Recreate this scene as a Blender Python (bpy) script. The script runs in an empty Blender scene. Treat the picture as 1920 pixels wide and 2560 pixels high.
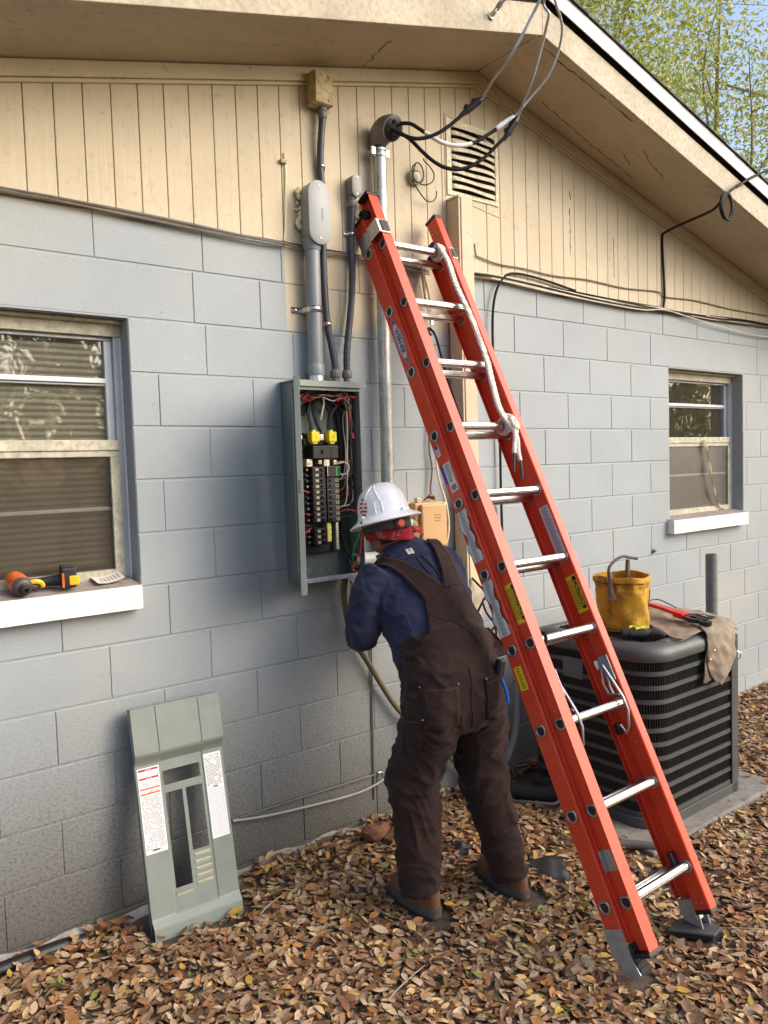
import bpy, bmesh, math, random
import numpy as np
from mathutils import Vector, Matrix
from mathutils.bvhtree import BVHTree
random.seed(7); rng = np.random.default_rng(11)
scene = bpy.context.scene
COL = scene.collection
# ------------------------------------------------------------------ camera, sky, sun, exposure
cam_d = bpy.data.cameras.new('camera'); cam = bpy.data.objects.new('camera', cam_d); COL.objects.link(cam)
cam_d.sensor_fit = 'HORIZONTAL'; cam_d.sensor_width = 36.0; cam_d.lens = 36.648; cam_d.clip_end = 500; cam_d.clip_start = 0.02
cr = Vector((0.78895443, -0.61365618, -0.03125708)); cu = Vector((0.06091643, 0.02749601, 0.99776408)); cf = Vector((0.61142465, 0.78909446, -0.05907484))
cam.matrix_world = Matrix(((cr.x, cu.x, -cf.x, -1.3858), (cr.y, cu.y, -cf.y, -2.9144), (cr.z, cu.z, -cf.z, 1.77357), (0, 0, 0, 1)))
scene.camera = cam
SUN_AZ = math.radians(138)      # direction TO the sun, measured from +Y clockwise (towards +X)
SUN_EL = math.radians(32)
world = bpy.data.worlds.new('World'); scene.world = world; world.use_nodes = True
wn = world.node_tree; wn.nodes.clear()
wo = wn.nodes.new('ShaderNodeOutputWorld'); wb = wn.nodes.new('ShaderNodeBackground'); ws = wn.nodes.new('ShaderNodeTexSky')
ws.sky_type = 'NISHITA'; ws.sun_disc = False; ws.sun_elevation = SUN_EL; ws.sun_rotation = SUN_AZ; ws.air_density = 1.0; ws.dust_density = 3.5; ws.ozone_density = 1.0
wb.inputs['Strength'].default_value = 0.15
wn.links.new(ws.outputs[0], wb.inputs[0]); wn.links.new(wb.outputs[0], wo.inputs[0])
sun_d = bpy.data.lights.new('sun', 'SUN'); sun = bpy.data.objects.new('sun', sun_d); COL.objects.link(sun)
sun_d.energy = 1.1; sun_d.angle = math.radians(62); sun_d.color = (1.0, 0.95, 0.88)
sdir = Vector((math.sin(SUN_AZ) * math.cos(SUN_EL), math.cos(SUN_AZ) * math.cos(SUN_EL), math.sin(SUN_EL)))
sun.rotation_euler = (-sdir).to_track_quat('-Z', 'Y').to_euler(); sun.location = sdir * 30
scene.view_settings.view_transform = 'Standard'; scene.view_settings.look = 'None'; scene.view_settings.gamma = 1.0
scene.view_settings.use_curve_mapping = False
scene.view_settings.exposure = 1.0
scene.cycles.max_bounces = 8; scene.cycles.transparent_max_bounces = 12; scene.cycles.caustics_reflective = False; scene.cycles.caustics_refractive = False

# ------------------------------------------------------------------ helpers
def lin(r, g, b):
    f = lambda c: c / 12.92 if c <= .04045 else ((c + .055) / 1.055) ** 2.4
    return (f(r / 255), f(g / 255), f(b / 255))

class NT:
    """tiny node-tree helper"""
    def __init__(s, m):
        m.use_nodes = True; s.t = m.node_tree; s.t.nodes.clear()
        s.out = s.n('ShaderNodeOutputMaterial'); s.b = s.n('ShaderNodeBsdfPrincipled'); s.l(s.b.outputs[0], s.out.inputs[0])
    def n(s, typ, **kw):
        x = s.t.nodes.new(typ)
        for k, v in kw.items(): setattr(x, k, v)
        return x
    def l(s, a, b): s.t.links.new(a, b)
    def pos(s): return s.n('ShaderNodeNewGeometry').outputs['Position']
    def objc(s): return s.n('ShaderNodeTexCoord').outputs['Object']
    def noise(s, vec, scale, detail=4, rough=.55):
        x = s.n('ShaderNodeTexNoise'); x.inputs['Scale'].default_value = scale; x.inputs['Detail'].default_value = detail; x.inputs['Roughness'].default_value = rough
        s.l(vec, x.inputs['Vector']); return x.outputs['Fac']
    def scale(s, vec, v):
        x = s.n('ShaderNodeMapping'); x.inputs['Scale'].default_value = v; s.l(vec, x.inputs['Vector']); return x.outputs[0]
    def ramp(s, fac, stops, interp='LINEAR'):
        x = s.n('ShaderNodeValToRGB'); x.color_ramp.interpolation = interp; e = x.color_ramp.elements
        while len(e) < len(stops): e.new(.5)
        for el, (p, c) in zip(e, stops):
            el.position = p; el.color = (c, c, c, 1) if isinstance(c, (int, float)) else (*c, 1)
        s.l(fac, x.inputs[0]); return x.outputs[0]
    def mix(s, fac, a, b, mode='MIX'):
        x = s.n('ShaderNodeMix', data_type='RGBA', blend_type=mode)
        for sock, v in ((x.inputs[0], fac), (x.inputs[6], a), (x.inputs[7], b)):
            if hasattr(v, 'is_linked') or hasattr(v, 'links'): s.l(v, sock)
            elif isinstance(v, (int, float)): sock.default_value = v
            else: sock.default_value = (*v, 1)
        return x.outputs[2]
    def math(s, op, a, b=0., clamp=False):
        x = s.n('ShaderNodeMath', operation=op, use_clamp=clamp)
        for sock, v in ((x.inputs[0], a), (x.inputs[1], b)):
            if isinstance(v, (int, float)): sock.default_value = v
            else: s.l(v, sock)
        return x.outputs[0]
    def sep(s, vec):
        x = s.n('ShaderNodeSeparateXYZ'); s.l(vec, x.inputs[0]); return x.outputs
    def bump(s, h, strength, dist=.01, prev=None):
        x = s.n('ShaderNodeBump'); x.inputs['Strength'].default_value = strength; x.inputs['Distance'].default_value = dist
        s.l(h, x.inputs['Height'])
        if prev is not None: s.l(prev, x.inputs['Normal'])
        return x.outputs[0]
    def set(s, name, v):
        i = s.b.inputs[name]
        if isinstance(v, (int, float)): i.default_value = v
        elif isinstance(v, tuple): i.default_value = (*v, 1) if len(v) == 3 else v
        else: s.l(v, i)

MATS = {}
def M(name, col, rough=.5, metal=0., var=.12, nscale=6., bump=0., bscale=60., spec=.5, coat=0., dirt=None, dirt_amt=0., aniso=(1, 1, 1), rvar=.1):
    """generic worn surface: base colour varied by noise, fine bump, roughness variation, optional dirt stain"""
    if name in MATS: return MATS[name]
    m = bpy.data.materials.new(name); t = NT(m); p = t.scale(t.pos(), aniso)
    n1 = t.noise(p, nscale, 5); dark = tuple(c * (1 - var) for c in col); light = tuple(min(1, c * (1 + var)) for c in col)
    c = t.ramp(n1, [(.3, dark), (.7, light)])
    if dirt is not None:
        n2 = t.noise(p, nscale * 2.7, 8, .65); c = t.mix(t.math('MULTIPLY', t.ramp(n2, [(.45, 0), (.72, 1)]), dirt_amt), c, dirt)
    t.set('Base Color', c); t.set('Metallic', metal)
    n3 = t.noise(p, nscale * 4, 4)
    t.set('Roughness', t.math('ADD', t.math('MULTIPLY', t.math('SUBTRACT', n3, .5), rvar * 2), rough, True))
    t.set('Specular IOR Level', spec)
    if coat: t.set('Coat Weight', coat)
    if bump: t.set('Normal', t.bump(t.noise(p, bscale, 5, .6), bump, .004))
    MATS[name] = m; return m

class MB:
    def __init__(s): s.v = []; s.f = []; s.mi = []; s.cur = 0
    def add(s, vs, fs):
        o = len(s.v); s.v += [tuple(v) for v in vs]; s.f += [tuple(i + o for i in f) for f in fs]; s.mi += [s.cur] * len(fs); return s
    def box(s, c, size, R=None):
        x, y, z = (d / 2 for d in size); vs = [Vector((i * x, j * y, k * z)) for i in (-1, 1) for j in (-1, 1) for k in (-1, 1)]
        if R is not None: vs = [R @ v for v in vs]
        c = Vector(c); return s.add([v + c for v in vs], [(0, 1, 3, 2), (4, 6, 7, 5), (0, 4, 5, 1), (2, 3, 7, 6), (0, 2, 6, 4), (1, 5, 7, 3)])
    def bb(s, x0, x1, y0, y1, z0, z1): return s.box(((x0 + x1) / 2, (y0 + y1) / 2, (z0 + z1) / 2), (x1 - x0, y1 - y0, z1 - z0))
    def rings(s, rings, caps=True, closed_path=False):
        n = len(rings[0]); vs = [p for r in rings for p in r]; fs = []
        m = len(rings)
        for i in range(m if closed_path else m - 1):
            j = (i + 1) % m
            for k in range(n):
                fs.append((i * n + k, i * n + (k + 1) % n, j * n + (k + 1) % n, j * n + k))
        if caps and not closed_path: fs += [tuple(range(n))[::-1], tuple((m - 1) * n + k for k in range(n))]
        return s.add(vs, fs)
    def tube(s, pts, r, seg=8, caps=True, closed=False):
        pts = [Vector(p) for p in pts]; n = len(pts); rr = r if hasattr(r, '__len__') else [r] * n
        rings = []; up = None
        for i, p in enumerate(pts):
            if closed: t = pts[(i + 1) % n] - pts[i - 1]
            else: t = pts[min(i + 1, n - 1)] - pts[max(i - 1, 0)]
            t = t.normalized() if t.length > 1e-9 else Vector((0, 0, 1))
            if up is None:
                up = Vector((0, 0, 1)) if abs(t.z) < .9 else Vector((1, 0, 0))
            a = t.cross(up)
            if a.length < 1e-6: a = t.cross(Vector((1, .3, .2)))
            a.normalize(); b = a.cross(t).normalized(); up = b
            rings.append([p + (a * math.cos(q) + b * math.sin(q)) * rr[i] for q in (2 * math.pi * k / seg for k in range(seg))])
        return s.rings(rings, caps, closed)
    def cyl(s, a, b, r, seg=16, r2=None, caps=True): return s.tube([a, b], [r, r if r2 is None else r2], seg, caps)
    def lathe(s, c, prof, axis=(0, 0, 1), seg=24, caps=True):
        """prof: list of (radius, height along axis)"""
        ax = Vector(axis).normalized(); a = ax.orthogonal().normalized(); b = ax.cross(a); c = Vector(c)
        return s.rings([[c + ax * h + (a * math.cos(q) + b * math.sin(q)) * r for q in (2 * math.pi * k / seg for k in range(seg))] for r, h in prof], caps)
    def prism(s, poly, origin, ux, uy, depth):
        """extrude 2D polygon (in ux,uy plane at origin) along ux x uy * depth"""
        o = Vector(origin); ux = Vector(ux).normalized(); uy = Vector(uy).normalized(); w = ux.cross(uy) * depth; n = len(poly)
        a = [o + ux * x + uy * y for x, y in poly]; vs = a + [p + w for p in a]
        fs = [tuple(range(n))[::-1], tuple(range(n, 2 * n))] + [(i, (i + 1) % n, n + (i + 1) % n, n + i) for i in range(n)]
        return s.add(vs, fs)
    def quad(s, a, b, c, d): return s.add([a, b, c, d], [(0, 1, 2, 3)])
    def mesh(s, name, mats, smooth=False):
        me = bpy.data.meshes.new(name); me.from_pydata([tuple(v) for v in s.v], [], s.f)
        for m in (mats if isinstance(mats, (list, tuple)) else [mats]): me.materials.append(m)
        if any(s.mi): me.polygons.foreach_set('material_index', s.mi)
        bm = bmesh.new(); bm.from_mesh(me); bmesh.ops.recalc_face_normals(bm, faces=bm.faces); bm.to_mesh(me); bm.free()
        if smooth: smooth_mesh(me)
        return me
    def build(s, name, mats, parent=None, smooth=False, bevel=0., kind=None, label=None):
        return link(name, s.mesh(name, mats, smooth), parent, bevel, kind, label)

def smooth_mesh(me, ang=40):
    me.polygons.foreach_set('use_smooth', [True] * len(me.polygons))
    try: me.set_sharp_from_angle(angle=math.radians(ang))
    except Exception: pass

def link(name, me, parent=None, bevel=0., kind=None, label=None, loc=None):
    o = bpy.data.objects.new(name, me); COL.objects.link(o)
    if bevel:
        b = o.modifiers.new('bevel', 'BEVEL'); b.width = bevel; b.segments = 2; b.limit_method = 'ANGLE'; b.angle_limit = math.radians(40)
    if parent is not None:
        o.parent = parent
        if parent.parent is None and parent.type == 'EMPTY': o.location = -parent.location
    if loc is not None: o.location = o.location + Vector(loc)
    if kind: o['kind'] = kind
    if label: o['label'] = label
    return o
def thing(name, label, cat, base, group=None):
    o = bpy.data.objects.new(name, None); COL.objects.link(o); o.location = base; o.empty_display_size = .05
    o['label'] = label; o['category'] = cat
    if group: o['group'] = group
    return o
def tag(o, label, cat, group=None):
    o['label'] = label; o['category'] = cat
    if group: o['group'] = group
    return o
def curve_pts(pts, n=8):
    """Catmull-Rom through pts"""
    P = [Vector(p) for p in pts]; P = [P[0] * 2 - P[1]] + P + [P[-1] * 2 - P[-2]]; out = []
    for i in range(1, len(P) - 2):
        a, b, c, d = P[i - 1:i + 3]
        for k in range(n):
            t = k / n; out.append(.5 * ((2 * b) + (c - a) * t + (2 * a - 5 * b + 4 * c - d) * t * t + (3 * b - a - 3 * c + d) * t ** 3))
    out.append(P[-2]); return out
def text_mesh(txt, size, mat, origin, ux, uy, name='lettering', parent=None, align='CENTER', extrude=.0002, bold=0.):
    cu_ = bpy.data.curves.new('t', 'FONT'); cu_.body = txt; cu_.size = size; cu_.extrude = extrude; cu_.align_x = align; cu_.align_y = 'CENTER'; cu_.offset = bold; cu_.resolution_u = 2
    o = bpy.data.objects.new('t', cu_); COL.objects.link(o)
    bpy.context.view_layer.update()
    me = bpy.data.meshes.new_from_object(o.evaluated_get(bpy.context.evaluated_depsgraph_get()))
    bpy.data.objects.remove(o)
    ux = Vector(ux).normalized(); uy = Vector(uy).normalized(); uz = ux.cross(uy); og = Vector(origin)
    for v in me.vertices:
        c = v.co; v.co = og + ux * c.x + uy * c.y + uz * c.z
    me.materials.clear(); me.materials.append(mat); me.name = name
    return link(name, me, parent)
def rot_to(z, x=None):
    z = Vector(z).normalized(); x = Vector(x) if x is not None else z.orthogonal(); x = (x - z * x.dot(z)).normalized(); y = z.cross(x)
    return Matrix((x, y, z)).transposed()

# ------------------------------------------------------------------ materials
BEIGE = lin(204, 190, 162); GREYP = lin(158, 165, 169)
def wall_paint():
    m = bpy.data.materials.new('wall_paint'); t = NT(m); p = t.pos(); x, y, z = t.sep(p)
    n = t.noise(p, 1.7, 6); n2 = t.noise(p, 30, 6, .65); n3 = t.noise(p, 9, 7, .62); n4 = t.noise(p, 110, 4, .6)
    c = t.ramp(n, [(.3, tuple(v * .92 for v in GREYP)), (.7, tuple(v * 1.06 for v in GREYP))])
    # faint warm patches of touched-up paint
    c = t.mix(t.math('MULTIPLY', t.ramp(t.noise(p, .8, 3), [(.48, 0), (.66, 1)]), .5), c, lin(172, 171, 163))
    # beige overpaint round the conduits below the siding, ragged lower edge
    nx = t.noise(p, 5, 4)
    zedge = t.math('ADD', t.math('ADD', 2.33, t.math('MULTIPLY', t.math('SUBTRACT', nx, .5), .35)), t.math('MULTIPLY', t.math('SUBTRACT', x, .4), .10))
    inz = t.ramp(t.math('SUBTRACT', z, zedge), [(.0, 0), (.07, 1)])
    inx = t.math('MULTIPLY', t.ramp(t.math('SUBTRACT', x, t.math('ADD', .365, t.math('MULTIPLY', nx, .02))), [(.0, 0), (.008, 1)]), t.ramp(t.math('SUBTRACT', 1.5, x), [(0, 0), (.02, 1)]))
    c = t.mix(t.math('MULTIPLY', inz, inx), c, tuple(v * .92 for v in BEIGE))
    # thin beige overspray just under the siding
    strip = t.ramp(t.math('ADD', t.math('SUBTRACT', z, 2.70), t.math('MULTIPLY', t.math('SUBTRACT', n3, .5), .08)), [(.0, 0), (.03, 1)])
    c = t.mix(t.math('MULTIPLY', strip, .55), c, BEIGE)
    # mildew / splash-back speckle near the ground, denser at the left
    hfac = t.math('MULTIPLY', t.math('SUBTRACT', 1.12, z, True), t.math('SUBTRACT', 1.2, t.math('MULTIPLY', x, .34), True), True)
    hf1 = t.math('POWER', hfac, 1.3); hf2 = t.math('POWER', hfac, 2.2)
    c = t.mix(t.math('MULTIPLY', t.math('MULTIPLY', t.ramp(n3, [(.2, .72), (.75, 1)]), hf1), .85, True), c, lin(112, 109, 103))
    spk = t.ramp(t.math('ADD', t.math('MULTIPLY', t.noise(t.scale(p, (1, 1, 1.5)), 75, 6, .7), .75), t.math('MULTIPLY', n4, .28)), [(.50, 0), (.60, 1)])
    c = t.mix(t.math('MULTIPLY', t.math('MULTIPLY', spk, hf1), .8, True), c, lin(56, 53, 48))
    c = t.mix(t.math('MULTIPLY', hf2, .7, True), c, lin(74, 70, 64))
    # sparse dark nicks everywhere
    v = t.n('ShaderNodeTexVoronoi'); v.inputs['Scale'].default_value = 9; t.l(t.scale(p, (1, 1, 1.6)), v.inputs['Vector'])
    nick = t.math('MULTIPLY', t.ramp(v.outputs['Distance'], [(.0, 1), (.06, 0)]), t.ramp(t.noise(p, 3, 2), [(.44, 0), (.54, 1)]))
    c = t.mix(t.math('MULTIPLY', nick, .6), c, lin(80, 76, 70))
    t.set('Base Color', c); t.set('Roughness', .62); t.set('Specular IOR Level', .35)
    pz = t.scale(p, (1, 1, 2.2))
    b = t.bump(t.noise(pz, 55, 6, .6), .35, .004); b = t.bump(t.ramp(t.noise(pz, 160, 3), [(.3, 0), (.45, 1)]), .12, .003, b); b = t.bump(n, .4, .02, b)
    t.set('Normal', b); return m
MAT_WALL = wall_paint()
def siding_paint(name, col, stain=.5):
    m = bpy.data.materials.new(name); t = NT(m); p = t.pos(); g = t.noise(t.scale(p, (14, 14, .7)), 3, 6, .6); n = t.noise(p, 2.2, 6); n2 = t.noise(p, 26, 7, .7)
    oi = t.n('ShaderNodeObjectInfo').outputs['Random']
    c = t.ramp(n, [(.3, tuple(v * .9 for v in col)), (.72, tuple(v * 1.05 for v in col))])
    c = t.mix(t.math('MULTIPLY', oi, .10), c, tuple(v * .72 for v in col))
    c = t.mix(t.math('MULTIPLY', t.ramp(n2, [(.57, 0), (.76, 1)]), stain), c, tuple(v * .35 for v in col))
    v = t.n('ShaderNodeTexVoronoi'); v.inputs['Scale'].default_value = 6; t.l(t.scale(p, (1, 1, .8)), v.inputs['Vector'])
    c = t.mix(t.math('MULTIPLY', t.ramp(v.outputs['Distance'], [(.0, 1), (.045, 0)]), .7), c, lin(90, 74, 54))
    st = t.noise(t.scale(p, (1.2, 5, 1.2)), 3.5, 7, .7); c = t.mix(t.math('MULTIPLY', t.ramp(st, [(.5, 0), (.75, 1)]), stain * .55), c, tuple(v * .55 for v in col))
    t.set('Base Color', c); t.set('Roughness', .58); t.set('Specular IOR Level', .35)
    b = t.bump(g, .25, .006); b = t.bump(n2, .12, .004, b); t.set('Normal', b); return m
MAT_SIDING = siding_paint('siding_paint', BEIGE)
MAT_TRIM = siding_paint('trim_paint', tuple(v * 1.02 for v in BEIGE), .6)
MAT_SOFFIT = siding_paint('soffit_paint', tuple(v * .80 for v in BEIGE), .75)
def fascia_paint():
    m = bpy.data.materials.new('fascia_paint'); t = NT(m); p = t.pos(); n = t.noise(p, 4, 6); n2 = t.noise(p, 45, 8, .7); n3 = t.noise(t.scale(p, (6, 6, 1)), 6, 5)
    c = t.ramp(n, [(.3, lin(168, 156, 132)), (.7, lin(194, 183, 160))])
    c = t.mix(t.math('MULTIPLY', t.ramp(n2, [(.46, 0), (.70, 1)]), .55), c, lin(122, 106, 80))
    c = t.mix(t.math('MULTIPLY', t.ramp(n3, [(.55, 0), (.75, 1)]), .35), c, lin(150, 122, 80))
    t.set('Base Color', c); t.set('Roughness', .65); t.set('Normal', t.bump(n2, .5, .004)); return m
MAT_FASCIA = fascia_paint()
MAT_WHITE = M('white_metal', lin(158, 159, 162), .4, 0, .05, 5, .05)
MAT_SHINGLE = M('shingle', lin(70, 66, 62), .95, 0, .35, 40, .8, 120)
MAT_SILL = M('white_sill_paint', lin(238, 234, 228), .6, 0, .06, 8, .35, 90, dirt=lin(170, 160, 148), dirt_amt=.3)
MAT_SILLTOP = M('sill_top_dust', lin(150, 140, 134), .85, 0, .2, 9, .35, 70, dirt=lin(90, 80, 72), dirt_amt=.6)
MAT_ALU = M('window_aluminium', lin(196, 200, 204), .45, .3, .1, 8, .1, 60)
MAT_ALUDIRTY = M('window_frame_dirty', lin(192, 187, 166), .6, 0, .2, 14, .3, 60, dirt=lin(104, 94, 70), dirt_amt=.6)
MAT_BLIND = M('blind_slat', lin(232, 224, 208), .55, 0, .1, 5, .05)
MAT_DARK = M('dark_room', lin(60, 55, 50), .9)
MAT_ROOMWALL = M('inner_wall', lin(120, 112, 100), .9)
def glass_mat(name, tint, refl, rough=.03, body=None, body_amt=0., fk=1.6):
    m = bpy.data.materials.new(name); t = NT(m); t.t.nodes.remove(t.b)
    tr = t.n('ShaderNodeBsdfTransparent'); tr.inputs[0].default_value = (*tint, 1)
    gl = t.n('ShaderNodeBsdfGlossy'); gl.inputs['Roughness'].default_value = rough; gl.inputs[0].default_value = (1, 1, 1, 1)
    p = t.pos(); t.l(t.bump(t.noise(p, 2.5, 2), .25, .02), gl.inputs['Normal'])
    fr = t.n('ShaderNodeFresnel'); fr.inputs[0].default_value = 1.5
    mx = t.n('ShaderNodeMixShader'); t.l(t.math('ADD', t.math('MULTIPLY', fr.outputs[0], fk), refl, True), mx.inputs[0]); t.l(tr.outputs[0], mx.inputs[1]); t.l(gl.outputs[0], mx.inputs[2])
    last = mx.outputs[0]
    if body is not None:
        df = t.n('ShaderNodeBsdfDiffuse'); df.inputs[0].default_value = (*body, 1); m2 = t.n('ShaderNodeMixShader')
        t.l(t.math('MULTIPLY', t.ramp(t.noise(p, 7, 6, .7), [(.2, .6), (.8, 1)]), body_amt), m2.inputs[0]); t.l(last, m2.inputs[1]); t.l(df.outputs[0], m2.inputs[2]); last = m2.outputs[0]
    t.l(last, t.out.inputs[0]); return m
MAT_GLASS = glass_mat('window_glass', (.96, .96, .94), .07, .02, lin(160, 150, 130), .07, fk=1.3)
MAT_SCREEN = glass_mat('insect_screen_mesh', (.8, .78, .74), .0, .5, lin(96, 87, 76), .46, fk=.15)
MAT_PANELGREY = M('panel_grey_paint', lin(108, 118, 114), .42, .0, .08, 5, .06, 80)
MAT_COVERGREY = M('cover_grey_paint', lin(134, 142, 136), .40, .0, .05, 4, .05, 80, dirt=lin(110, 112, 104), dirt_amt=.35)
MAT_PVC = M('grey_pvc', lin(134, 138, 142), .38, 0, .06, 5, .03)
MAT_FLEX = M('dark_flex', lin(66, 67, 74), .45, 0, .1, 8, .06)
MAT_FITTING = M('grey_fitting', lin(112, 110, 108), .45, 0, .08, 10, .05)
def galv():
    m = bpy.data.materials.new('galvanised'); t = NT(m); p = t.pos(); v = t.n('ShaderNodeTexVoronoi'); v.inputs['Scale'].default_value = 160; t.l(t.scale(p, (1, 1, .35)), v.inputs['Vector'])
    c = t.mix(.5, t.ramp(v.outputs['Distance'], [(.1, lin(150, 152, 150)), (.7, lin(205, 206, 200))]), t.ramp(t.noise(p, 12, 5), [(.3, lin(140, 140, 136)), (.7, lin(210, 210, 204))]))
    t.set('Base Color', c); t.set('Metallic', .85); t.set('Roughness', t.ramp(t.noise(p, 20, 5), [(.3, .32), (.7, .55)])); t.set('Normal', t.bump(v.outputs['Distance'], .15, .002)); return m
MAT_GALV = galv()
MAT_STEEL = M('bright_steel', lin(205, 205, 202), .28, 1., .08, 20, .05, 90)
MAT_CASTGREY = M('cast_weatherhead', lin(128, 124, 118), .5, .6, .12, 20, .25, 90)
MAT_BLACK = M('black_plastic', lin(26, 26, 28), .42, 0, .15, 12, .05)
MAT_CABLE = M('black_cable', lin(28, 28, 29), .7, 0, .15, 30, .05, spec=.25)
MAT_ALUCABLE = M('aluminium_strand', lin(176, 178, 178), .4, .8, .12, 40, .5, 160, aniso=(1, 1, 1))
MAT_WHITETAPE = M('white_tape', lin(236, 236, 234), .45, 0, .05, 30, .15, 60)
MAT_OLDBOX = M('overpainted_box', lin(196, 178, 136), .7, 0, .15, 14, .4, 60, dirt=lin(96, 78, 50), dirt_amt=.75)
MAT_FOAM = M('spray_foam', lin(226, 210, 166), .6, 0, .1, 20, .6, 45)
MAT_COPPERWIRE = M('brown_wire', lin(110, 90, 66), .6, 0, .2, 30)
MAT_TANBOX = M('tan_plastic', lin(196, 158, 106), .55, 0, .06, 8, .1, 80)
MAT_CREAM = M('cream_wire', lin(210, 200, 176), .6, 0, .12, 10)
MAT_RUST = M('rusty_leaf', lin(140, 84, 44), .8, 0, .2, 20)
# ------------------------------------------------------------------ ground
def hgt(x, y):
    """ground height: leaves and soil banked slightly against the house"""
    x = np.asarray(x, float); y = np.asarray(y, float)
    fx = np.clip((4.3 - x) / 2.4, 0, 1); fx = fx * fx * (3 - 2 * fx)
    fy = np.clip(1 + y / 1.5, 0, 1); fy = fy * fy * (3 - 2 * fy)
    near = np.clip(1.5 - np.hypot(x - 1, y + 1) / 8, 0, 1)
    return fx * (.025 + .055 * fy) + near * .008 * (np.sin(x * 5.1 + 1.3 * y) * np.cos(y * 4.3 - x)) 
gx = np.concatenate([-np.geomspace(150, 3.2, 22), np.arange(-3, 9, .08), np.geomspace(9.2, 150, 22)])
gy = np.concatenate([-np.geomspace(150, 5.2, 20), np.arange(-5, 1.2, .08), np.geomspace(1.3, 150, 20)])
XX, YY = np.meshgrid(gx, gy, indexing='ij'); ZZ = hgt(XX, YY)
gm = bpy.data.meshes.new('ground'); nX, nY = len(gx), len(gy)
idx = np.arange(nX * nY).reshape(nX, nY)
fc = np.stack([idx[:-1, :-1], idx[1:, :-1], idx[1:, 1:], idx[:-1, 1:]], -1).reshape(-1, 4)
gm.from_pydata(np.stack([XX, YY, ZZ], -1).reshape(-1, 3).tolist(), [], fc.tolist())
def soil():
    m = bpy.data.materials.new('soil'); t = NT(m); p = t.pos(); n = t.noise(p, 6, 7, .65); n2 = t.noise(p, 60, 6, .7)
    c = t.ramp(n, [(.3, lin(62, 50, 40)), (.6, lin(104, 90, 76)), (.8, lin(128, 116, 102))]); c = t.mix(t.math('MULTIPLY', t.ramp(n2, [(.4, 0), (.7, 1)]), .5), c, lin(50, 40, 30))
    t.set('Base Color', c); t.set('Roughness', .95); t.set('Normal', t.bump(n2, .6, .02)); return m
gm.materials.append(soil()); smooth_mesh(gm, 80)
go = link('ground', gm, kind='structure')

# ------------------------------------------------------------------ house
BL, CH = .4064, .2032
HZ = lambda k: (3 - k) * CH + 1.95
WALL_X0, WALL_X1 = -2.42, 5.46
RIDGE_X, RIDGE_Z, SLOPE = 1.524, 3.741, .2545
SID_Z = 2.738
house = thing('house', 'painted concrete block house with beige board gable, deep eave and two windows', 'house', (1.52, 3.5, 0))
LW = (-1.262, -.310); RW = (3.262, 4.212); WZ = (HZ(6), HZ(1))       # window openings
bw = MB()
JD = .0034
# mortar sheet just behind the block faces, with window openings left free
xs = [WALL_X0, LW[0], LW[1], RW[0], RW[1], WALL_X1]
for i in range(5):
    if i in (1, 3):
        bw.bb(xs[i], xs[i + 1], JD, .19, -.1, WZ[0]); bw.bb(xs[i], xs[i + 1], JD, .19, WZ[1], HZ(-1))
    else: bw.bb(xs[i], xs[i + 1], JD, .19, -.1, HZ(-1))
block_wall = bw.build('block_wall', MAT_WALL, house)
cache = {}
def block_mesh(w, h):
    key = (round(w, 3), round(h, 3))
    if key in cache: return cache[key]
    m = MB(); c = .0022; y0, y1 = 0., JD + .003; hx, hz = w / 2, h / 2
    vs = [(-hx, y1, -hz), (hx, y1, -hz), (hx, y1, hz), (-hx, y1, hz), (-hx, c, -hz), (hx, c, -hz), (hx, c, hz), (-hx, c, hz),
          (-hx + c, y0, -hz + c), (hx - c, y0, -hz + c), (hx - c, y0, hz - c), (-hx + c, y0, hz - c)]
    fs = [(8, 9, 10, 11)] + [(4 + i, 4 + (i + 1) % 4, 8 + (i + 1) % 4, 8 + i) for i in range(4)] + [(i, (i + 1) % 4, 4 + (i + 1) % 4, 4 + i) for i in range(4)]
    m.add(vs, fs); me = m.mesh('block', MAT_WALL); cache[key] = me; return me
def joints(course):
    if course == 0: base = [-.424, .002, .362]; js = [-.424 - BL * k for k in range(1, 6)] + base + [.77, 1.17] + [1.573 + BL * k for k in range(0, 10)]
    elif course == 1: js = [-1.9, -1.5, -1.26 + .5, -.045, .253, .66, 1.06, 1.40] + [1.797 + BL * k for k in range(0, 10)]
    else:
        ph = (0 if course % 2 == 0 else .5) + (-.09 if course >= 8 else 0)
        js = [(k + ph) * BL for k in range(-7, 15)]
    return [WALL_X0] + [j for j in js if WALL_X0 + .05 < j < WALL_X1 - .05] + [WALL_X1]
MJ = .0080; MJV = .0032
for c in range(0, 14):
    zt, zb = HZ(c - 1), HZ(c); js = joints(c)
    segs = [(a, b) for a, b in zip(js[:-1], js[1:])]
    if c == 0: zt = SID_Z + .012
    if c == 1:   # precast lintels over the openings
        out = []
        for lo, hi in ((LW[0] - .2, -.045), (RW[0] - .205, RW[1] + .205)):
            js = sorted([j for j in js if not lo - .09 < j < hi + .09] + [lo, hi])
        segs = list(zip(js[:-1], js[1:]))
    for a, b in segs:
        parts = [(a, b)]
        if 2 <= c <= 6:
            for o0, o1 in (LW, RW):
                nw = []
                for p, q in parts:
                    if q <= o0 or p >= o1: nw.append((p, q))
                    else:
                        if p < o0 - .02: nw.append((p, o0 + MJV / 2))
                        if q > o1 + .02: nw.append((o1 - MJV / 2, q))
                parts = nw
        for p, q in parts:
            w = q - p - MJV; h = zt - zb - MJ
            yo = random.uniform(-.0008, .0008)
            link('block', block_mesh(w, h), block_wall, loc=((p + q) / 2, yo, (zt + zb) / 2))
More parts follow.
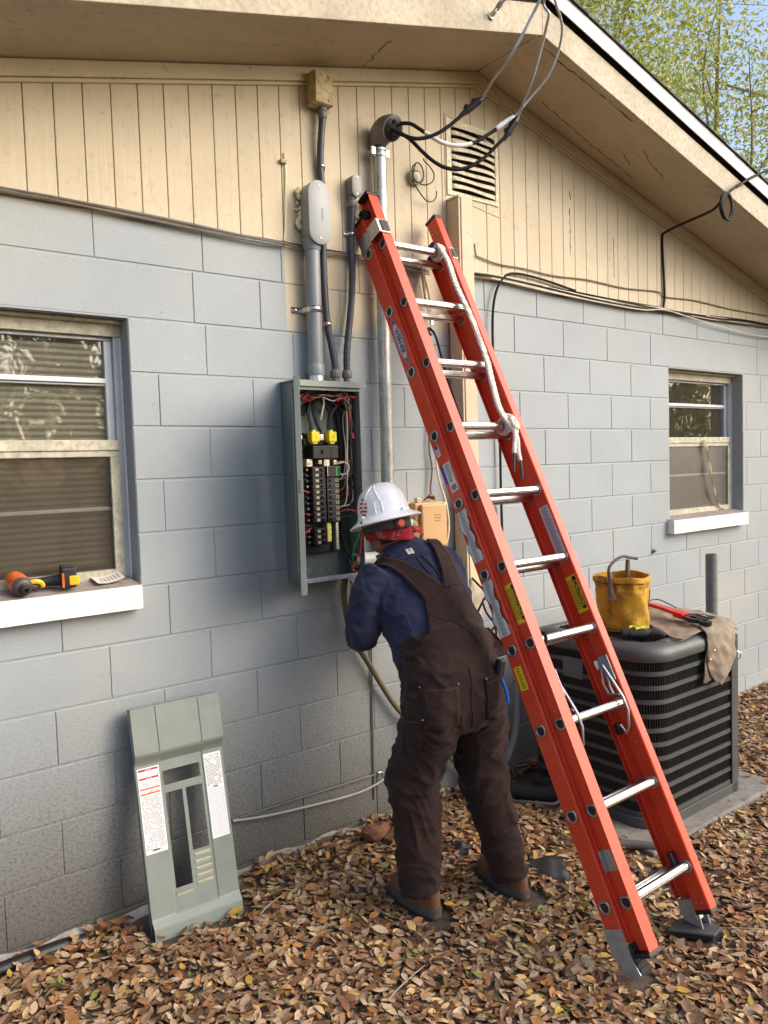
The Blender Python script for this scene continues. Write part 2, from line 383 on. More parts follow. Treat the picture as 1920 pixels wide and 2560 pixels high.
# window reveals (block ends) and other outer walls
for nm, (o0, o1) in (('l', LW), ('r', RW)):
    rv = MB()
    for k in range(2, 7):
        zt, zb = HZ(k - 1) - .003, HZ(k) + .003
        rv.bb(o1 - .002, o1 + .008, .004, .19, zb, zt); rv.bb(o0 - .008, o0 + .002, .004, .19, zb, zt)
    rv.bb(o0 - .008, o1 + .008, .002, .19, WZ[1] - .002, WZ[1] + .01)
    rv.build('window_reveal', MAT_WALL, block_wall)
sw = MB(); sw.bb(WALL_X0, WALL_X0 + .19, .195, 9, -.1, 2.75); sw.bb(WALL_X1 - .19, WALL_X1, .195, 9, -.1, 2.75); sw.bb(WALL_X0, WALL_X1, 9, 9.19, -.1, 2.75)
sw.build('side_walls', MAT_WALL, house)
inn = MB(); inn.bb(WALL_X0 + .2, WALL_X1 - .2, 1.6, 1.65, 0, 2.7); inn.bb(WALL_X0 + .2, WALL_X1 - .2, .2, 9, 2.70, 2.73)
inn.build('inner_room', MAT_ROOMWALL, house)
# gable siding: one board between each pair of grooves
FRZ = lambda x: 3.683 - SLOPE * abs(x - RIDGE_X)             # lower edge of the rake frieze board
sd = MB(); gxs = np.arange(WALL_X0, WALL_X1, .2)
poly = [(WALL_X0, SID_Z), (WALL_X1, SID_Z), (WALL_X1, FRZ(WALL_X1) + .06), (RIDGE_X, FRZ(RIDGE_X) + .06), (WALL_X0, FRZ(WALL_X0) + .06)]
VENT = (1.335, 1.668, 3.125, 3.455)
sd.prism(poly, (0, -.004, 0), (1, 0, 0), (0, 0, 1), -.06)
siding = sd.build('gable_siding', MAT_SIDING, house)
g0 = -.643; k0 = int(math.floor((WALL_X0 - g0) / .1016)); SY0, SY1 = -.0135, -.003
for k in range(k0, 62):
    a = g0 + k * .1016 + .0015; b = g0 + (k + 1) * .1016 - .0015
    a, b = max(a, WALL_X0), min(b, WALL_X1)
    if b - a < .02: continue
    top = lambda x: FRZ(x) + .02
    pts = [(a, SID_Z - .004), (b, SID_Z - .004), (b, top(b))] + ([(RIDGE_X, top(RIDGE_X))] if a < RIDGE_X < b else []) + [(a, top(a))]
    if top(a) < SID_Z + .02 and top(b) < SID_Z + .02: continue
    m = MB(); n = len(pts); ch = .0018; cx = sum(p[0] for p in pts) / n
    fr = [(x + (ch if x < cx else -ch), SY0, z) for x, z in pts]; md = [(x, SY0 + ch, z) for x, z in pts]; bk = [(x, SY1, z) for x, z in pts]
    m.add(fr + md + bk, [tuple(range(n))] + [(i, (i + 1) % n, n + (i + 1) % n, n + i) for i in range(n)] + [(n + i, n + (i + 1) % n, 2 * n + (i + 1) % n, 2 * n + i) for i in range(n)])
    m.build('siding_board', MAT_SIDING, siding)
# rake: frieze boards, soffits, barge boards, drip edge, roof
SOF = lambda x: RIDGE_Z - SLOPE * abs(x - RIDGE_X)
OV = .432
def rake_slab(name, mat, off0, off1, y0, y1, x_end_l, x_end_r, parent, bevel=.002):
    """sloped board pair; off are heights above soffit line"""
    for sgn, xe in ((-1, x_end_l), (1, x_end_r)):
        m = MB(); xa, xb = RIDGE_X, xe
        vs = []
        for y in (y0, y1):
            for x in (xa, xb):
                for o in (off0, off1): vs.append((x, y, SOF(x) + o))
        m.add(vs, [(0, 2, 3, 1), (4, 5, 7, 6), (0, 1, 5, 4), (2, 6, 7, 3), (0, 4, 6, 2), (1, 3, 7, 5)])
        m.build(name, mat, parent, bevel=bevel)
EL, ER = -3.05, 6.10
rake_slab('frieze_board', MAT_TRIM, -.060, -.002, -.036, -.014, WALL_X0, WALL_X1, house, .004)
rake_slab('frieze_strip', MAT_TRIM, -.076, -.061, -.026, -.014, WALL_X0, WALL_X1, house, .003)
roof = MB()
vs = []
for y in (-OV - .044, 9.4):
    for x in (EL, RIDGE_X, ER): vs += [(x, y, SOF(x) + .232), (x, y, SOF(x) + .218)]
roof.add(vs, [(0, 2, 8, 6), (2, 4, 10, 8), (1, 7, 9, 3), (3, 9, 11, 5), (0, 1, 3, 2), (2, 3, 5, 4), (6, 8, 9, 7), (8, 10, 11, 9), (0, 6, 7, 1), (4, 5, 11, 10)])
roof_o = roof.build('roof', MAT_SHINGLE, house)
for sgn in (-1, 1):
    for i in range(30):
        xa = RIDGE_X + sgn * (i * .14); xb = RIDGE_X + sgn * ((i + 1) * .14 + .02)
        if not EL < xb < ER: continue
        m = MB(); zz = lambda x, o: (x, 0, SOF(x) + o)
        a, b = Vector(zz(xa, .233)), Vector(zz(xb, .2345)); th = Vector((0, 0, .006)); y0, y1 = Vector((0, -OV - .060 - random.random() * .004, 0)), Vector((0, 9.4, 0))
        m.add([a + y0, b + y0, b + y0 + th, a + y0 + th, a + y1, b + y1, b + y1 + th, a + y1 + th], [(0, 1, 2, 3), (4, 7, 6, 5), (0, 4, 5, 1), (3, 2, 6, 7), (0, 3, 7, 4), (1, 5, 6, 2)])
        m.build('shingle_course', MAT_SHINGLE, roof_o)
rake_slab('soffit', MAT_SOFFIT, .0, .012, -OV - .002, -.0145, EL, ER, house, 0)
rake_slab('barge_board', MAT_FASCIA, -.012, .128, -OV - .030, -OV - .004, EL, ER, house, .003)
rake_slab('painted_shade_strip', M('drip_shade_tone', lin(52, 46, 40), .9), .130, .216, -OV - .018, -OV - .003, EL, ER, house, 0)  # dark strip whose colour stands in for the drip edge's shadow
rake_slab('drip_edge', MAT_WHITE, .148, .2305, -OV - .052, -OV - .047, EL, ER, house, .0015)
# cracked seam / cobweb specks on the soffit are in the material
# gable vent: painted metal louvre
VX0, VX1, VZ0, VZ1 = VENT
vm = MB(); yv = -.0165
fw = .018
vm.bb(VX0, VX1, yv - .004, yv + .0026, VZ0 - .022, VZ0); vm.bb(VX0, VX1, yv - .004, yv + .0026, VZ1, VZ1 + .016)
vm.bb(VX0 - .02, VX0 + .012, yv - .005, yv + .0025, VZ0 - .024, VZ1 + .018); vm.bb(VX1 - .012, VX1 + .008, yv - .005, yv + .0025, VZ0 - .024, VZ1 + .018)
vent = vm.build('gable_vent', M('vent_paint', lin(224, 214, 188), .6, 0, .12, 30, .5, 80, dirt=lin(120, 100, 70), dirt_amt=.6), house, bevel=.002)
vb = MB(); vb.bb(VX0 + .01, VX1 - .01, SY0 - .0022, SY0 - .0012, VZ0 + .001, VZ1 - .001); vb.build('opening', M('vent_dark', lin(20, 18, 16), .95), vent)
NL = 9
for i in range(NL):
    z = VZ0 + (i + .5) * (VZ1 - VZ0) / NL + .004; pitch = (VZ1 - VZ0) / NL
    m = MB(); n = 12; rows = []
    sag = random.uniform(-.004, .004)
    for j in range(n + 1):
        x = VX0 + .012 + (VX1 - VX0 - .024) * j / n; t = j / n; bow = math.sin(math.pi * min(1, max(0, t))) ** .5
        zc = z + sag * t + .003 * math.sin(6 * t + i)
        prof = []
        for q in range(6):
            a = q / 5; prof.append((x, yv - .001 - .022 * bow * math.sin(a * 1.5), zc + .62 * pitch * (.5 - a) + .006 * bow * (1 - a)))
        rows.append(prof)
    vsl = [p for r in rows for p in r]; fsl = [(j * 6 + q, j * 6 + q + 1, (j + 1) * 6 + q + 1, (j + 1) * 6 + q) for j in range(n) for q in range(5)]
    m.add(vsl, fsl); o = m.build('louvre', vent.data.materials[0], vent, smooth=True)
    sm = o.modifiers.new('solid', 'SOLIDIFY'); sm.thickness = .002
# thin raised trim line round the vent (old flashing edge)
tm = MB()
for a, b in (((1.309, 3.49), (1.309, 3.09)), ((1.309, 3.49), (1.69, 3.40)), ((1.44, 3.085), (1.69, 3.05))):
    d = Vector((b[0] - a[0], 0, b[1] - a[1])); L = d.length; mid = Vector(((a[0] + b[0]) / 2, SY0 - .001, (a[1] + b[1]) / 2))
    tm.box(mid, (.005, .004, L), rot_to(d, (0, 1, 0)) @ Matrix.Rotation(math.pi / 2, 3, 'Z'))
tm.build('vent_flashing', MAT_TRIM, house)

# ------------------------------------------------------------------ windows
def window(o0, o1, tear=False):
    yf = .088
    fm = MB(); z0, z1 = WZ
    # outer frame (head, jambs, bottom)
    fm.bb(o0, o1, yf, yf + .07, z1 - .042, z1 - .002); fm.bb(o0, o0 + .030, yf, yf + .07, z0 + .02, z1 - .042); fm.bb(o1 - .030, o1, yf, yf + .07, z0 + .02, z1 - .042); fm.bb(o0, o1, yf + .002, yf + .07, z0, z0 + .045)
    win = fm.build('window', MAT_ALU, house, bevel=.003)
    hd = MB(); hd.bb(o0 + .002, o1 - .002, yf - .008, yf - .001, z1 - .062, z1 - .012); hd.bb(o0 + .001, o1 - .001, .05, yf - .004, z1 - .016, z1 - .004); hd.build('head_trim', MAT_ALUDIRTY, win, bevel=.002)
    zm = 1.892
    # upper sash rails and muntin
    up = MB(); a, b = o0 + .030, o1 - .030
    up.bb(a, b, yf + .018, yf + .05, z1 - .075, z1 - .043); up.bb(a, a + .03, yf + .02, yf + .048, zm, z1 - .075); up.bb(b - .03, b, yf + .02, yf + .048, zm, z1 - .075)
    up.build('upper_sash', MAT_ALU, win, bevel=.002)
    mu = MB(); mu.bb(a + .03, b - .03, yf + .012, yf + .045, 2.119, 2.138); mu.bb(a + .03, b - .03, yf + .024, yf + .04, 2.110, 2.1185); mu.build('muntin', MAT_ALU, win, bevel=.002)
    lo = MB(); lo.bb(a, b, yf - .012, yf + .03, zm - .028, zm + .012); lo.bb(a, b, yf - .006, yf + .03, zm - .052, zm - .0285)
    lo.build('meeting_rail', MAT_ALUDIRTY, win, bevel=.003)
    lw = MB(); lw.bb(a, a + .036, yf - .01, yf + .02, z0 + .045, zm - .052); lw.bb(b - .036, b, yf - .01, yf + .02, z0 + .045, zm - .052); lw.bb(a, b, yf - .012, yf + .02, z0 + .028, z0 + .07)
    lw.build('lower_sash', MAT_ALUDIRTY, win, bevel=.002)
    ml = MB(); ml.bb(a + .036, b - .036, yf + .008, yf + .02, 1.636, 1.650); ml.build('muntin', MAT_ALU, win, bevel=.002)
    for za, zb, yy in ((z1 - .075, 2.138, yf + .036), (2.110, zm + .012, yf + .036)):
        g = MB(); g.bb(a + .028, b - .028, yy, yy + .003, zb - .004, za + .004); g.build('pane', MAT_GLASS, win)
    for za, zb in ((zm - .05, 1.648), (1.638, z0 + .068)):
        g = MB(); g.bb(a + .034, b - .034, yf + .021, yf + .024, zb - .004, za + .004); g.build('pane', MAT_GLASS, win)
    sc = MB(); n = 14
    vs = []; 
    for i in range(n + 1):
        for j in range(n + 1):
            u, v = i / n, j / n; x = a + .035 + (b - a - .07) * u; z = z0 + .069 + (zm - .053 - z0 - .069) * v
            y = yf + .002 + .002 * math.sin(7 * u + 3 * v)
            vs.append((x, y, z))
    sc.add(vs, [(i * (n + 1) + j, (i + 1) * (n + 1) + j, (i + 1) * (n + 1) + j + 1, i * (n + 1) + j + 1) for i in range(n) for j in range(n)])
    sc.build('insect_screen', MAT_SCREEN, win, smooth=True)
    if tear:   # torn screen edge hanging in a curved strip from the rail to the sill
        tr = MB(); pts = curve_pts([(3.80, yf - .02, 1.885), (3.84, yf - .03, 1.75), (3.87, yf - .035, 1.60), (3.93, yf - .03, 1.47), (4.00, yf - .022, 1.40), (4.06, yf - .018, 1.378)], 6)
        vs = []; 
        for i, p in enumerate(pts):
            w = .018 + .01 * math.sin(i * .9); vs += [p + Vector((-w, 0, 0)), p + Vector((0, -.008, 0)), p + Vector((w, .002, 0))]
        tr.add(vs, [(3 * i + q, 3 * i + q + 1, 3 * i + q + 4, 3 * i + q + 3) for i in range(len(pts) - 1) for q in (0, 1)])
        tr.build('torn_screen', glass_mat('torn_mesh', (.9, .88, .84), 0, .5, lin(150, 128, 92), .7), win, smooth=True)
    # blind slats
    sl = MB(); w = b - a - .05
    sl.add([(-w / 2, -.004, .012), (w / 2, -.004, .012), (w / 2, -.007, 0), (-w / 2, -.007, 0), (-w / 2, .004, -.012), (w / 2, .004, -.012)], [(0, 1, 2, 3), (3, 2, 5, 4)])
    sme = sl.mesh('blind_slat', MAT_BLIND, True)
    zz = z1 - .10
    while zz > z0 + .07:
        link('blind_slat', sme, win, loc=((a + b) / 2 + random.uniform(-.003, .003), yf + .062, zz)); zz -= .0235
    # sill
    sm = MB(); sm.cur = 0
    x0, x1 = o0 - .03, o1 - .015
    if o0 > 0: x0, x1 = o0 - .035, o1 - .025
    pr_ = [(-.052, 1.268), (-.052, 1.352), (-.046, 1.356), (.088, 1.378), (.088, 1.30), (0.0, 1.268)]
    n = len(pr_)
    sm.add([(x0, y, z) for y, z in pr_] + [(x1, y, z) for y, z in pr_], [(i, (i + 1) % n, n + (i + 1) % n, n + i) for i in range(n) if i != 2] + [tuple(range(n)), tuple(range(n, 2 * n))])
    sill = sm.build('sill', MAT_SILL, win, bevel=.0)
    tp = MB(); tp.add([(x0 + .004, -.047, 1.3563), (x1 - .004, -.047, 1.3563), (x1 - .004, .088, 1.3785), (x0 + .004, .088, 1.3785)], [(0, 1, 2, 3)]); tp.build('sill_top', MAT_SILLTOP, win)
    ck = MB(); ck.tube(curve_pts([(o1 - .004, yf - .001, z0 + .03), (o1 - .003, yf - .001, 1.7), (o1 - .004, yf - .001, 2.0), (o1 - .004, yf - .001, z1 - .03)], 6), .005, 6); ck.build('caulk_bead', MAT_SILL, win, smooth=True)
    return win
window(*LW); window(*RW, tear=True)
# ------------------------------------------------------------------ electrical gear on the wall
def strap(parent, c, r, w=.02, tail=.045, side=-1):
    m = MB(); pts = []
    for k in range(9):
        a = math.pi * k / 8; pts.append((c[0] + math.cos(a) * (r + .002), c[1] - math.sin(a) * (r + .002)))
    path = [(c[0] + side * (r + tail), -.0035 if c[2] < 2.7 else SY0 - .002)] + (pts if side > 0 else pts[::-1])
    path = [(c[0] + side * (r + tail), c[3])] + [(c[0] + side * (r + .004), c[3])] + (pts if side > 0 else pts[::-1])
    vs = [(x, y, c[2] + s * w / 2) for x, y in path for s in (-1, 1)]
    m.add(vs, [(2 * i, 2 * i + 2, 2 * i + 3, 2 * i + 1) for i in range(len(path) - 1)])
    o = m.build('strap', MAT_STEEL, parent, smooth=True); s = o.modifiers.new('solid', 'SOLIDIFY'); s.thickness = .0022; s.offset = 0
    b = MB(); b.lathe((c[0] + side * (r + tail * .6), c[3] - .003, c[2]), [(.006, 0), (.006, .003), (.003, .0045)], (0, -1, 0), 10); b.build('screw', MAT_STEEL, parent, smooth=True)
def lb_fitting(parent, x, z0, z1, hw, dep, yc, mat, covermat):
    """conduit body: rounded long box with a screwed cover plate facing out"""
    m = MB(); prof = []; n = 10
    def outline(h, s):
        pts = [(h * math.cos(a), z1 - h - s + h * math.sin(a)) for a in (math.pi * k / n for k in range(n + 1))]
        pts += [(h * math.cos(a), z0 + h + s + h * math.sin(a)) for a in (math.pi + math.pi * k / n for k in range(n + 1))]
        return pts
    yb, yf = yc + dep / 2, yc - dep / 2
    rings = [[(x + px, y, pz) for px, pz in outline(h, 0)] for h, y in ((hw * .86, yb), (hw * .95, yb - dep * .2), (hw, yf + .006), (hw, yf + .002))]
    m.rings(rings); o = m.build('fitting_body', mat, parent, smooth=True)
    c = MB(); c.rings([[(x + px, y, pz) for px, pz in outline(h, s)] for h, s, y in ((hw * .985, 0, yf + .0022), (hw * 1.0, -.001, yf + .0005), (hw * 1.0, -.001, yf - .003), (hw * .95, .002, yf - .0042))])
    cv = c.build('cover_plate', covermat, parent, smooth=True)
    for zz in (z1 - hw * .45, z0 + hw * .45):
        s = MB(); s.lathe((x, yf - .004, zz), [(.0042, 0), (.0042, .002), (.002, .003)], (0, -1, 0), 8); s.build('screw', MAT_STEEL, cv, smooth=True)
    return yf, cv
# --- 2 inch grey PVC conduit with LB fitting, strap, hub on panel
pv = thing('pvc_conduit', 'thick grey plastic conduit with long oval pull fitting above the breaker panel', 'conduit', (.485, -.05, 2.14))
m = MB(); m.cyl((.485, -.052, 2.165), (.487, -.052, 2.72), .0325, 24); m.build('pipe', MAT_PVC, pv, smooth=True)
m = MB(); m.lathe((.485, -.052, 2.17), [(.036, 0), (.037, .005), (.037, .045), (.0335, .05)], seg=24); m.build('coupling', MAT_PVC, pv, smooth=True)
m = MB(); m.lathe((.486, -.052, 2.70), [(.034, 0), (.038, .01), (.039, .035), (.042, .05)], seg=24); m.build('coupling', MAT_PVC, pv, smooth=True)
m = MB(); m.lathe((.485, -.052, 2.139), [(.046, 0), (.046, .006), (.034, .008), (.033, .034)], seg=24); m.build('threaded_hub', MAT_STEEL, pv, smooth=True)
yf, cv = lb_fitting(pv, .500, 2.72, 2.985, .054, .075, -.060, MAT_PVC, M('pvc_cover', lin(136, 140, 142), .4, 0, .05, 8, .05))
for i, (t_, s_, zz) in enumerate((('Carlon', .02, 2.845),)):
    text_mesh(t_, s_, M('pvc_emboss', lin(122, 126, 130), .5), (.500 + (.012 if i == 0 else -.012), yf - .0044, zz), (0, 0, 1), (-1, 0, 0), 'embossed_letters', cv, extrude=.0006)
strap(pv, (.486, -.052, 2.452, -.003), .033, .026, .05, -1)
def foam_mesh(name, blobs, base):
    bm = bmesh.new()
    for c, r in blobs:
        g = bmesh.ops.create_icosphere(bm, subdivisions=2, radius=r); 
        for v in g['verts']: v.co = Vector((v.co.x, v.co.y * .7, v.co.z)) + Vector(c)
    me = bpy.data.meshes.new(name); bm.to_mesh(me); bm.free(); me.materials.append(MAT_FOAM)
    o = link(name, me); r = o.modifiers.new('r', 'REMESH'); r.mode = 'VOXEL'; r.voxel_size = .0035; s = o.modifiers.new('s', 'SMOOTH'); s.iterations = 3
    return o
fo = foam_mesh('spray_foam', [((.440, -.03, 2.945), .014), ((.448, -.03, 2.955), .016), ((.446, -.03, 2.925), .013), ((.438, -.028, 2.90), .008), ((.448, -.03, 2.88), .010), ((.432, -.025, 2.872), .007), ((.421, -.022, 2.875), .004), ((.446, -.03, 2.855), .012), ((.440, -.028, 2.83), .013), ((.436, -.028, 2.812), .014), ((.445, -.03, 2.80), .014), ((.45, -.03, 2.84), .012)], 0)
tag(fo, 'cream expanding foam oozing from the left side of the oval pull fitting', 'foam')
fo = foam_mesh('spray_foam', [((.566, -.03, 2.865), .012), ((.578, -.028, 2.872), .010), ((.590, -.024, 2.865), .009), ((.595, -.024, 2.845), .007), ((.595, -.022, 2.825), .005), ((.594, -.022, 2.805), .004), ((.570, -.03, 2.85), .010), ((.60, -.024, 2.862), .007)], 0)
tag(fo, 'cream expanding foam drip on the right side of the oval pull fitting', 'foam')
# --- flexible conduit with junction box at the top
fx = thing('flexible_conduit', 'dark flexible conduit running down from a painted junction box under the eave', 'conduit', (.585, -.04, 2.14))
jb = MB(); jb.bb(.508, .603, -.085, -.014, 3.318, 3.452); jbo = jb.build('junction_box', MAT_OLDBOX, fx, bevel=.004)
cp = MB(); cp.bb(.511, .600, -.0885, -.0855, 3.321, 3.449); cpo = cp.build('box_cover', MAT_OLDBOX, jbo, bevel=.002)
for zz in (3.335, 3.435):
    s = MB(); s.lathe((.575, -.0885, zz), [(.004, 0), (.004, .002), (.002, .003)], (0, -1, 0), 8); s.build('screw', MAT_FITTING, jbo)
m = MB(); m.lathe((.566, -.05, 3.318), [(.020, 0), (.0215, -.004), (.0215, -.016), (.019, -.018), (.021, -.021), (.021, -.042), (.017, -.048)], seg=16); m.build('connector', MAT_FITTING, fx, smooth=True)
def corr_tube(m, pts, r, n=6, ridge=.0006, pitch=.007):
    pts = curve_pts(pts, 14); L = 0; rad = []
    for i, p in enumerate(pts):
        if i: L += (pts[i] - pts[i - 1]).length
        rad.append(r + ridge * math.sin(L / pitch * 6.283))
    m.tube(pts, rad, 14)
fpath = [(.566, -.05, 3.275), (.556, -.045, 3.17), (.556, -.035, 3.08), (.562, -.033, 2.98), (.562, -.032, 2.85), (.558, -.030, 2.68), (.560, -.030, 2.52), (.566, -.032, 2.40), (.578, -.040, 2.31), (.585, -.05, 2.24), (.585, -.052, 2.195)]
m = MB(); corr_tube(m, fpath, .0155); m.build('tube', MAT_FLEX, fx, smooth=True)
m = MB(); m.lathe((.585, -.052, 2.14), [(.022, .0), (.022, .005), (.016, .006), (.016, .026), (.0215, .028), (.023, .032), (.023, .05), (.021, .058), (.017, .062)], seg=18); m.build('connector', MAT_FITTING, fx, smooth=True)
strap(fx, (.561, -.032, 3.075, SY0 - .002), .0165, .016, .014, 1); strap(fx, (.566, -.032, 2.40, -.003), .0165, .016, .014, 1)
fx2 = thing('flexible_conduit', 'dark flexible conduit curving down from a small grey pull fitting beside the mast', 'conduit', (.645, -.04, 2.14))
lb_fitting(fx2, .722, 2.965, 3.062, .026, .05, -.045, MAT_FITTING, M('lb_small', lin(140, 138, 132), .45))
m = MB(); m.lathe((.712, -.045, 2.97), [(.018, 0), (.0185, -.012), (.016, -.014), (.021, -.018), (.021, -.04), (.017, -.046)], seg=16); m.build('connector', MAT_FITTING, fx2, smooth=True)
fpath = [(.712, -.045, 2.928), (.712, -.035, 2.83), (.710, -.03, 2.74), (.712, -.03, 2.65), (.704, -.030, 2.54), (.688, -.034, 2.44), (.668, -.042, 2.35), (.652, -.05, 2.27), (.648, -.052, 2.195)]
m = MB(); corr_tube(m, fpath, .0155); m.build('tube', MAT_FLEX, fx2, smooth=True)
m = MB(); m.lathe((.648, -.052, 2.14), [(.022, .0), (.022, .005), (.016, .006), (.016, .026), (.0215, .028), (.023, .032), (.023, .05), (.021, .058), (.017, .062)], seg=18); m.build('connector', MAT_FITTING, fx2, smooth=True)
strap(fx2, (.711, -.031, 2.81, SY0 - .002), .0165, .014, .012, -1)
# --- galvanised service mast with weatherhead
ms = thing('service_mast', 'galvanised steel service mast with curved weatherhead beside the ladder top', 'mast', (.85, -.06, .9))
m = MB(); m.cyl((.850, -.062, 1.60), (.864, -.062, 3.20), .030, 24); m.build('pipe', MAT_GALV, ms, smooth=True)
m = MB(); m.lathe((.862, -.062, 3.165), [(.032, 0), (.033, .002), (.033, .016), (.030, .018), (.030, .024), (.033, .026), (.033, .038), (.031, .04)], seg=24)
for sx in (-1, 1): m.box((.862 + sx * .040, -.068, 3.188), (.022, .012, .034))
m.build('clamp', MAT_STEEL, ms, smooth=True, bevel=.002)
# hood: swept dome that bends forward
hd = MB(); rings = []
hx, hy = .863, -.062
for i in range(13):
    a = i / 12 * math.radians(118); R = .058
    c = Vector((hx + .18 * R * (1 - math.cos(a)) + .012 * i / 12, hy - R * (1 - math.cos(a)) * .95 + .012, 3.205 + .012 + R * 1.18 * math.sin(a)))
    d = Vector((.25 * math.sin(a), -math.sin(a), math.cos(a))).normalized(); w = .036 + .022 * math.sin(min(1, i / 8) * math.pi / 2); 
    u = Vector((1, .12, 0)).normalized(); v = d.cross(u).normalized()
    rings.append([c + u * math.cos(q) * w + v * math.sin(q) * (w * .98) for q in (2 * math.pi * k / 20 for k in range(20))])
hd.rings(rings); hood = hd.build('hood', MAT_CASTGREY, ms, smooth=True)
fcx = rings[-1]; fc_c = sum((Vector(p) for p in fcx), Vector()) / 20; fd = (Vector(fcx[0]) - fc_c).cross(Vector(fcx[5]) - fc_c).normalized()
if fd.y > 0: fd = -fd
ip = MB(); ip.lathe(fc_c - fd * .004, [(.052, 0), (.052, .006), (.046, .009)], fd, 20); ins = ip.build('wire_cap', MAT_BLACK, hood, smooth=True)
for k in range(6):
    a = k * math.pi / 3; u = fd.orthogonal().normalized(); v = fd.cross(u)
    s = MB(); s.lathe(fc_c + fd * .005 + (u * math.cos(a) + v * math.sin(a)) * .030, [(.010, 0), (.010, .004), (.007, .0045), (.006, .001)], fd, 10); s.build('knockout', MAT_BLACK, hood, smooth=True)
# --- three conductors from weatherhead to the drop
W0 = Vector((.905, -.135, 3.255))
def cable(name, label, pts, r, mat, cat='cable', group=None, seg=8, n=8):
    m = MB(); m.tube(curve_pts(pts, n), r, seg); o = m.build(name, mat, smooth=True); return tag(o, label, cat, group)
def conductor(label, blk, conn, alu, white=None, whitewrap=None, connector=True):
    t = thing('service_conductor', label, 'cable', tuple(blk[0]), 'conductors hanging between weatherhead and service drop')
    m = MB(); m.tube(curve_pts(blk, 10), .0085, 10); m.build('insulated_lead', MAT_CABLE, t, smooth=True)
    m = MB(); m.tube(curve_pts(alu, 10), .0062, 8); m.build('drop_wire', MAT_ALUCABLE, t, smooth=True)
    if white:
        m = MB(); m.tube(curve_pts(white, 10), .0096, 10); m.build('white_tape', MAT_WHITETAPE, t, smooth=True)
    a, b = Vector(conn[0]), Vector(conn[1]); d = (b - a).normalized(); L = (b - a).length; R = rot_to(d, (1, 0, .4))
    if connector:
        c = MB(); c.box((a + b) / 2, (.030, .022, L * .8), R); co = c.build('splice_connector', MAT_BLACK, t, bevel=.004)
        for q, s in ((.3, .0135), (.72, .0135)):
            p = a.lerp(b, q) + R @ Vector((.004, .013, 0)); e = MB(); e.lathe(p, [(s, -.012), (s, .012), (s * .8, .014), (s * .55, .0142), (s * .5, .008)], R @ Vector((.3, 1, .1)), 12); e.build('port_plug', MAT_BLACK, co, smooth=True)
        e = MB(); e.lathe(a, [(.014, .02), (.012, 0), (.0095, -.02)], d, 12); e.lathe(b, [(.014, -.02), (.011, 0), (.008, .012)], d, 12); e.build('boot', MAT_BLACK, co, smooth=True)
    else:
        e = MB(); pts = [a.lerp(b, q / 10) for q in range(11)]; e.tube(pts, [.010, .0135, .0125, .0145, .0125, .014, .013, .014, .012, .0125, .008], 10); e.build('taped_splice', MAT_WHITETAPE, t, smooth=True)
    return t
P3 = {}
conductor('black service lead rising to the leftmost splice, above the louvre vent',
    [(.872, -.118, 3.283), (.906, -.17, 3.243), (.95, -.21, 3.221), (1.004, -.24, 3.23), (1.058, -.27, 3.258), (1.114, -.3, 3.305), (1.148, -.32, 3.339)],
    [(1.148, -.32, 3.339), (1.222, -.36, 3.405)], [(1.222, -.36, 3.405), (1.208, -.45, 3.452), (1.193, -.55, 3.487), (1.218, -.62, 3.58), (1.24, -.68, 3.672), (1.26, -.85, 3.86), (1.3, -1.6, 4.2), (1.5, -6, 5.2)])
conductor('service lead with white tape bands crossing the louvre vent',
    [(.885, -.112, 3.300), (.947, -.17, 3.3), (.98, -.2, 3.276), (1.013, -.23, 3.243), (1.046, -.26, 3.215), (1.098, -.28, 3.203), (1.152, -.3, 3.205), (1.208, -.32, 3.223), (1.264, -.34, 3.259), (1.322, -.36, 3.299)],
    [(1.31, -.36, 3.294), (1.398, -.4, 3.356)], [(1.386, -.4, 3.348), (1.446, -.46, 3.437), (1.488, -.52, 3.513), (1.495, -.58, 3.612), (1.468, -.62, 3.672), (1.393, -.66, 3.707), (1.281, -.7, 3.725), (1.19, -.60, 3.74), (1.185, -.50, 3.722)],
    white=[(1.0, -.219, 3.256), (1.046, -.26, 3.215), (1.098, -.28, 3.203), (1.152, -.3, 3.205), (1.196, -.316, 3.218)], connector=False)
conductor('black service lead hanging in the lowest loop below the louvre vent',
    [(.90, -.112, 3.292), (.963, -.16, 3.237), (1.005, -.19, 3.185), (1.048, -.22, 3.139), (1.092, -.25, 3.111), (1.147, -.28, 3.105), (1.203, -.31, 3.124), (1.261, -.34, 3.168), (1.309, -.37, 3.221), (1.344, -.39, 3.26)],
    [(1.344, -.39, 3.26), (1.387, -.42, 3.338)], [(1.387, -.42, 3.338), (1.379, -.52, 3.466), (1.364, -.6, 3.599), (1.332, -.66, 3.662), (1.29, -.75, 3.77), (1.31, -1.6, 4.16), (1.52, -6, 5.15)])
hk = thing('wire_holder', 'small galvanised clevis hook screwed to the barge board near the ridge', 'hook', (1.185, -.47, 3.70))
m = MB(); m.lathe((1.185, -.462, 3.705), [(.018, 0), (.018, .004), (.012, .008), (.010, .03), (.012, .034)], (0, -1, .35), 14); m.build('base', MAT_GALV, hk, smooth=True)
m = MB(); m.tube(curve_pts([(1.178, -.49, 3.714), (1.176, -.515, 3.73), (1.186, -.53, 3.742), (1.198, -.515, 3.732), (1.194, -.49, 3.716)], 6), .004, 8); m.build('eye', MAT_GALV, hk, smooth=True)
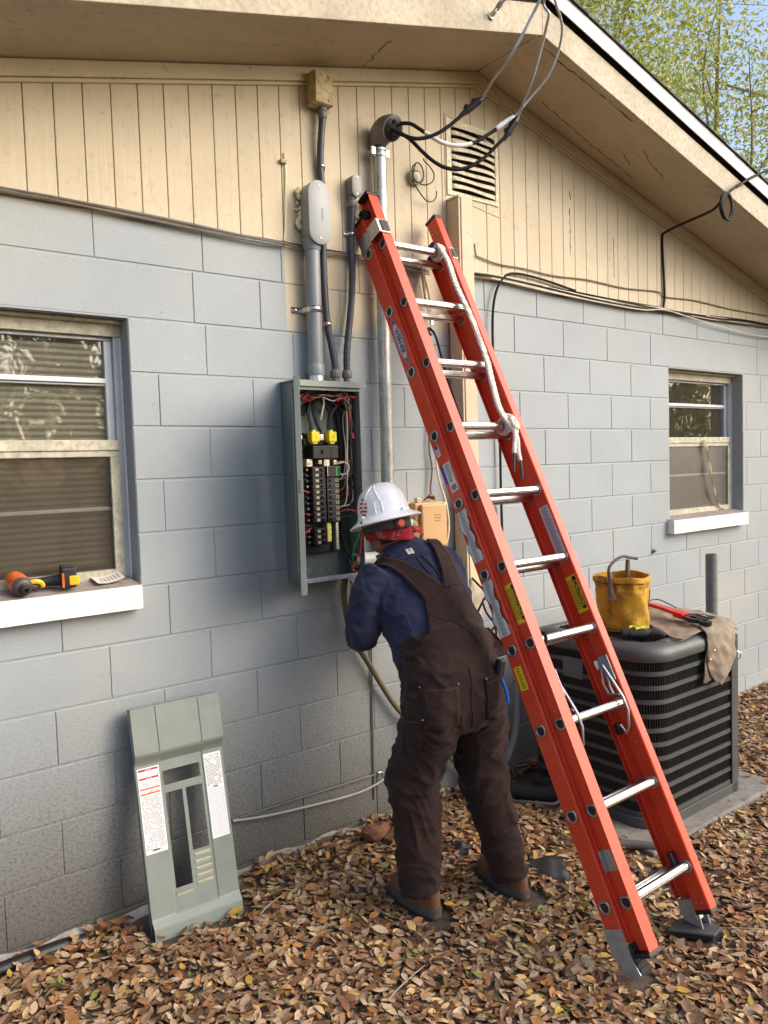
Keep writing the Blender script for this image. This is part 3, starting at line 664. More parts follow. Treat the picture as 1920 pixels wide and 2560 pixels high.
# --- old round box with cut wires
ob = thing('round_box', 'small round fixture box with cut wires curling out, right of the mast', 'electrical box', (1.10, -.015, 3.14))
m = MB(); m.lathe((1.103, SY0 - .001, 3.137), [(.037, 0), (.038, .018), (.034, .022), (.032, .0215), (.028, .012)], (0, -1, 0), 20); m.build('box_body', M('box_cream', lin(196, 186, 160), .7, 0, .15, 30, .4, 60, dirt=lin(96, 84, 60), dirt_amt=.7), ob, smooth=True)
m = MB(); m.lathe((1.103, -.028, 3.135), [(.026, 0), (.024, .014), (.012, .022), (.002, .024)], (0, -1, 0), 14); m.build('plug', M('plaster', lin(206, 200, 186), .8, 0, .2, 40, .4), ob, smooth=True)
for pts in ([(1.085, -.03, 3.12), (1.075, -.05, 3.16), (1.09, -.055, 3.195), (1.125, -.05, 3.185), (1.135, -.05, 3.14), (1.11, -.055, 3.105), (1.075, -.05, 3.12), (1.07, -.045, 3.17), (1.10, -.04, 3.20)],
            [(1.12, -.03, 3.11), (1.15, -.05, 3.105), (1.19, -.055, 3.13), (1.20, -.05, 3.17), (1.17, -.05, 3.20), (1.145, -.05, 3.212), (1.135, -.05, 3.225)],
            [(1.075, -.03, 3.13), (1.08, -.05, 3.09), (1.11, -.05, 3.06), (1.15, -.045, 3.035), (1.19, -.045, 3.035), (1.215, -.045, 3.06), (1.22, -.045, 3.09)]):
    m = MB(); m.tube(curve_pts(pts, 8), .0032, 6); m.build('cut_wire', M('old_wire', lin(62, 58, 52), .6), ob, smooth=True)
# --- boxed cable chase
ch = thing('cable_chase', 'tall beige boxed-in wooden chase on the wall behind the ladder', 'chase', (1.36, -.05, .1))
m = MB(); m.bb(1.312, 1.325, -.098, -.0138, .6, 3.063); m.bb(1.325, 1.405, -.103, -.090, .6, 3.065); m.bb(1.392, 1.4049, -.0898, -.0138, .6, 3.063)
m.build('casing', MAT_TRIM, ch, bevel=.003)
m = MB(); m.bb(1.313, 1.404, -.097, -.014, 3.0655, 3.078); m.build('top_cap', MAT_SIDING, ch, bevel=.003)
# --- meter socket + glass meter, nipple
mt = thing('electric_meter', 'round glass electric meter on a small enclosure behind the hard hat', 'meter', (.90, -.06, 1.2))
m = MB(); m.bb(.80, .955, -.085, -.001, 1.28, 1.60); m.build('enclosure', M('meter_can', lin(196, 190, 170), .5, .1, .1, 8, .1), mt, bevel=.006)
m = MB(); m.bb(.797, .958, -.0895, -.0853, 1.592, 1.604); m.build('cover_lip', M('meter_can', (1, 1, 1)), mt)
m = MB(); m.lathe((.895, -.0855, 1.465), [(.076, 0), (.076, .014), (.070, .018)], (0, -1, 0), 28); m.build('ring', MAT_STEEL, mt, smooth=True)
m = MB(); m.lathe((.895, -.1045, 1.465), [(.066, 0), (.066, .045), (.058, .060), (.02, .066), (.001, .066)], (0, -1, 0), 28); m.build('glass_dome', glass_mat('meter_glass', (.9, .9, .86), .08, .03, lin(216, 206, 170), .45), mt, smooth=True)
m = MB(); m.lathe((.895, -.104, 1.465), [(.055, 0), (.055, .022)], (0, -1, 0), 24); m.build('dial_plate', M('meter_face', lin(220, 212, 186), .5), mt, smooth=True)
m = MB(); m.lathe((.912, -.127, 1.45), [(.012, 0), (.012, .004), (.009, .004)], (0, -1, 0), 16); m.build('dial', MAT_FITTING, mt)
np_ = thing('conduit_nipple', 'short white plastic conduit stub joining the breaker panel and the meter', 'conduit', (.72, -.06, 1.3))
m = MB(); m.cyl((.672, -.062, 1.352), (.803, -.062, 1.352), .030, 20); m.build('pipe', M('white_pvc', lin(206, 208, 212), .4, 0, .05), np_, smooth=True)
m = MB(); m.lathe((.668, -.062, 1.352), [(.030, 0), (.038, .001), (.038, .03), (.031, .034)], (1, 0, 0), 20); m.build('adapter', M('white_pvc', (1, 1, 1)), np_, smooth=True)
# --- tan network interface box
nb = thing('telephone_box', 'tan plastic telephone box with vent slots, right of the meter', 'utility box', (1.07, -.06, 1.37))
m = MB(); m.bb(.985, 1.172, -.095, -.001, 1.372, 1.592); m.build('case', MAT_TANBOX, nb, bevel=.006)
m = MB(); m.bb(1.008, 1.166, -.118, -.0953, 1.378, 1.585); lid = m.build('lid', MAT_TANBOX, nb, bevel=.008)
for i in range(3):
    m = MB(); m.bb(1.085, 1.125, -.1195, -.1178, 1.53 - .014 * i, 1.534 - .014 * i); m.build('slot', M('tan_dark', lin(140, 108, 70), .7), lid)
m = MB()
for i in range(18): m.box((1.172 + random.uniform(-.003, .001), -.09 + random.uniform(-.012, .006), 1.50 + i * .005), (.010, .012, .009))
m.build('paint_drip', M('drip_white', lin(230, 222, 200), .6), nb)
lf = MB(); 
lf.add([(1.075, -.05, 1.594), (1.10, -.07, 1.62), (1.14, -.06, 1.618), (1.165, -.04, 1.596), (1.13, -.025, 1.606), (1.095, -.03, 1.605), (1.12, -.05, 1.632)], [(0, 1, 6), (1, 2, 6), (2, 3, 6), (3, 4, 6), (4, 5, 6), (5, 0, 6)])
tag(lf.build('dry_leaf', MAT_RUST), 'curled brown dead leaf on top of the tan telephone box', 'leaf')
cl = thing('cable_clip', 'small cream cable clip block on top left of the tan telephone box', 'clip', (1.03, -.06, 1.593)); m = MB(); m.bb(1.018, 1.042, -.075, -.05, 1.593, 1.615); m.build('block', MAT_CREAM, cl, bevel=.003)
m = MB(); m.lathe((1.03, -.0755, 1.605), [(.004, 0), (.004, .001)], (0, -1, 0), 8); m.build('hole', MAT_BLACK, cl)
cable('telephone_wire', 'cream telephone wires looping down beside the tan telephone box', [(1.18, -.02, 2.0), (1.182, -.03, 1.82), (1.19, -.04, 1.70), (1.215, -.06, 1.58), (1.22, -.07, 1.47), (1.20, -.07, 1.38), (1.18, -.05, 1.33)], .005, MAT_CREAM)
cable('telephone_wire', 'thin brown twisted telephone wire on the wall above the tan box', [(1.155, -.02, 1.96), (1.15, -.02, 1.85), (1.16, -.025, 1.75), (1.15, -.02, 1.65), (1.155, -.03, 1.60)], .004, MAT_COPPERWIRE)
# bare copper / cords behind the worker's right elbow
for i, pts in enumerate(([(1.33, -.11, 1.20), (1.40, -.16, 1.10), (1.45, -.17, 1.0), (1.40, -.16, .93), (1.33, -.13, .98), (1.36, -.15, 1.08), (1.44, -.14, 1.14)], [(1.42, -.05, 1.16), (1.43, -.10, 1.02), (1.47, -.12, .95), (1.50, -.1, .86), (1.49, -.06, .72)])):
    cable('hanging_cable', ('black cord looping on the chase behind the right elbow', 'black cord hanging straight down behind the ladder rail near the air conditioner')[i], pts, .0055, MAT_CABLE)
# --- cable bundles stapled along the foot of the siding
def bundle(name, label, pts, n, spread, rad, mats, cat='cable bundle', wob=.006):
    t = thing(name, label, cat, tuple(pts[0]))
    base = curve_pts(pts, 10)
    for k in range(n):
        ph = random.uniform(0, 6); oy, oz = random.uniform(-spread, spread * .2), random.uniform(-spread, spread); fr = random.uniform(2, 4)
        m = MB(); m.tube([p + Vector((0, min(0, oy * .6 + .2 * wob * math.cos(fr * p.x + ph)), oz + wob * math.sin(fr * p.x + ph))) for p in base], rad * random.uniform(.8, 1.2), 6)
        m.build('wire', mats[k % len(mats)], t, smooth=True)
    return t
MAT_OLDCBL = M('painted_cable', lin(120, 108, 88), .7, 0, .25, 12, .2, 40); MAT_GREYCBL = M('grey_cable', lin(108, 108, 106), .6, 0, .15, 12)
bundle('cable_bundle', 'bundle of old grey and brown cables under the siding left of the conduits', [(-1.9, -.022, 2.735), (-.732, -.022, 2.737), (-.426, -.022, 2.735), (-.073, -.022, 2.730), (.15, -.022, 2.725), (.37, -.022, 2.722)], 6, .008, .0036, [MAT_GREYCBL, MAT_OLDCBL, MAT_GREYCBL, MAT_OLDCBL])
bundle('cable_bundle', 'short run of cables passing behind the conduits towards the ladder', [(.36, -.022, 2.722), (.55, -.018, 2.715), (.72, -.018, 2.722), (.95, -.02, 2.712), (1.18, -.02, 2.705)], 4, .008, .0036, [MAT_OLDCBL, MAT_GREYCBL])
bundle('cable_bundle', 'bundle of black and cream cables under the siding right of the chase', [(1.41, -.025, 2.722), (1.50, -.025, 2.733), (1.71, -.025, 2.735), (2.28, -.025, 2.719), (2.7, -.022, 2.712), (3.15, -.022, 2.714), (3.77, -.022, 2.720), (4.55, -.022, 2.735), (5.4, -.022, 2.735)], 6, .010, .0050, [MAT_CABLE, MAT_CREAM, MAT_CABLE, MAT_OLDCBL])
cable('sagging_wire', 'cream wire sagging below the siding towards the right window', [(1.6, -.028, 2.725), (2.2, -.03, 2.700), (2.9, -.03, 2.690), (3.16, -.03, 2.713), (3.5, -.03, 2.690), (4.0, -.03, 2.655), (4.55, -.03, 2.645), (5.4, -.03, 2.70)], .0042, MAT_CREAM)
cable('siding_wire', 'thin brown wire stapled across the lower siding boards at right', [(1.493, -.020, 2.885), (1.500, -.022, 2.83), (1.53, -.022, 2.822), (1.66, -.022, 2.806), (1.855, -.022, 2.808), (2.1, -.022, 2.80), (2.408, -.022, 2.813), (2.75, -.022, 2.806), (3.11, -.022, 2.823), (3.2, -.022, 2.80), (3.541, -.022, 2.812), (4.0, -.022, 2.80), (4.549, -.022, 2.801), (5.2, -.022, 2.80)], .0038, MAT_OLDCBL)
cable('black_cable', 'black coaxial cable arching off the bundle and dropping beside the ladder', [(2.28, -.03, 2.735), (2.0, -.03, 2.765), (1.80, -.03, 2.772), (1.70, -.03, 2.745), (1.635, -.028, 2.66), (1.607, -.026, 2.53), (1.606, -.025, 2.30), (1.618, -.025, 2.10), (1.640, -.025, 1.89), (1.640, -.025, 1.6), (1.645, -.025, 1.30), (1.65, -.025, .9)], .0068, MAT_CABLE)
cable('black_cable', 'black cable slanting down the wall between the ladder rails', [(1.16, -.04, 2.43), (1.17, -.07, 2.38), (1.22, -.09, 2.18), (1.30, -.118, 1.93), (1.37, -.118, 1.70), (1.415, -.118, 1.57), (1.45, -.08, 1.35)], .0062, MAT_CABLE)
gp = thing('ground_clamp', 'weathered metal clamp with wires on the wall behind the upper rungs', 'clamp', (1.17, -.03, 2.42))
m = MB(); m.lathe((1.175, -.006, 2.42), [(.022, 0), (.022, .018), (.016, .03), (.006, .032)], (0, -1, 0), 14); m.build('body', MAT_CASTGREY, gp, smooth=True)
m = MB(); m.box((1.17, -.04, 2.47), (.018, .012, .05)); m.box((1.19, -.04, 2.49), (.04, .01, .014)); m.build('lug', MAT_STEEL, gp, bevel=.003)
m = MB(); m.tube(curve_pts([(1.13, -.02, 2.72), (1.135, -.03, 2.62), (1.15, -.03, 2.54), (1.17, -.035, 2.49)], 8), .006, 7); m.tube(curve_pts([(1.135, -.02, 2.71), (1.165, -.03, 2.60), (1.175, -.03, 2.52), (1.18, -.035, 2.47)], 8), .006, 7); m.build('lead', M('lead_cream', lin(180, 168, 138), .7, 0, .2, 20), gp, smooth=True)
sk = thing('overhead_cable', 'black cable from overhead with a coiled loop on the barge board, dropping to the bundle', 'cable', (3.06, -.47, 3.22))
m = MB(); m.tube(curve_pts([(3.16, -.03, 2.73), (3.18, -.025, 2.80), (3.174, -.025, 2.947), (3.168, -.022, 3.16), (3.175, -.045, 3.20), (3.145, -.2, 3.215), (3.085, -.36, 3.212), (3.02, -.455, 3.205), (3.0, -.50, 3.225), (3.10, -.50, 3.30), (3.21, -.50, 3.36), (3.6, -.5, 3.535), (5, -.6, 4.1), (14, -1.5, 7.2)], 8), .0078, 7); m.build('lead', MAT_CABLE, sk, smooth=True)
m = MB(); pts = [Vector((3.075 + .065 * math.cos(a) + .006 * math.sin(a / 3), -.50 - .004 * math.sin(a / 2), 3.215 + .075 * math.sin(a) + .004 * math.cos(a / 2))) for a in (k * math.pi / 8 for k in range(0, 42))]; m.tube(pts, .0072, 7); m.build('coil', MAT_CABLE, sk, smooth=True)
m = MB(); m.lathe((3.21, -.50, 3.36), [(.009, -.03), (.011, -.02), (.009, 0), (.011, .02), (.008, .03)], (.9, 0, .42), 8); m.build('clamp', MAT_CABLE, sk, smooth=True)
# --- low cables on the wall
cable('low_wall_cable', 'thin grey cable stapled along the low block joint right of the leaning cover', [(.02, -.008, .3275), (.24, -.007, .327), (.45, -.007, .324), (.79, -.008, .318), (.95, -.008, .318)], .0038, MAT_GREYCBL)
cable('low_wall_cable', 'pale cable sagging below the low block joint towards the worker', [(.02, -.012, .326), (.15, -.016, .305), (.321, -.018, .287), (.592, -.018, .266), (.72, -.016, .268), (.807, -.014, .285), (.90, -.012, .315)], .0055, M('pale_cable', lin(160, 158, 150), .6, 0, .15, 14))
cable('drain_hose', 'olive brown cable hose curving down from under the panel behind the worker', [(.60, -.055, 1.285), (.605, -.035, 1.20), (.622, -.03, 1.07), (.655, -.032, .98), (.735, -.036, .85), (.86, -.04, .652), (.95, -.045, .55), (1.10, -.05, .42), (1.25, -.06, .25), (1.40, -.06, .12)], .0135, M('olive_hose', lin(104, 92, 68), .6, 0, .15, 20, .15, 60), n=10, seg=10)
cable('vertical_wire', 'thin grey wire running straight down the block wall under the panel', [(.770, -.006, 1.15), (.767, -.007, .924), (.761, -.006, .639), (.760, -.007, .484), (.756, -.006, .20)], .004, MAT_GREYCBL)
an = thing('wall_anchor', 'small bent metal anchor holding the low cable at the block joint', 'anchor', (.79, -.01, .32)); m = MB(); m.box((.785, -.012, .322), (.022, .014, .014)); m.box((.80, -.02, .310), (.006, .006, .03)); m.build('bracket', MAT_STEEL, an, bevel=.002)
wa = thing('wall_anchor', 'corroded bolt anchor on the block wall above the yellow bucket', 'anchor', (3.058, -.01, 1.16)); m = MB(); m.lathe((3.058, -.004, 1.17), [(.016, 0), (.014, .006), (.008, .008), (.008, .02)], (0, -1, 0), 10); m.build('bolt', MAT_FITTING, wa, smooth=True)
# --- standpipe
sp = thing('standpipe', 'weathered grey plastic standpipe rising behind the air conditioner', 'pipe', (3.05, -.36, 0))
m = MB(); m.lathe((3.06, -.40, 0.0), [(.034, 0), (.034, 1.172), (.033, 1.178), (.029, 1.178), (.029, 1.0)], seg=24, caps=False); m.build('pipe', M('standpipe_grey', lin(108, 110, 106), .6, 0, .12, 8, .15, 60, dirt=lin(60, 60, 56), dirt_amt=.5), sp, smooth=True)
# ------------------------------------------------------------------ breaker panel
PX0, PX1, PZ0, PZ1, PD = .335, .668, 1.290, 2.135, -.116
panel = thing('breaker_panel', 'open grey breaker panel full of wires and black breakers, mounted on the wall', 'breaker panel', ((PX0 + PX1) / 2, -.05, PZ0))
MAT_INNER = M('panel_inner', lin(92, 102, 102), .45, 0, .08, 5, .06, 80)
m = MB(); th = .003
m.bb(PX0, PX1, -.004, -.001, PZ0, PZ1); back = m.build('back_plate', MAT_INNER, panel)
for nm, b in (('side_wall', (PX0, PX0 + th, PD, -.0045, PZ0, PZ1)), ('side_wall', (PX1 - th, PX1, PD, -.0045, PZ0, PZ1)), ('bottom_wall', (PX0 + .0032, PX1 - .0032, PD + .004, -.0045, PZ0, PZ0 + th))):
    m = MB(); m.bb(*b); m.build(nm, MAT_PANELGREY, panel)
m = MB(); m.bb(PX0 - .012, PX1 + .022, PD - .014, -.0045, PZ1 + .0005, PZ1 + .006); m.bb(PX0 - .012, PX1 + .022, PD - .017, PD - .0145, PZ1 - .020, PZ1 + .006); m.bb(PX0 + .004, PX1 - .002, PD - .004, PD - .001, PZ1 - .034, PZ1 - .008)
m.build('rain_lip', MAT_COVERGREY, panel, bevel=.0015)
m = MB(); m.bb(PX0 + .004, PX1 + .002, PD - .006, PD + .003, PZ0 - .003, PZ0 + .0145); m.build('bottom_lip', M('bare_alu', lin(170, 176, 190), .4, .4, .2, 40, .3, 60), panel, bevel=.001)
# hinge strip on the outside left + swung-out door seen almost edge on
m = MB(); m.bb(PX0 - .010, PX0 - .001, PD + .012, PD + .05, PZ0 + .02, PZ1 - .03); m.build('hinge_strip', MAT_PANELGREY, panel, bevel=.002)
ta = math.radians(122.5); dd = Vector((math.cos(ta), -math.sin(ta), 0)); dn = Vector((dd.y, -dd.x, 0)); hp = Vector((PX0 - .001, PD - .003, 0))
R = Matrix((dd, dn, Vector((0, 0, 1)))).transposed(); mid = hp + dd * .150 + Vector((0, 0, 1.705))
m = MB(); m.box(mid, (.295, .003, .835), R)
m.box(mid + dd * .1475 + dn * -.011, (.003, .022, .835), R)
m.box(mid + Vector((0, 0, .416)) + dn * -.011, (.295, .022, .003), R); m.box(mid + Vector((0, 0, -.416)) + dn * -.011, (.295, .022, .003), R)
door = m.build('door', MAT_COVERGREY, panel, bevel=.001)
m = MB(); m.box(mid + dd * .149 + dn * -.011, (.004, .012, .05), R); m.build('latch', MAT_FITTING, door, bevel=.002)
# interior
BX0, BX1 = .372, .580
m = MB(); m.bb(.372, .590, -.030, -.0045, 1.400, 1.925); m.build('bus_tray', MAT_BLACK, panel, bevel=.003)
MAT_BRK = M('breaker_black', lin(24, 24, 25), .38, 0, .12, 20, .03)
m = MB(); m.bb(.405, .565, -.055, -.0305, 1.872, 1.900); m.build('mount_bar', MAT_BLACK, panel, bevel=.003)
mb_ = MB(); mb_.bb(.432, .563, -.088, -.0305, 1.812, 1.868); mbo = mb_.build('main_breaker', M('main_brk', lin(44, 42, 40), .4), panel, bevel=.003)
m = MB(); m.bb(.475, .489, -.097, -.0882, 1.836, 1.852); m.build('toggle', MAT_BLACK, mbo, bevel=.002)
m = MB(); m.bb(.524, .526, -.0895, -.0882, 1.815, 1.865); m.build('seam', MAT_BLACK, mbo)
MAT_YEL = M('yellow_plastic', lin(238, 220, 40), .4, 0, .05)
for x in (.447, .536):
    m = MB(); m.bb(x - .020, x + .020, -.090, -.050, 1.884, 1.928); y_ = m.build('lug_cover', MAT_YEL, panel, bevel=.003)
    m = MB(); m.bb(x - .012, x + .004, -.086, -.06, 1.9285, 1.936); m.bb(x - .012, x + .010, -.086, -.06, 1.876, 1.8835); m.build('tab', MAT_YEL, y_, bevel=.001)
    m = MB(); m.lathe((x + .002, -.0902, 1.906), [(.0025, 0), (.0025, .0006)], (0, -1, 0), 8); m.build('hole', MAT_BLACK, y_)
MAT_LUG = M('lug_alu', lin(214, 206, 186), .35, .7, .15, 60, .2)
for x, z, s in ((.424, 1.795, .030), (.478, 1.798, .018), (.512, 1.795, .030), (.556, 1.795, .018), (.490, 1.905, .024), (.384, 1.905, .016)):
    m = MB(); m.bb(x - s / 2, x + s / 2, -.070, -.031, z - s * .55, z + s * .55); lg = m.build('lug', MAT_LUG, panel, bevel=.002)
    m = MB(); m.lathe((x, -.0702, z), [(s * .28, 0), (s * .28, .002), (s * .14, .0021), (s * .13, 0.0005)], (0, -1, 0), 10); m.build('lug_screw', MAT_STEEL, lg, smooth=True)
# breaker columns
bme = MB(); bme.bb(-.033, .033, -.040, 0, -.0118, .0118); bme_m = bme.mesh('breaker', MAT_BRK)
tgl = MB(); tgl.bb(-.006, .006, -.009, 0, -.004, .004); tgl_m = tgl.mesh('toggle', MAT_BLACK)
lbl = MB(); lbl.bb(-.0085, .0085, -.0006, 0, -.0065, .0065); lbl_m = lbl.mesh('rating_label', M('label_grey', lin(150, 142, 120), .6))
scr = MB(); scr.lathe((0, 0, 0), [(.0055, 0), (.0055, .003), (.003, .0035), (.0028, .002)], (0, -1, 0), 10); scr_m = scr.mesh('terminal_screw', MAT_LUG, True)
MAT_TXT = M('print_white', lin(210, 206, 190), .6)
def breaker(x, z, double, side, amp, n_txt):
    o = link('breaker', bme_m, panel, loc=(x, -.0305, z)); bv = o.modifiers.new('b', 'BEVEL'); bv.width = .0018; bv.segments = 2
    s = -1 if side == 'l' else 1
    link('toggle', tgl_m, o, loc=(.016 if side == 'l' else -.012, -.0402, 0)); link('rating_label', lbl_m, o, loc=(-.010 if side == 'l' else .020, -.0403, 0))
    link('terminal_screw', scr_m, o, loc=(s * .043, -.012, 0))
    text_mesh(amp, .010, MAT_TXT if side == 'l' else MAT_BLACK, (-.010 if side == 'l' else .020, -.0411, 0), (1, 0, 0), (0, 0, 1), 'rating', o, bold=.0004)
zs = 1.765; k = 0
for i in range(14):
    amp = ('50', '50', '40', '40', '15', '15', '15', '15', '15', '20', '20', '15', '15', '15')[i]
    z = 1.766 - .0243 * i
    if i == 10: continue
    breaker(.469, z, i < 4, 'l', amp, i)
gf = MB(); gf.bb(.506, .578, -.078, -.0305, 1.733, 1.779); g = gf.build('surge_breaker', MAT_BRK, panel, bevel=.002)
m = MB(); m.bb(.552, .559, -.0788, -.0782, 1.736, 1.776); m.build('green_strip', M('green_print', lin(40, 160, 70), .5), g)
m = MB(); m.bb(.508, .511, -.0788, -.0782, 1.736, 1.776); m.build('white_strip', MAT_TXT, g)
for i in range(8):
    z = 1.717 - .0243 * i
    breaker(.541, z, False, 'r', ('30', '30', '15', '20', '15', '20', '15', '15')[i], i)
m = MB()
for i in range(7): m.bb(.509, .528 + .002 * (i % 2), -.062, -.058, 1.450 + i * .0115, 1.4605 + i * .0115)
m.bb(.509, .524, -.0578, -.055, 1.449, 1.531); m.build('filler_strip', M('pale_yellow', lin(244, 234, 110), .5), panel)
# neutral / ground bars with screws
for x, z0_, z1_ in ((.388, 1.412, 1.82), (.565, 1.408, 1.53)):
    m = MB(); m.bb(x - .007, x + .007, -.055, -.0305, z0_, z1_); bar = m.build('neutral_bar', MAT_LUG, panel, bevel=.001)
    n = int((z1_ - z0_) / .0115)
    for i in range(n):
        s = MB(); s.lathe((x + random.uniform(-.002, .002), -.0552, z0_ + .006 + i * .0115), [(.004, 0), (.004, .003), (.002, .004)], (0, -1, 0), 8); s.build('bar_screw', MAT_STEEL, bar)
# knockouts at the bottom, nipple ring
for x in (.443, .549):
    m = MB(); m.lathe((x, -.0045, 1.323), [(.013, 0), (.013, .002), (.009, .0022), (.008, .0005)], (0, -1, 0), 14); m.build('knockout', MAT_PANELGREY, panel, smooth=True)
m = MB(); m.lathe((.6645, -.062, 1.352), [(.022, -.001), (.034, 0), (.034, -.022), (.027, -.024), (.022, -.022)], (1, 0, 0), 22, False); m.build('nipple_bushing', M('bushing', lin(150, 152, 150), .5), panel, smooth=True)
# wiring
WM = {'k': M('wire_black', lin(22, 22, 24), .45), 'w': M('wire_white', lin(196, 186, 170), .5), 'r': M('wire_red', lin(196, 40, 44), .45), 'g': M('wire_green', lin(30, 130, 60), .45), 't': M('wire_tan', lin(126, 108, 88), .6), 'm': M('wire_maroon', lin(96, 44, 44), .5)}
def wire(c, pts, r=.0022, n=8):
    m = MB(); m.tube(curve_pts(pts, n), r, 6); m.build('wire', WM[c], panel, smooth=True)
# service conductors from the PVC hub
for x0, x1, xt in ((.462, .440, .44), (.478, .476, .49), (.505, .534, .535)):
    wire('k', [(x0, -.055, 2.14), (x0 - .004, -.05, 2.08), ((x0 + x1) / 2 + (.03 if x1 > .52 else -.01), -.045, 2.02), (x1, -.06, 1.96), (xt, -.065, 1.925)], .0075)
wire('w', [(.50, -.055, 2.14), (.512, -.062, 2.06), (.50, -.068, 2.02), (.488, -.07, 1.98)], .0045)
# big cable that arcs up and over to the right lug, feeder cables down the right side to the nipple
wire('k', [(.535, -.065, 1.93), (.545, -.06, 1.99), (.585, -.055, 2.04), (.635, -.05, 2.03)], .0068)
for dx in (0, .014, .027):
    wire('k', [(.40 + dx, -.03, 2.00), (.44 + dx, -.03, 2.055), (.52, -.028, 2.075), (.585, -.03, 2.05), (.610 + dx * .7, -.03, 1.95), (.612 + dx * .8, -.03, 1.75), (.608 + dx * .8, -.03, 1.55), (.612 + dx * .8, -.032, 1.44), (.632 + dx * .5, -.05, 1.372), (.655, -.062, 1.352)], .006)
# branch circuit wires: fans from the flexible conduits to breakers on both sides
rs = random.Random(3)
for i in range(34):
    c = rs.choice('kkkwwtkrkmwkkt'); left = i % 2 == 0
    src = (rs.choice((.585, .648)) + rs.uniform(-.01, .01), -.055, 2.135)
    zt = 1.766 - .0243 * rs.randint(0, 13) if left else 1.717 - .0243 * rs.randint(0, 7)
    if left:
        xl = .346 + rs.uniform(0, .022); xe = .43 if c in 'krm' else .392
        pts = [src, (rs.uniform(.5, .58), rs.uniform(-.09, -.05), rs.uniform(2.08, 2.12)), (rs.uniform(.40, .45), rs.uniform(-.09, -.04), rs.uniform(2.06, 2.115)), (xl + .012, rs.uniform(-.09, -.05), rs.uniform(1.97, 2.05)), (xl, rs.uniform(-.085, -.045), (1.97 + zt) / 2), (xl + .004, -.06, zt + .03), (xe, -.055, zt)]
    else:
        xl = .604 + rs.uniform(0, .045); pts = [src, (rs.uniform(.60, .65), rs.uniform(-.09, -.05), rs.uniform(2.06, 2.11)), (xl + .01, rs.uniform(-.09, -.05), rs.uniform(1.95, 2.03)), (xl, rs.uniform(-.085, -.05), (1.97 + zt) / 2), (xl - .004, -.07, zt + .03), (.585, -.055, zt)]
    wire(c, pts, .0021)
for i in range(12):   # tangle across the top
    c = 'wtkkrtwkkmkt'[i]
    wire(c, [(.345 + rs.uniform(0, .02), rs.uniform(-.095, -.05), rs.uniform(1.98, 2.09)), (.40, rs.uniform(-.1, -.05), rs.uniform(2.05, 2.11)), (.47 + rs.uniform(-.02, .02), rs.uniform(-.1, -.05), rs.uniform(2.07, 2.115)), (.55, rs.uniform(-.1, -.05), rs.uniform(2.05, 2.11)), (.61 + rs.uniform(0, .02), rs.uniform(-.1, -.05), rs.uniform(2.02, 2.1)), (.645, -.06, rs.uniform(1.9, 2.05))], .0022)
for a in range(2):
    wire('w', [(.556, -.072, 1.797 - a * .01), (.600 + a * .004, -.085, 1.792), (.618, -.085, 1.765), (.600, -.08, 1.742), (.580, -.07, 1.744 - a * .004)], .0022)
wire('r', [(.576, -.07, 1.58), (.605, -.09, 1.585), (.632, -.11, 1.575), (.648, -.14, 1.56), (.66, -.17, 1.545)], .0024); wire('k', [(.576, -.07, 1.556), (.61, -.09, 1.555), (.64, -.12, 1.545), (.662, -.16, 1.53)], .0022)
wire('r', [(.352, -.07, 1.475), (.37, -.085, 1.49), (.392, -.085, 1.505), (.415, -.075, 1.515)], .0026)
wire('g', [(.652, -.115, 1.50), (.640, -.11, 1.46), (.622, -.10, 1.42), (.612, -.10, 1.37), (.620, -.09, 1.33), (.632, -.08, 1.31)], .0026); wire('r', [(.660, -.12, 1.50), (.652, -.115, 1.45), (.640, -.115, 1.39), (.610, -.115, 1.345), (.597, -.11, 1.325), (.618, -.105, 1.312), (.630, -.10, 1.302)], .0026)
wire('k', [(.668, -.122, 1.49), (.662, -.11, 1.44), (.650, -.1, 1.40), (.634, -.09, 1.36), (.655, -.07, 1.345)], .0018)
wn_m = MB(); wn_m.lathe((0, 0, 0), [(.003, 0), (.0055, .004), (.0075, .022), (.0085, .026), (.007, .027)], (0, 0, 1), 10); wnm = wn_m.mesh('wire_nut', M('red_wirenut', lin(206, 44, 60), .45), True)
for x, y, z, d in ((.588, -.085, 2.085, (.8, -.1, -.5)), (.634, -.085, 2.083, (.95, -.1, -.1)), (.560, -.092, 2.062, (.8, 0, .45)), (.648, -.08, 1.925, (.02, 0, -1)), (.352, -.095, 1.98, (.1, -.1, -1)), (.356, -.095, 1.88, (.3, -.1, -1)), (.352, -.095, 1.79, (.3, 0, -1)), (.350, -.095, 1.71, (.1, 0, -1)), (.348, -.095, 2.05, (.1, 0, -1))):
    o = link('wire_nut', wnm, panel, loc=(x, y, z)); o.rotation_euler = rot_to(d).to_euler()
m = MB(); m.bb(.578, .600, -.078, -.07, 1.792, 1.800); m.build('orange_tag', M('orange_tag', lin(214, 96, 30), .5), panel)

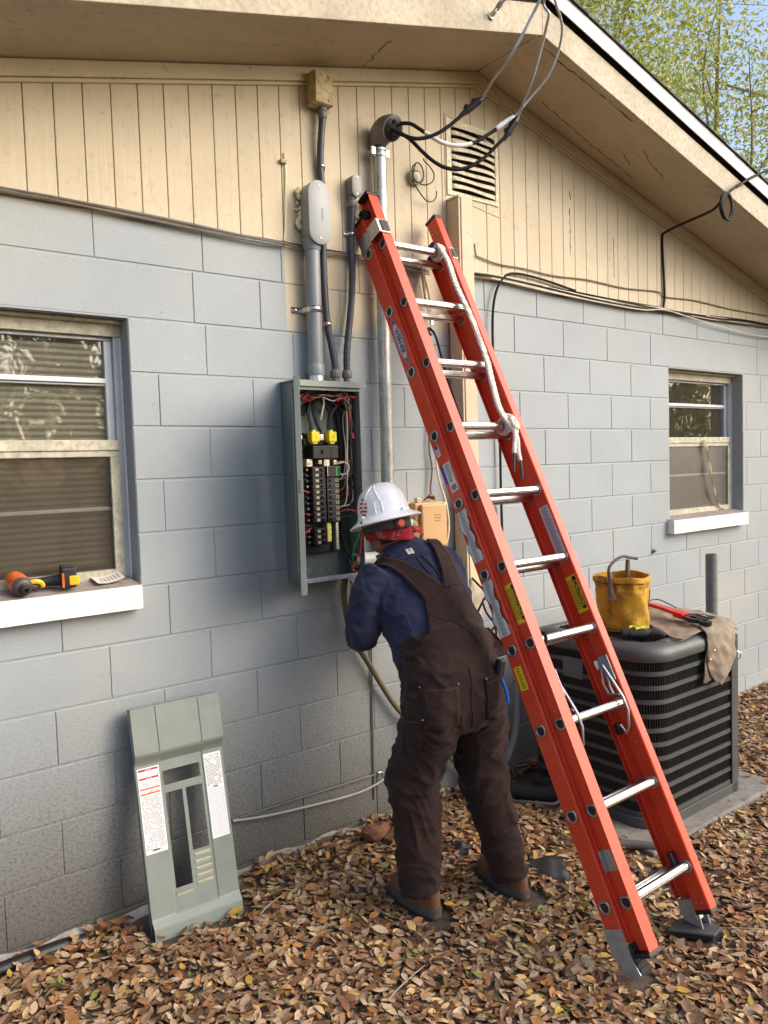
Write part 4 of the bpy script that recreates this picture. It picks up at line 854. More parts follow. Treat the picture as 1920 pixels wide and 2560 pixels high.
# ------------------------------------------------------------------ dead-front cover leaning on the wall
A = Vector((-.398, -.182, .062)); Bc = Vector((-.063, -.206, .067)); T0 = Vector((-.356, -.034, .890))
ex = (Bc - A).normalized(); ey_ = (T0 - A); ey_ = (ey_ - ex * ey_.dot(ex)); LEN = ey_.length; ey = ey_.normalized(); ez = ex.cross(ey)     # ez out of the wall
if ez.y > 0: ez = -ez
WID = .342
dfc = thing('panel_cover', 'grey metal breaker panel cover with printed labels leaning against the wall', 'panel cover', tuple(A + ex * WID / 2))
def Cc(u, v, w=0): return A + ex * u + ey * v + ez * w
def plate(us, vs_, prof, holes):
    """sheet over cells; prof(v) gives outward height"""
    m = MB(); ids = {}
    for i, u in enumerate(us):
        for j, v in enumerate(vs_): ids[i, j] = len(m.v); m.v.append(tuple(Cc(u, v, prof(u, v))))
    for i in range(len(us) - 1):
        for j in range(len(vs_) - 1):
            uc, vc = (us[i] + us[i + 1]) / 2, (vs_[j] + vs_[j + 1]) / 2
            if any(a < uc < b and c < vc < d for a, b, c, d in holes): continue
            m.f.append((ids[i, j], ids[i + 1, j], ids[i + 1, j + 1], ids[i, j + 1])); m.mi.append(0)
    return m
L = LEN
sc_ = L / .875
holes = [(.100, .245, .560 * sc_, .615 * sc_), (.102, .168, .165 * sc_, .530 * sc_), (.182, .247, .285 * sc_, .530 * sc_)]
US = [0, .020, .088, .094, .100, .102, .168, .182, .245, .247, .256, .262, .330, WID]; VS = sorted(set([0, .045 * sc_, .052 * sc_, .075 * sc_, .080 * sc_, .12 * sc_, .165 * sc_, .285 * sc_, .40 * sc_, .53 * sc_, .56 * sc_, .615 * sc_, .655 * sc_, .668 * sc_, .69 * sc_, .70 * sc_, .86 * sc_, L]))
def prof(u, v):
    if v < .05 * sc_: w = .034
    elif v < .078 * sc_: w = .034 - .020 * (v - .05 * sc_) / (.028 * sc_)
    elif v < .66 * sc_: w = .014
    elif v < .695 * sc_: w = .014 + .030 * (v - .66 * sc_) / (.035 * sc_)
    else: w = .044
    if .0935 < u < .2565 and .078 * sc_ < v < .66 * sc_: w -= .004
    return w
cm = plate(US, VS, prof, holes)
co = cm.build('front_sheet', MAT_COVERGREY, dfc); sdm = co.modifiers.new('solid', 'SOLIDIFY'); sdm.thickness = .0016; sdm.offset = -1
m = MB(); m.quad(Cc(0, .70 * sc_, .044), Cc(0, L, .044), Cc(0, L, 0), Cc(0, .66 * sc_, .012)); m.quad(Cc(WID, .70 * sc_, .044), Cc(WID, L, .044), Cc(WID, L, 0), Cc(WID, .66 * sc_, .012)); m.quad(Cc(0, L, .044), Cc(WID, L, .044), Cc(WID, L, 0), Cc(0, L, 0))
m.quad(Cc(0, 0, 0), Cc(0, .66 * sc_, .012), Cc(0, .66 * sc_, -.012), Cc(0, 0, -.014)); m.quad(Cc(WID, 0, 0), Cc(WID, .66 * sc_, .012), Cc(WID, .66 * sc_, -.012), Cc(WID, 0, -.014))
e = m.build('edge_flange', MAT_COVERGREY, dfc, kind='stuff'); sdm = e.modifiers.new('solid', 'SOLIDIFY'); sdm.thickness = .0016
for u in (.092, .258):
    m = MB(); m.tube([Cc(u, .70 * sc_, .0445), Cc(u, L - .002, .0445)], .0022, 6); m.build('crease', M('crease_dark', lin(120, 128, 122), .45), dfc)
for k in range(5):
    v = .150 * sc_ + k * .027 * sc_; m = MB(); m.add([Cc(.185, v, .0105), Cc(.246, v, .0105), Cc(.246, v + .010, .0165), Cc(.185, v + .010, .0165), Cc(.185, v + .013, .0105), Cc(.246, v + .013, .0105)], [(0, 1, 2, 3), (3, 2, 5, 4), (0, 3, 4), (1, 5, 2)]); m.build('twist_out', M('twistout', lin(196, 192, 166), .5), dfc)
m = MB(); m.add([Cc(.103, .135 * sc_, .0105), Cc(.167, .135 * sc_, .0105), Cc(.167, .147 * sc_, .0165), Cc(.103, .147 * sc_, .0165)], [(0, 1, 2, 3)]); m.build('twist_out', M('twistout', (1, 1, 1)), dfc)
MAT_PAPER = M('label_paper', lin(236, 236, 238), .5, 0, .03, 20)
MAT_INK = M('print_ink', lin(70, 70, 74), .6); MAT_REDINK = M('red_ink', lin(190, 44, 48), .5); MAT_ORINK = M('orange_ink', lin(222, 104, 48), .5)
def label_sheet(u0, u1, v0, v1, rows):
    m = MB(); w = .0152; m.quad(Cc(u0, v0, w), Cc(u1, v0, w), Cc(u1, v1, w), Cc(u0, v1, w)); lb = m.build('printed_label', MAT_PAPER, dfc)
    for nm, mat, items in rows:
        q = MB()
        for a, b, c, d in items: q.quad(Cc(u0 + (u1 - u0) * a, v1 - (v1 - v0) * d, w + .0003), Cc(u0 + (u1 - u0) * b, v1 - (v1 - v0) * d, w + .0003), Cc(u0 + (u1 - u0) * b, v1 - (v1 - v0) * c, w + .0003), Cc(u0 + (u1 - u0) * a, v1 - (v1 - v0) * c, w + .0003))
        q.build(nm, mat, lb, kind='stuff')
    return lb
rl = random.Random(5)
lines = []
for i in range(64):
    c = .10 + i * .0135
    if abs(c - .135) < .02 or abs(c - .25) < .015 or abs(c - .31) < .015: continue
    x = .06 if c > .12 else .32
    while x < .93:
        wd = rl.uniform(.04, .16); 
        if rl.random() < .8: lines.append((x, min(.95, x + wd), c, c + .0045))
        x += wd + .02
l1 = label_sheet(.006, .088, .32 * sc_, .645 * sc_, [('warning_bar', MAT_REDINK, [(.05, .95, .015, .04), (.05, .95, .115, .137)]), ('caution_bar', MAT_ORINK, [(.05, .95, .237, .256), (.05, .95, .297, .316)]), ('fine_print', MAT_INK, lines), ('emblem', MAT_INK, [(.32, .66, .955, .972)])])
for tx, c in (('DANGER', .0275), ('DANGER', .126)): text_mesh(tx, .006, MAT_PAPER, Cc(.047, .645 * sc_ - .325 * sc_ * c, .0157), ex, ey, 'lettering', l1)
l2l = []
for i in range(22):
    c = .03 + i * .0165; x = .06
    while x < .9:
        wd = rl.uniform(.05, .2)
        if rl.random() < .78: l2l.append((x, min(.94, x + wd), c, c + .005))
        x += wd + .02
ruled = [(.06, .94, .43 + i * .0235, .432 + i * .0235) for i in range(24)] + [(.5, .503, .43, .98)]
label_sheet(.262, .332, .305 * sc_, .640 * sc_, [('fine_print', MAT_INK, l2l), ('directory_lines', MAT_INK, ruled), ('emblem', MAT_INK, [(.38, .66, .395, .41)])])
# ------------------------------------------------------------------ impact driver and paper on the left sill
dr = thing('impact_driver', 'orange and black cordless impact driver lying on the left window sill', 'power tool', (-.66, -.02, 1.36))
MO = M('tool_orange', lin(226, 106, 40), .45, 0, .15, 30, .1, dirt=lin(60, 40, 34), dirt_amt=.55); MY = M('tool_yellow', lin(240, 186, 30), .4, 0, .06); MK = M('tool_black', lin(34, 34, 36), .55, 0, .15, 30, .2, 90)
nose = Vector((-.735, -.038, 1.392)); ax = Vector((.10, -.93, -.22)).normalized()       # chuck points at the camera side
m = MB(); m.lathe(nose - ax * .075, [(.012, -.028), (.030, -.022), (.034, 0), (.035, .04), (.033, .058)], ax, 20); m.build('motor_housing', MO, dr, smooth=True)
m = MB(); m.lathe(nose - ax * .020, [(.034, 0), (.033, .012), (.029, .022), (.024, .026)], ax, 20); m.build('gear_case', M('gearcase', lin(96, 84, 84), .5, .3, .2, 40, .2), dr, smooth=True)
m = MB(); m.lathe(nose + ax * .004, [(.020, 0), (.020, .010), (.016, .012), (.0155, .020), (.011, .022), (.006, .022), (.005, .010)], ax, 18); m.build('chuck', MK, dr, smooth=True)
hb = Vector((-.600, .004, 1.402)); ha = Vector((-.722, .028, 1.400))
m = MB(); m.tube(curve_pts([ha, (-.690, .024, 1.397), (-.645, .016, 1.400), hb], 6), [.021, .021, .020, .019, .018, .0178, .0175, .0172, .017, .017, .017, .0172, .0175, .018, .0185, .019, .020, .021, .022][:19], 14); m.build('grip', MK, dr, smooth=True)
m = MB(); m.box((-.690, .004, 1.386), (.030, .022, .020), Matrix.Rotation(.2, 3, 'Z')); m.build('trigger', MK, dr, bevel=.006)
m = MB(); m.tube(curve_pts([(-.71, .004, 1.402), (-.685, -.004, 1.406), (-.668, -.002, 1.398), (-.662, .002, 1.386)], 5), .009, 8); m.build('trigger_guard', MY, dr, smooth=True)
m = MB(); m.box((-.578, -.004, 1.410), (.052, .064, .074), Matrix.Rotation(-.12, 3, 'Z')); bt = m.build('battery', MK, dr, bevel=.008)
m = MB(); m.box((-.566, -.0385, 1.400), (.034, .010, .034), Matrix.Rotation(-.12, 3, 'Z')); m.build('battery_face', MY, bt, bevel=.004)
m = MB(); m.box((-.603, -.034, 1.402), (.008, .012, .052), Matrix.Rotation(-.12, 3, 'Z')); m.build('orange_trim', MO, bt, bevel=.002)
m = MB(); m.box((-.58, -.002, 1.449), (.044, .052, .008), Matrix.Rotation(-.12, 3, 'Z')); m.build('battery_top', MK, bt, bevel=.003)
pp = MB(); n = 8; vs = []
for i in range(n + 1):
    for j in range(5):
        u, v = i / n, j / 4; x = -.475 + .105 * u; y = -.012 + .085 * v + .01 * u
        vs.append((x, y, 1.3625 + .165 * (y + .047) + .003 + .016 * (u - .35) ** 2 * 2 + .004 * v * u))
pp.add(vs, [(i * 5 + j, (i + 1) * 5 + j, (i + 1) * 5 + j + 1, i * 5 + j + 1) for i in range(n) for j in range(4)])
pt = thing('paper_slip', 'crumpled printed paper slip lying at the right end of the left sill', 'paper', (-.42, .03, 1.37)); po = pp.build('sheet', M('receipt', lin(222, 212, 200), .7, 0, .05), pt, smooth=True)
ln = MB()
for i in range(2, 8):
    a = [Vector(vs[i * 5 + j]) for j in range(1, 4)]; 
    for p, q in zip(a[:-1], a[1:]): d = Vector((.0018, 0, 0)); ln.quad(p - d + Vector((0, 0, .0006)), p + d + Vector((0, 0, .0006)), q + d + Vector((0, 0, .0006)), q - d + Vector((0, 0, .0006)))
ln.build('print_lines', MAT_INK, pt, kind='stuff')
# ------------------------------------------------------------------ extension ladder
LO = Vector((.763, -1.305, .243)); l2 = Vector((-.005, .4365, .8997)).normalized(); l1v = Vector((1, 0, .005)); l1v = (l1v - l2 * l1v.dot(l2)).normalized(); l3 = l1v.cross(l2)
def LP(u, v, w): return LO + l1v * u + l2 * v + l3 * w
LR = Matrix((l1v, l2, l3)).transposed()
ladder = thing('extension_ladder', 'orange red fibreglass extension ladder with aluminium rungs leaning on the wall', 'ladder', tuple(LP(.21, -.2, .03)))
def frp():
    m = bpy.data.materials.new('orange_fibreglass'); t = NT(m); p = t.pos(); n = t.noise(p, 3, 5); n2 = t.noise(p, 160, 3); n3 = t.noise(t.scale(p, (40, 6, 3)), 6, 6, .7)
    c = t.ramp(n, [(.3, lin(212, 62, 32)), (.7, lin(226, 76, 44))]); c = t.mix(t.math('MULTIPLY', t.ramp(n3, [(.62, 0), (.75, 1)]), .35), c, lin(120, 30, 18)); c = t.mix(t.math('MULTIPLY', t.ramp(n2, [(.62, 0), (.72, 1)]), .25), c, lin(236, 130, 100))
    t.set('Base Color', c); t.set('Roughness', .42); t.set('Normal', t.bump(n2, .12, .002)); return m
MAT_FRP = frp()
def lbox(m, u0, u1, v0, v1, w0, w1): return m.box(LP((u0 + u1) / 2, (v0 + v1) / 2, (w0 + w1) / 2), (u1 - u0, v1 - v0, w1 - w0), LR)
def channel(uw, dirn, fl, w0, w1, v0, v1, th=.004):
    """C rail: web plane at u=uw (outer face), flanges run to uw+dirn*fl; drawn as one extruded section"""
    s = dirn; t = th * .95; r = .004
    sec = [(0, w0 + r), (r, w0), (fl, w0), (fl, w0 + t), (th + r, w0 + t), (th, w0 + t + r), (th, w1 - t - r), (th + r, w1 - t), (fl, w1 - t), (fl, w1), (r, w1), (0, w1 - r)]
    m = MB(); n = len(sec); a = [LP(uw + s * x, v0, w) for x, w in sec]; b = [LP(uw + s * x, v1, w) for x, w in sec]
    m.add(a + b, [(i, (i + 1) % n, n + (i + 1) % n, n + i) for i in range(n)] + [(0, 1, 10, 11), (1, 2, 3, 4), (1, 4, 5, 10), (10, 5, 6, 7), (10, 7, 8, 9)] + [tuple(n + k for k in q[::-1]) for q in ((0, 1, 10, 11), (1, 2, 3, 4), (1, 4, 5, 10), (10, 5, 6, 7), (10, 7, 8, 9))])
    return m
BWID = .434; FL, FR = .030, .388
rails = {}
rails['bl'] = channel(0, 1, .030, -.040, .036, -.115, 2.905).build('rail', MAT_FRP, ladder, smooth=True)
rails['br'] = channel(BWID, -1, .030, -.040, .036, -.115, 2.80).build('rail', MAT_FRP, ladder, smooth=True)
def t_rail():
    u0, u1, u2, u3, a, b, t = .012, FL, FL + .004, .064, .043, .110, .004
    sec = [(u0, a), (u2, a), (u2, b - t), (u3, b - t), (u3, b), (u0, b), (u0, b - t), (u1, b - t), (u1, a + t), (u0, a + t)]
    m = MB(); n = len(sec); m.add([LP(u, v, w) for v in (-.15, 2.985) for u, w in sec], [(i, (i + 1) % n, n + (i + 1) % n, n + i) for i in range(n)])
    for o in (0, n): m.f += [tuple(o + k for k in q) for q in ((0, 1, 8, 9), (1, 2, 7, 8), (7, 2, 5, 6), (2, 3, 4, 5))]; m.mi += [0] * 4
    return m
rails['fl'] = t_rail().build('rail', MAT_FRP, ladder, bevel=.0012)
rails['fr'] = channel(FR, 1, .040, .041, .108, -.15, 2.935).build('rail', MAT_FRP, ladder, smooth=True)
# rungs: ribbed D profile
def rung_mesh(u0, u1, w, v):
    m = MB(); seg = 30; rings = []
    for u in (u0, u1):
        ring = []
        for k in range(seg):
            a = 2 * math.pi * k / seg; r = .0172 - (.0009 if k % 2 else 0)
            dv = r * math.sin(a); dw = r * math.cos(a) * 1.05
            if dv > .0125: dv = .0125 + (.0005 if k % 2 else 0)
            ring.append(LP(u, v + dv, w + dw))
        rings.append(ring)
    return m.rings(rings)
MAT_RUNG = M('rung_aluminium', lin(214, 214, 210), .30, .95, .06, 12, .04, 40, rvar=.12)
MAT_PLUG = M('rung_collar', lin(176, 178, 178), .38, .85, .1, 40, .1)
def collar(u, v, w, sgn, parent, dark=True):
    m = MB(); n = 20; rings = []
    for rr, h in ((.025, 0), (.0255, .003), (.023, .005), (.0195, .0052), (.0175, .003), (.0172, .0006)):
        ring = []
        for k in range(n):
            a = 2 * math.pi * k / n; dv, dw = rr * math.sin(a), rr * math.cos(a)
            lim = rr * .74
            if dv > lim: dv = lim
            ring.append(LP(u + sgn * h, v + dv, w + dw))
        rings.append(ring)
    m.rings(rings, False); o = m.build('collar', MAT_PLUG, parent, smooth=True)
    if dark:
        d = MB(); d.add([LP(u + sgn * .0012, v + min(.0125, .0174 * math.sin(2 * math.pi * k / n)), w + .0174 * math.cos(2 * math.pi * k / n)) for k in range(n)], [tuple(range(n))]); d.build('rung_bore', M('bore_dark', lin(52, 50, 46), .6, .4), parent)
for k in range(10):
    v = .3048 * k
    r = rung_mesh(.002, BWID - .002, 0.0, v).build('rung', MAT_RUNG, ladder, smooth=True); collar(-.0003, v, 0, -1, r); collar(BWID - .0045, v, 0, -1, r, False)
    r = rung_mesh(FL + .005, FR + .002, .0765, v + .004).build('rung', MAT_RUNG, ladder, smooth=True); collar(FL - .0003, v + .004, .0745, -1, r); collar(FR - .0003, v + .004, .0765, -1, r, False)
# rivets
rv = MB(); rv.lathe((0, 0, 0), [(.0042, 0), (.004, .0015), (.002, .0026)], (-1, 0, 0), 8); rvm = rv.mesh('rivet', MAT_PLUG, True)
for u, v, w in ((FL - .001, 2.83, .075), (FL - .001, 2.87, .06), (FL - .001, 2.54, .06), (FL - .001, 2.50, .08), (FL - .001, .72, .07), (FL - .001, .66, .07), (FR - .001, 2.87, .06), (FR - .001, 2.85, .09), (FR - .001, 2.80, .07), (FR - .001, 2.76, .06), (FR - .001, .30 + .16, .075), (FR - .001, .30 + .12, .075), (FR - .001, -.125, .06), (FR - .001, -.125, .085), (-.001, 2.87, -.02), (-.001, 2.84, .015), (FR - .001, 2.50, .085), (FR - .001, 2.46, .09)):
    link('rivet', rvm, ladder, loc=LP(u, v, w))
# top guide brackets and caps
m = MB(); lbox(m, -.004, -.0005, 2.765, 2.835, -.036, .036); lbox(m, -.004, .006, 2.765, 2.835, .0365, .040); lbox(m, -.004, -.001, 2.775, 2.845, .0405, .112); lbox(m, -.004, .060, 2.775, 2.845, .1125, .1155); m.build('guide_bracket', MAT_PLUG, ladder, bevel=.001)
m = MB(); lbox(m, .014, .056, 2.783, 2.838, .116, .120); m.build('bracket_pad', MAT_BLACK, ladder, bevel=.002)
m = MB(); lbox(m, FR + .012, FR + .042, 2.70, 2.76, .109, .1125); lbox(m, FR + .0405, FR + .044, 2.70, 2.76, .07, .109); m.build('guide_bracket', MAT_PLUG, ladder, bevel=.001)
m = MB(); lbox(m, FR + .016, FR + .040, 2.706, 2.754, .1128, .1165); m.build('bracket_pad', MAT_BLACK, ladder, bevel=.002)
for u0, u1, v, w0, w1 in ((-.004, .034, 2.9055, -.042, .038), (.002, .078, 2.986, .040, .114), (FR - .004, FR + .044, 2.936, .038, .111), (BWID - .034, BWID + .004, 2.8005, -.042, .038)):
    m = MB(); lbox(m, u0, u1, v, v + .016, w0, w1); m.build('end_cap', MAT_BLACK, ladder, bevel=.004)
m = MB(); lbox(m, .006, .04, 2.90, 2.935, .040, .066); lbox(m, .008, .036, 2.935, 2.955, .010, .05); m.build('pulley_bracket', MAT_BLACK, ladder, bevel=.004)
m = MB(); lbox(m, BWID - .05, BWID - .005, 2.79, 2.85, .0, .045); m.build('pulley_bracket', MAT_BLACK, ladder, bevel=.008)
# lower end: shoes
MAT_SHOE = M('shoe_steel', lin(168, 170, 172), .5, .45, .15, 30, .2, 60)
def shoe(u, sgn, base_v):
    t_ = MB(); lbox(t_, u - .003 if sgn < 0 else u - .001, u + .001 if sgn < 0 else u + .003, base_v - .055, base_v + .03, -.042, .038)
    poly = [(-.042, base_v - .055), (.038, base_v - .055), (.052, base_v - .115), (.030, base_v - .128), (-.010, base_v - .105)]
    t_.add([LP(u + d, v, w) for d in (-.003, .001) for w, v in poly], [tuple(range(5)), tuple(range(5, 10))] + [(i, (i + 1) % 5, 5 + (i + 1) % 5, 5 + i) for i in range(5)])
    so = t_.build('shoe', MAT_SHOE, ladder)
    p = MB(); lbox(p, min(u, u - sgn * .055), max(u, u - sgn * .055), base_v - .118, base_v - .02, .039, .050)
    p.build('rubber_pad', M('shoe_rubber', lin(36, 36, 38), .8, 0, .2, 30, .4, 60), so, bevel=.003)
    for i in range(4):
        q = MB(); lbox(q, min(u - sgn * .004, u - sgn * .05), max(u - sgn * .004, u - sgn * .05), base_v - .106 + i * .022, base_v - .098 + i * .022, .0502, .0545); q.build('tread', M('shoe_rubber', (0, 0, 0)), so)
    for vv, ww in ((-.045, -.02), (-.07, .01), (-.03, .02)):
        link('bolt', rvm, so, loc=LP(u + (-.004 if sgn < 0 else .003), base_v + vv, ww))
shoe(-.001, -1, -.10)
# right foot: hinged shoe turned flat on the leaves
c = LP(BWID - .015, -.20, .0); fz = float(hgt(c.x, c.y)) + .012
m = MB(); P_ = [(-.115, .045), (-.02, -.085), (.045, -.075), (.055, .02), (-.03, .055)]
m.add([(c.x + x, c.y + y, fz + .020 + .18 * (y + .085) * (k == 1) * 0 + .010 * k) for k in (0, 1) for x, y in P_], [tuple(range(5))[::-1], tuple(range(5, 10))] + [(i, (i + 1) % 5, 5 + (i + 1) % 5, 5 + i) for i in range(5)]); so = m.build('shoe_plate', M('shoe_dark', lin(98, 98, 98), .5, .7, .2, 30, .3), ladder, bevel=.002)
m = MB(); m.add([(c.x + x * .9, c.y + y * .9, fz + .001 + .018 * k) for k in (0, 1) for x, y in P_], [tuple(range(5))[::-1], tuple(range(5, 10))] + [(i, (i + 1) % 5, 5 + (i + 1) % 5, 5 + i) for i in range(5)]); m.build('rubber_pad', M('shoe_rubber', (0, 0, 0)), so)
for dx in (-.018, .030):
    m = MB(); m.prism([(-.04, 0), (.035, 0), (.020, .07), (-.010, .085)], (c.x + dx, c.y, fz + .028), (0, 1, 0), (0, 0, 1), .004); m.build('shoe_ear', MAT_SHOE, so, bevel=.001)
m = MB(); lbox(m, BWID - .036, BWID + .002, -.19, -.116, -.03, .03); m.build('shoe_arm', MAT_SHOE, ladder, bevel=.002)
m = MB(); lbox(m, .004, FL + .046, -.166, -.1505, .040, .112); m.build('end_cap', MAT_BLACK, ladder, bevel=.003)
m = MB(); lbox(m, FR - .003, FR + .042, -.166, -.1505, .040, .109); m.build('end_cap', MAT_BLACK, ladder, bevel=.003)
m = MB(); lbox(m, FL - .0015, FL - .0005, .105, .175, .05, .095); lbox(m, FL - .02, FL - .002, .105, .175, .0485, .050); m.build('clip_plate', MAT_PLUG, ladder, bevel=.0005)
m = MB(); lbox(m, FR - .03, FR - .004, -.02, .06, .035, .055); m.build('guide_block', MAT_BLACK, ladder, bevel=.004)
# rung locks (one on each rail)
def rung_lock(u, sgn):
    m = MB(); lbox(m, min(u, u + sgn * .004), max(u, u + sgn * .004), .70, .80, .055, .10); lbox(m, min(u, u + sgn * .03), max(u, u + sgn * .03), .755, .79, .05, .054); pl = m.build('rung_lock', MAT_SHOE, ladder, bevel=.001)
    m = MB(); uu = u + sgn * .016
    m.tube([LP(uu, .765, .075), LP(uu, .70, .094), LP(uu, .63, .112), LP(uu, .58, .112), LP(uu, .52, .085), LP(uu, .50, .065), LP(uu, .535, .050)], .0055, 8); m.build('hook_arm', MAT_PLUG, pl, smooth=True)
    m = MB(); m.tube([LP(uu, .755, .065), LP(uu, .70, .045), LP(uu, .655, .052), LP(uu, .645, .10)], .005, 8); m.build('hook_brace', MAT_PLUG, pl, smooth=True)
    m = MB(); m.tube([LP(uu, .72, .08), LP(uu, .68, .07), LP(uu, .65, .075)], .0045, 8); m.build('spring', MAT_PLUG, pl, smooth=True)
    m = MB(); lbox(m, uu - .010, uu + .010, .50, .545, .02, .045); m.build('flipper', MAT_BLACK, pl, bevel=.004)
rung_lock(FR - .004, -1); rung_lock(FL + .046, 1)
m = MB(); m.tube([LP(FL + .065 + .01 * math.sin(a), 4 * .3048 * .5 + .3048 * 1 + .004 + .024 * math.sin(a), .0735 + .024 * math.cos(a)) for a in (k * math.pi / 6 for k in range(25))], .006, 8); m.build('bungee_wrap', MAT_CABLE, ladder, smooth=True)
# stickers
MAT_STK = M('sticker_white', lin(214, 214, 216), .5, 0, .05, 30); MAT_STKG = M('sticker_grey_print', lin(120, 120, 126), .6); MAT_STKY = M('sticker_yellow', lin(238, 206, 34), .45, 0, .06, 20)
MAT_BLUE = M('sticker_blue', lin(34, 62, 150), .45); MAT_INKB = M('sticker_black', lin(24, 24, 24), .5)
def sticker(u, poly, mat, name='sticker', off=.0012, parent=None):
    m = MB(); m.add([LP(u - off, v, w) for w, v in poly], [tuple(range(len(poly)))]); return m.build(name, mat, parent or ladder)
def stick_rect(u, v0, v1, w0, w1, mat, off=.0012, parent=None, name='sticker'): return sticker(u, [(w0, v0), (w1, v0), (w1, v1), (w0, v1)], mat, name, off, parent)
# maker's oval on base rail
v_c, w_c = 2.288, -.001
ov = lambda a, b, n=28: [(w_c + b * math.cos(2 * math.pi * k / n), v_c + a * math.sin(2 * math.pi * k / n)) for k in range(n)]
pts = [(w_c + .026 * (1 - abs(math.sin(t)) ** 1.6) * (1 if math.cos(t) > 0 else -1) * min(1, abs(math.cos(t)) ** .6 + .0), v_c + .128 * math.sin(t)) for t in (2 * math.pi * k / 40 for k in range(40))]
o1 = sticker(-.0005, pts, MAT_STK, 'maker_badge', .0010)
pts2 = [(w_c + (w - w_c) * .86, v_c + (v - v_c) * .955) for w, v in pts]; sticker(-.0005, pts2, MAT_BLUE, 'badge_ring', .0014, o1)
sticker(-.0005, ov(.085, .0165), MAT_STK, 'badge_oval', .0018, o1)
text_mesh('WERNER', .030, MAT_INKB, LP(-.0027, v_c, w_c), -l2, l3, 'lettering', o1, bold=.0008)
def barcode_text(u, v0, v1, w0, w1, parent, seed, off, mat=None, frac=(.1, .9), pitch=.0045, thick=.0022):
    r_ = random.Random(seed); m = MB(); v = v0 + .004
    while v < v1 - .004:
        a = w0 + (w1 - w0) * (frac[0] + r_.uniform(0, .05)); b = w0 + (w1 - w0) * (frac[1] - r_.uniform(0, .45) ** 1.5)
        m.add([LP(u - off, v, a), LP(u - off, v, b), LP(u - off, v + thick, b), LP(u - off, v + thick, a)], [(0, 1, 2, 3)]); v += pitch
    return m.build('fine_print', mat or MAT_STKG, parent, kind='stuff')
# torn instruction labels on base rail
for vt, vb, seed in ((1.492, 1.277, 1), (1.192, .972, 2)):
    rr = random.Random(seed); n = 12; L_ = [(-.030 + (.012 * math.sin(k * 1.1 + seed) if 2 < k < 10 else 0) , vt + (vb - vt) * k / n) for k in range(n + 1)]; R_ = [(.026 - (.016 * abs(math.sin(k * .8 + seed)) if 1 < k < 10 else 0), vt + (vb - vt) * k / n) for k in range(n + 1)]
    s_ = sticker(-.0005, L_ + R_[::-1], MAT_STK, 'torn_label'); barcode_text(-.0005, vb, vt, -.024, .016, s_, seed, .0016)
    L2 = [(w - .004, v) for w, v in L_][2:11]; m = MB(); R2 = [(w + .010, v) for w, v in R_][2:11]; sticker(-.0005, L2 + R2[::-1], M('glue_residue', lin(120, 34, 24), .6), 'glue_residue', .0008, s_)
s_ = stick_rect(-.0005, 1.575, 1.700, -.014, .030, MAT_STK); barcode_text(-.0005, 1.615, 1.698, -.010, .024, s_, 5, .0016, MAT_INKB, (.1, .95), .006, .0025); stick_rect(-.0005, 1.582, 1.605, -.006, .022, MAT_STKG, .0016, s_, 'barcode')
s2_ = sticker(-.0005, [(-.03, 1.63), (-.014, 1.61), (-.014, 1.70), (-.03, 1.70)], MAT_BLUE, 'torn_label'); s3_ = stick_rect(-.0005, 1.74, 1.79, -.026, .0, MAT_STK); stick_rect(-.0005, 1.772, 1.789, -.024, -.004, MAT_BLUE, .0016, s3_, 'badge'); barcode_text(-.0005, 1.742, 1.77, -.025, .0, s3_, 8, .0016, M('red_print', lin(190, 40, 40), .5), (.1, .95), .007, .003)
s4 = stick_rect(-.0005, .762, .852, -.024, .016, MAT_STKY, name='yellow_label'); barcode_text(-.0005, .766, .848, -.014, .006, s4, 4, .0016, MAT_INKB, (0, 1), .008, .003)
def caution(u, v0, v1, w0, w1):
    s = stick_rect(u, v0, v1, w0, w1, MAT_STKY, name='caution_label'); wm = w0 + (w1 - w0) * .55
    stick_rect(u, v0 + .012, v1 - .006, wm, w1 - .004, MAT_INKB, .0015, s, 'black_band')
    text_mesh('CAUTION', (w1 - wm) * .98, MAT_STKY, LP(u - .0019, (v0 + v1) / 2, (wm + w1 - .004) / 2), -l2, l3, 'lettering', s, bold=.0003)
    for k in range(4): barcode_text(u, v0 + .012, v1 - .012, w0 + (wm - w0) * (.10 + .22 * k), w0 + (wm - w0) * (.24 + .22 * k), s, 20 + k, .0016, MAT_INKB, (0, 1), .0062, .0040)
caution(FL - .0003, .995, 1.150, .049, .103); caution(FR - .0003, .985, 1.140, .046, .100)
s5 = stick_rect(FR - .0003, 1.225, 1.45, .048, .100, MAT_STK); barcode_text(FR - .0003, 1.23, 1.445, .050, .098, s5, 11, .0017)
s6 = stick_rect(FR - .0003, 2.47, 2.61, .072, .100, MAT_STK); barcode_text(FR - .0003, 2.475, 2.605, .073, .099, s6, 12, .0017, MAT_STKG, (.05, .95), .006, .004)
s7 = stick_rect(FR - .0003, 2.19, 2.28, .070, .098, MAT_STK); barcode_text(FR - .0003, 2.195, 2.275, .071, .097, s7, 13, .0017, MAT_INKB, (.05, .95), .007, .004)
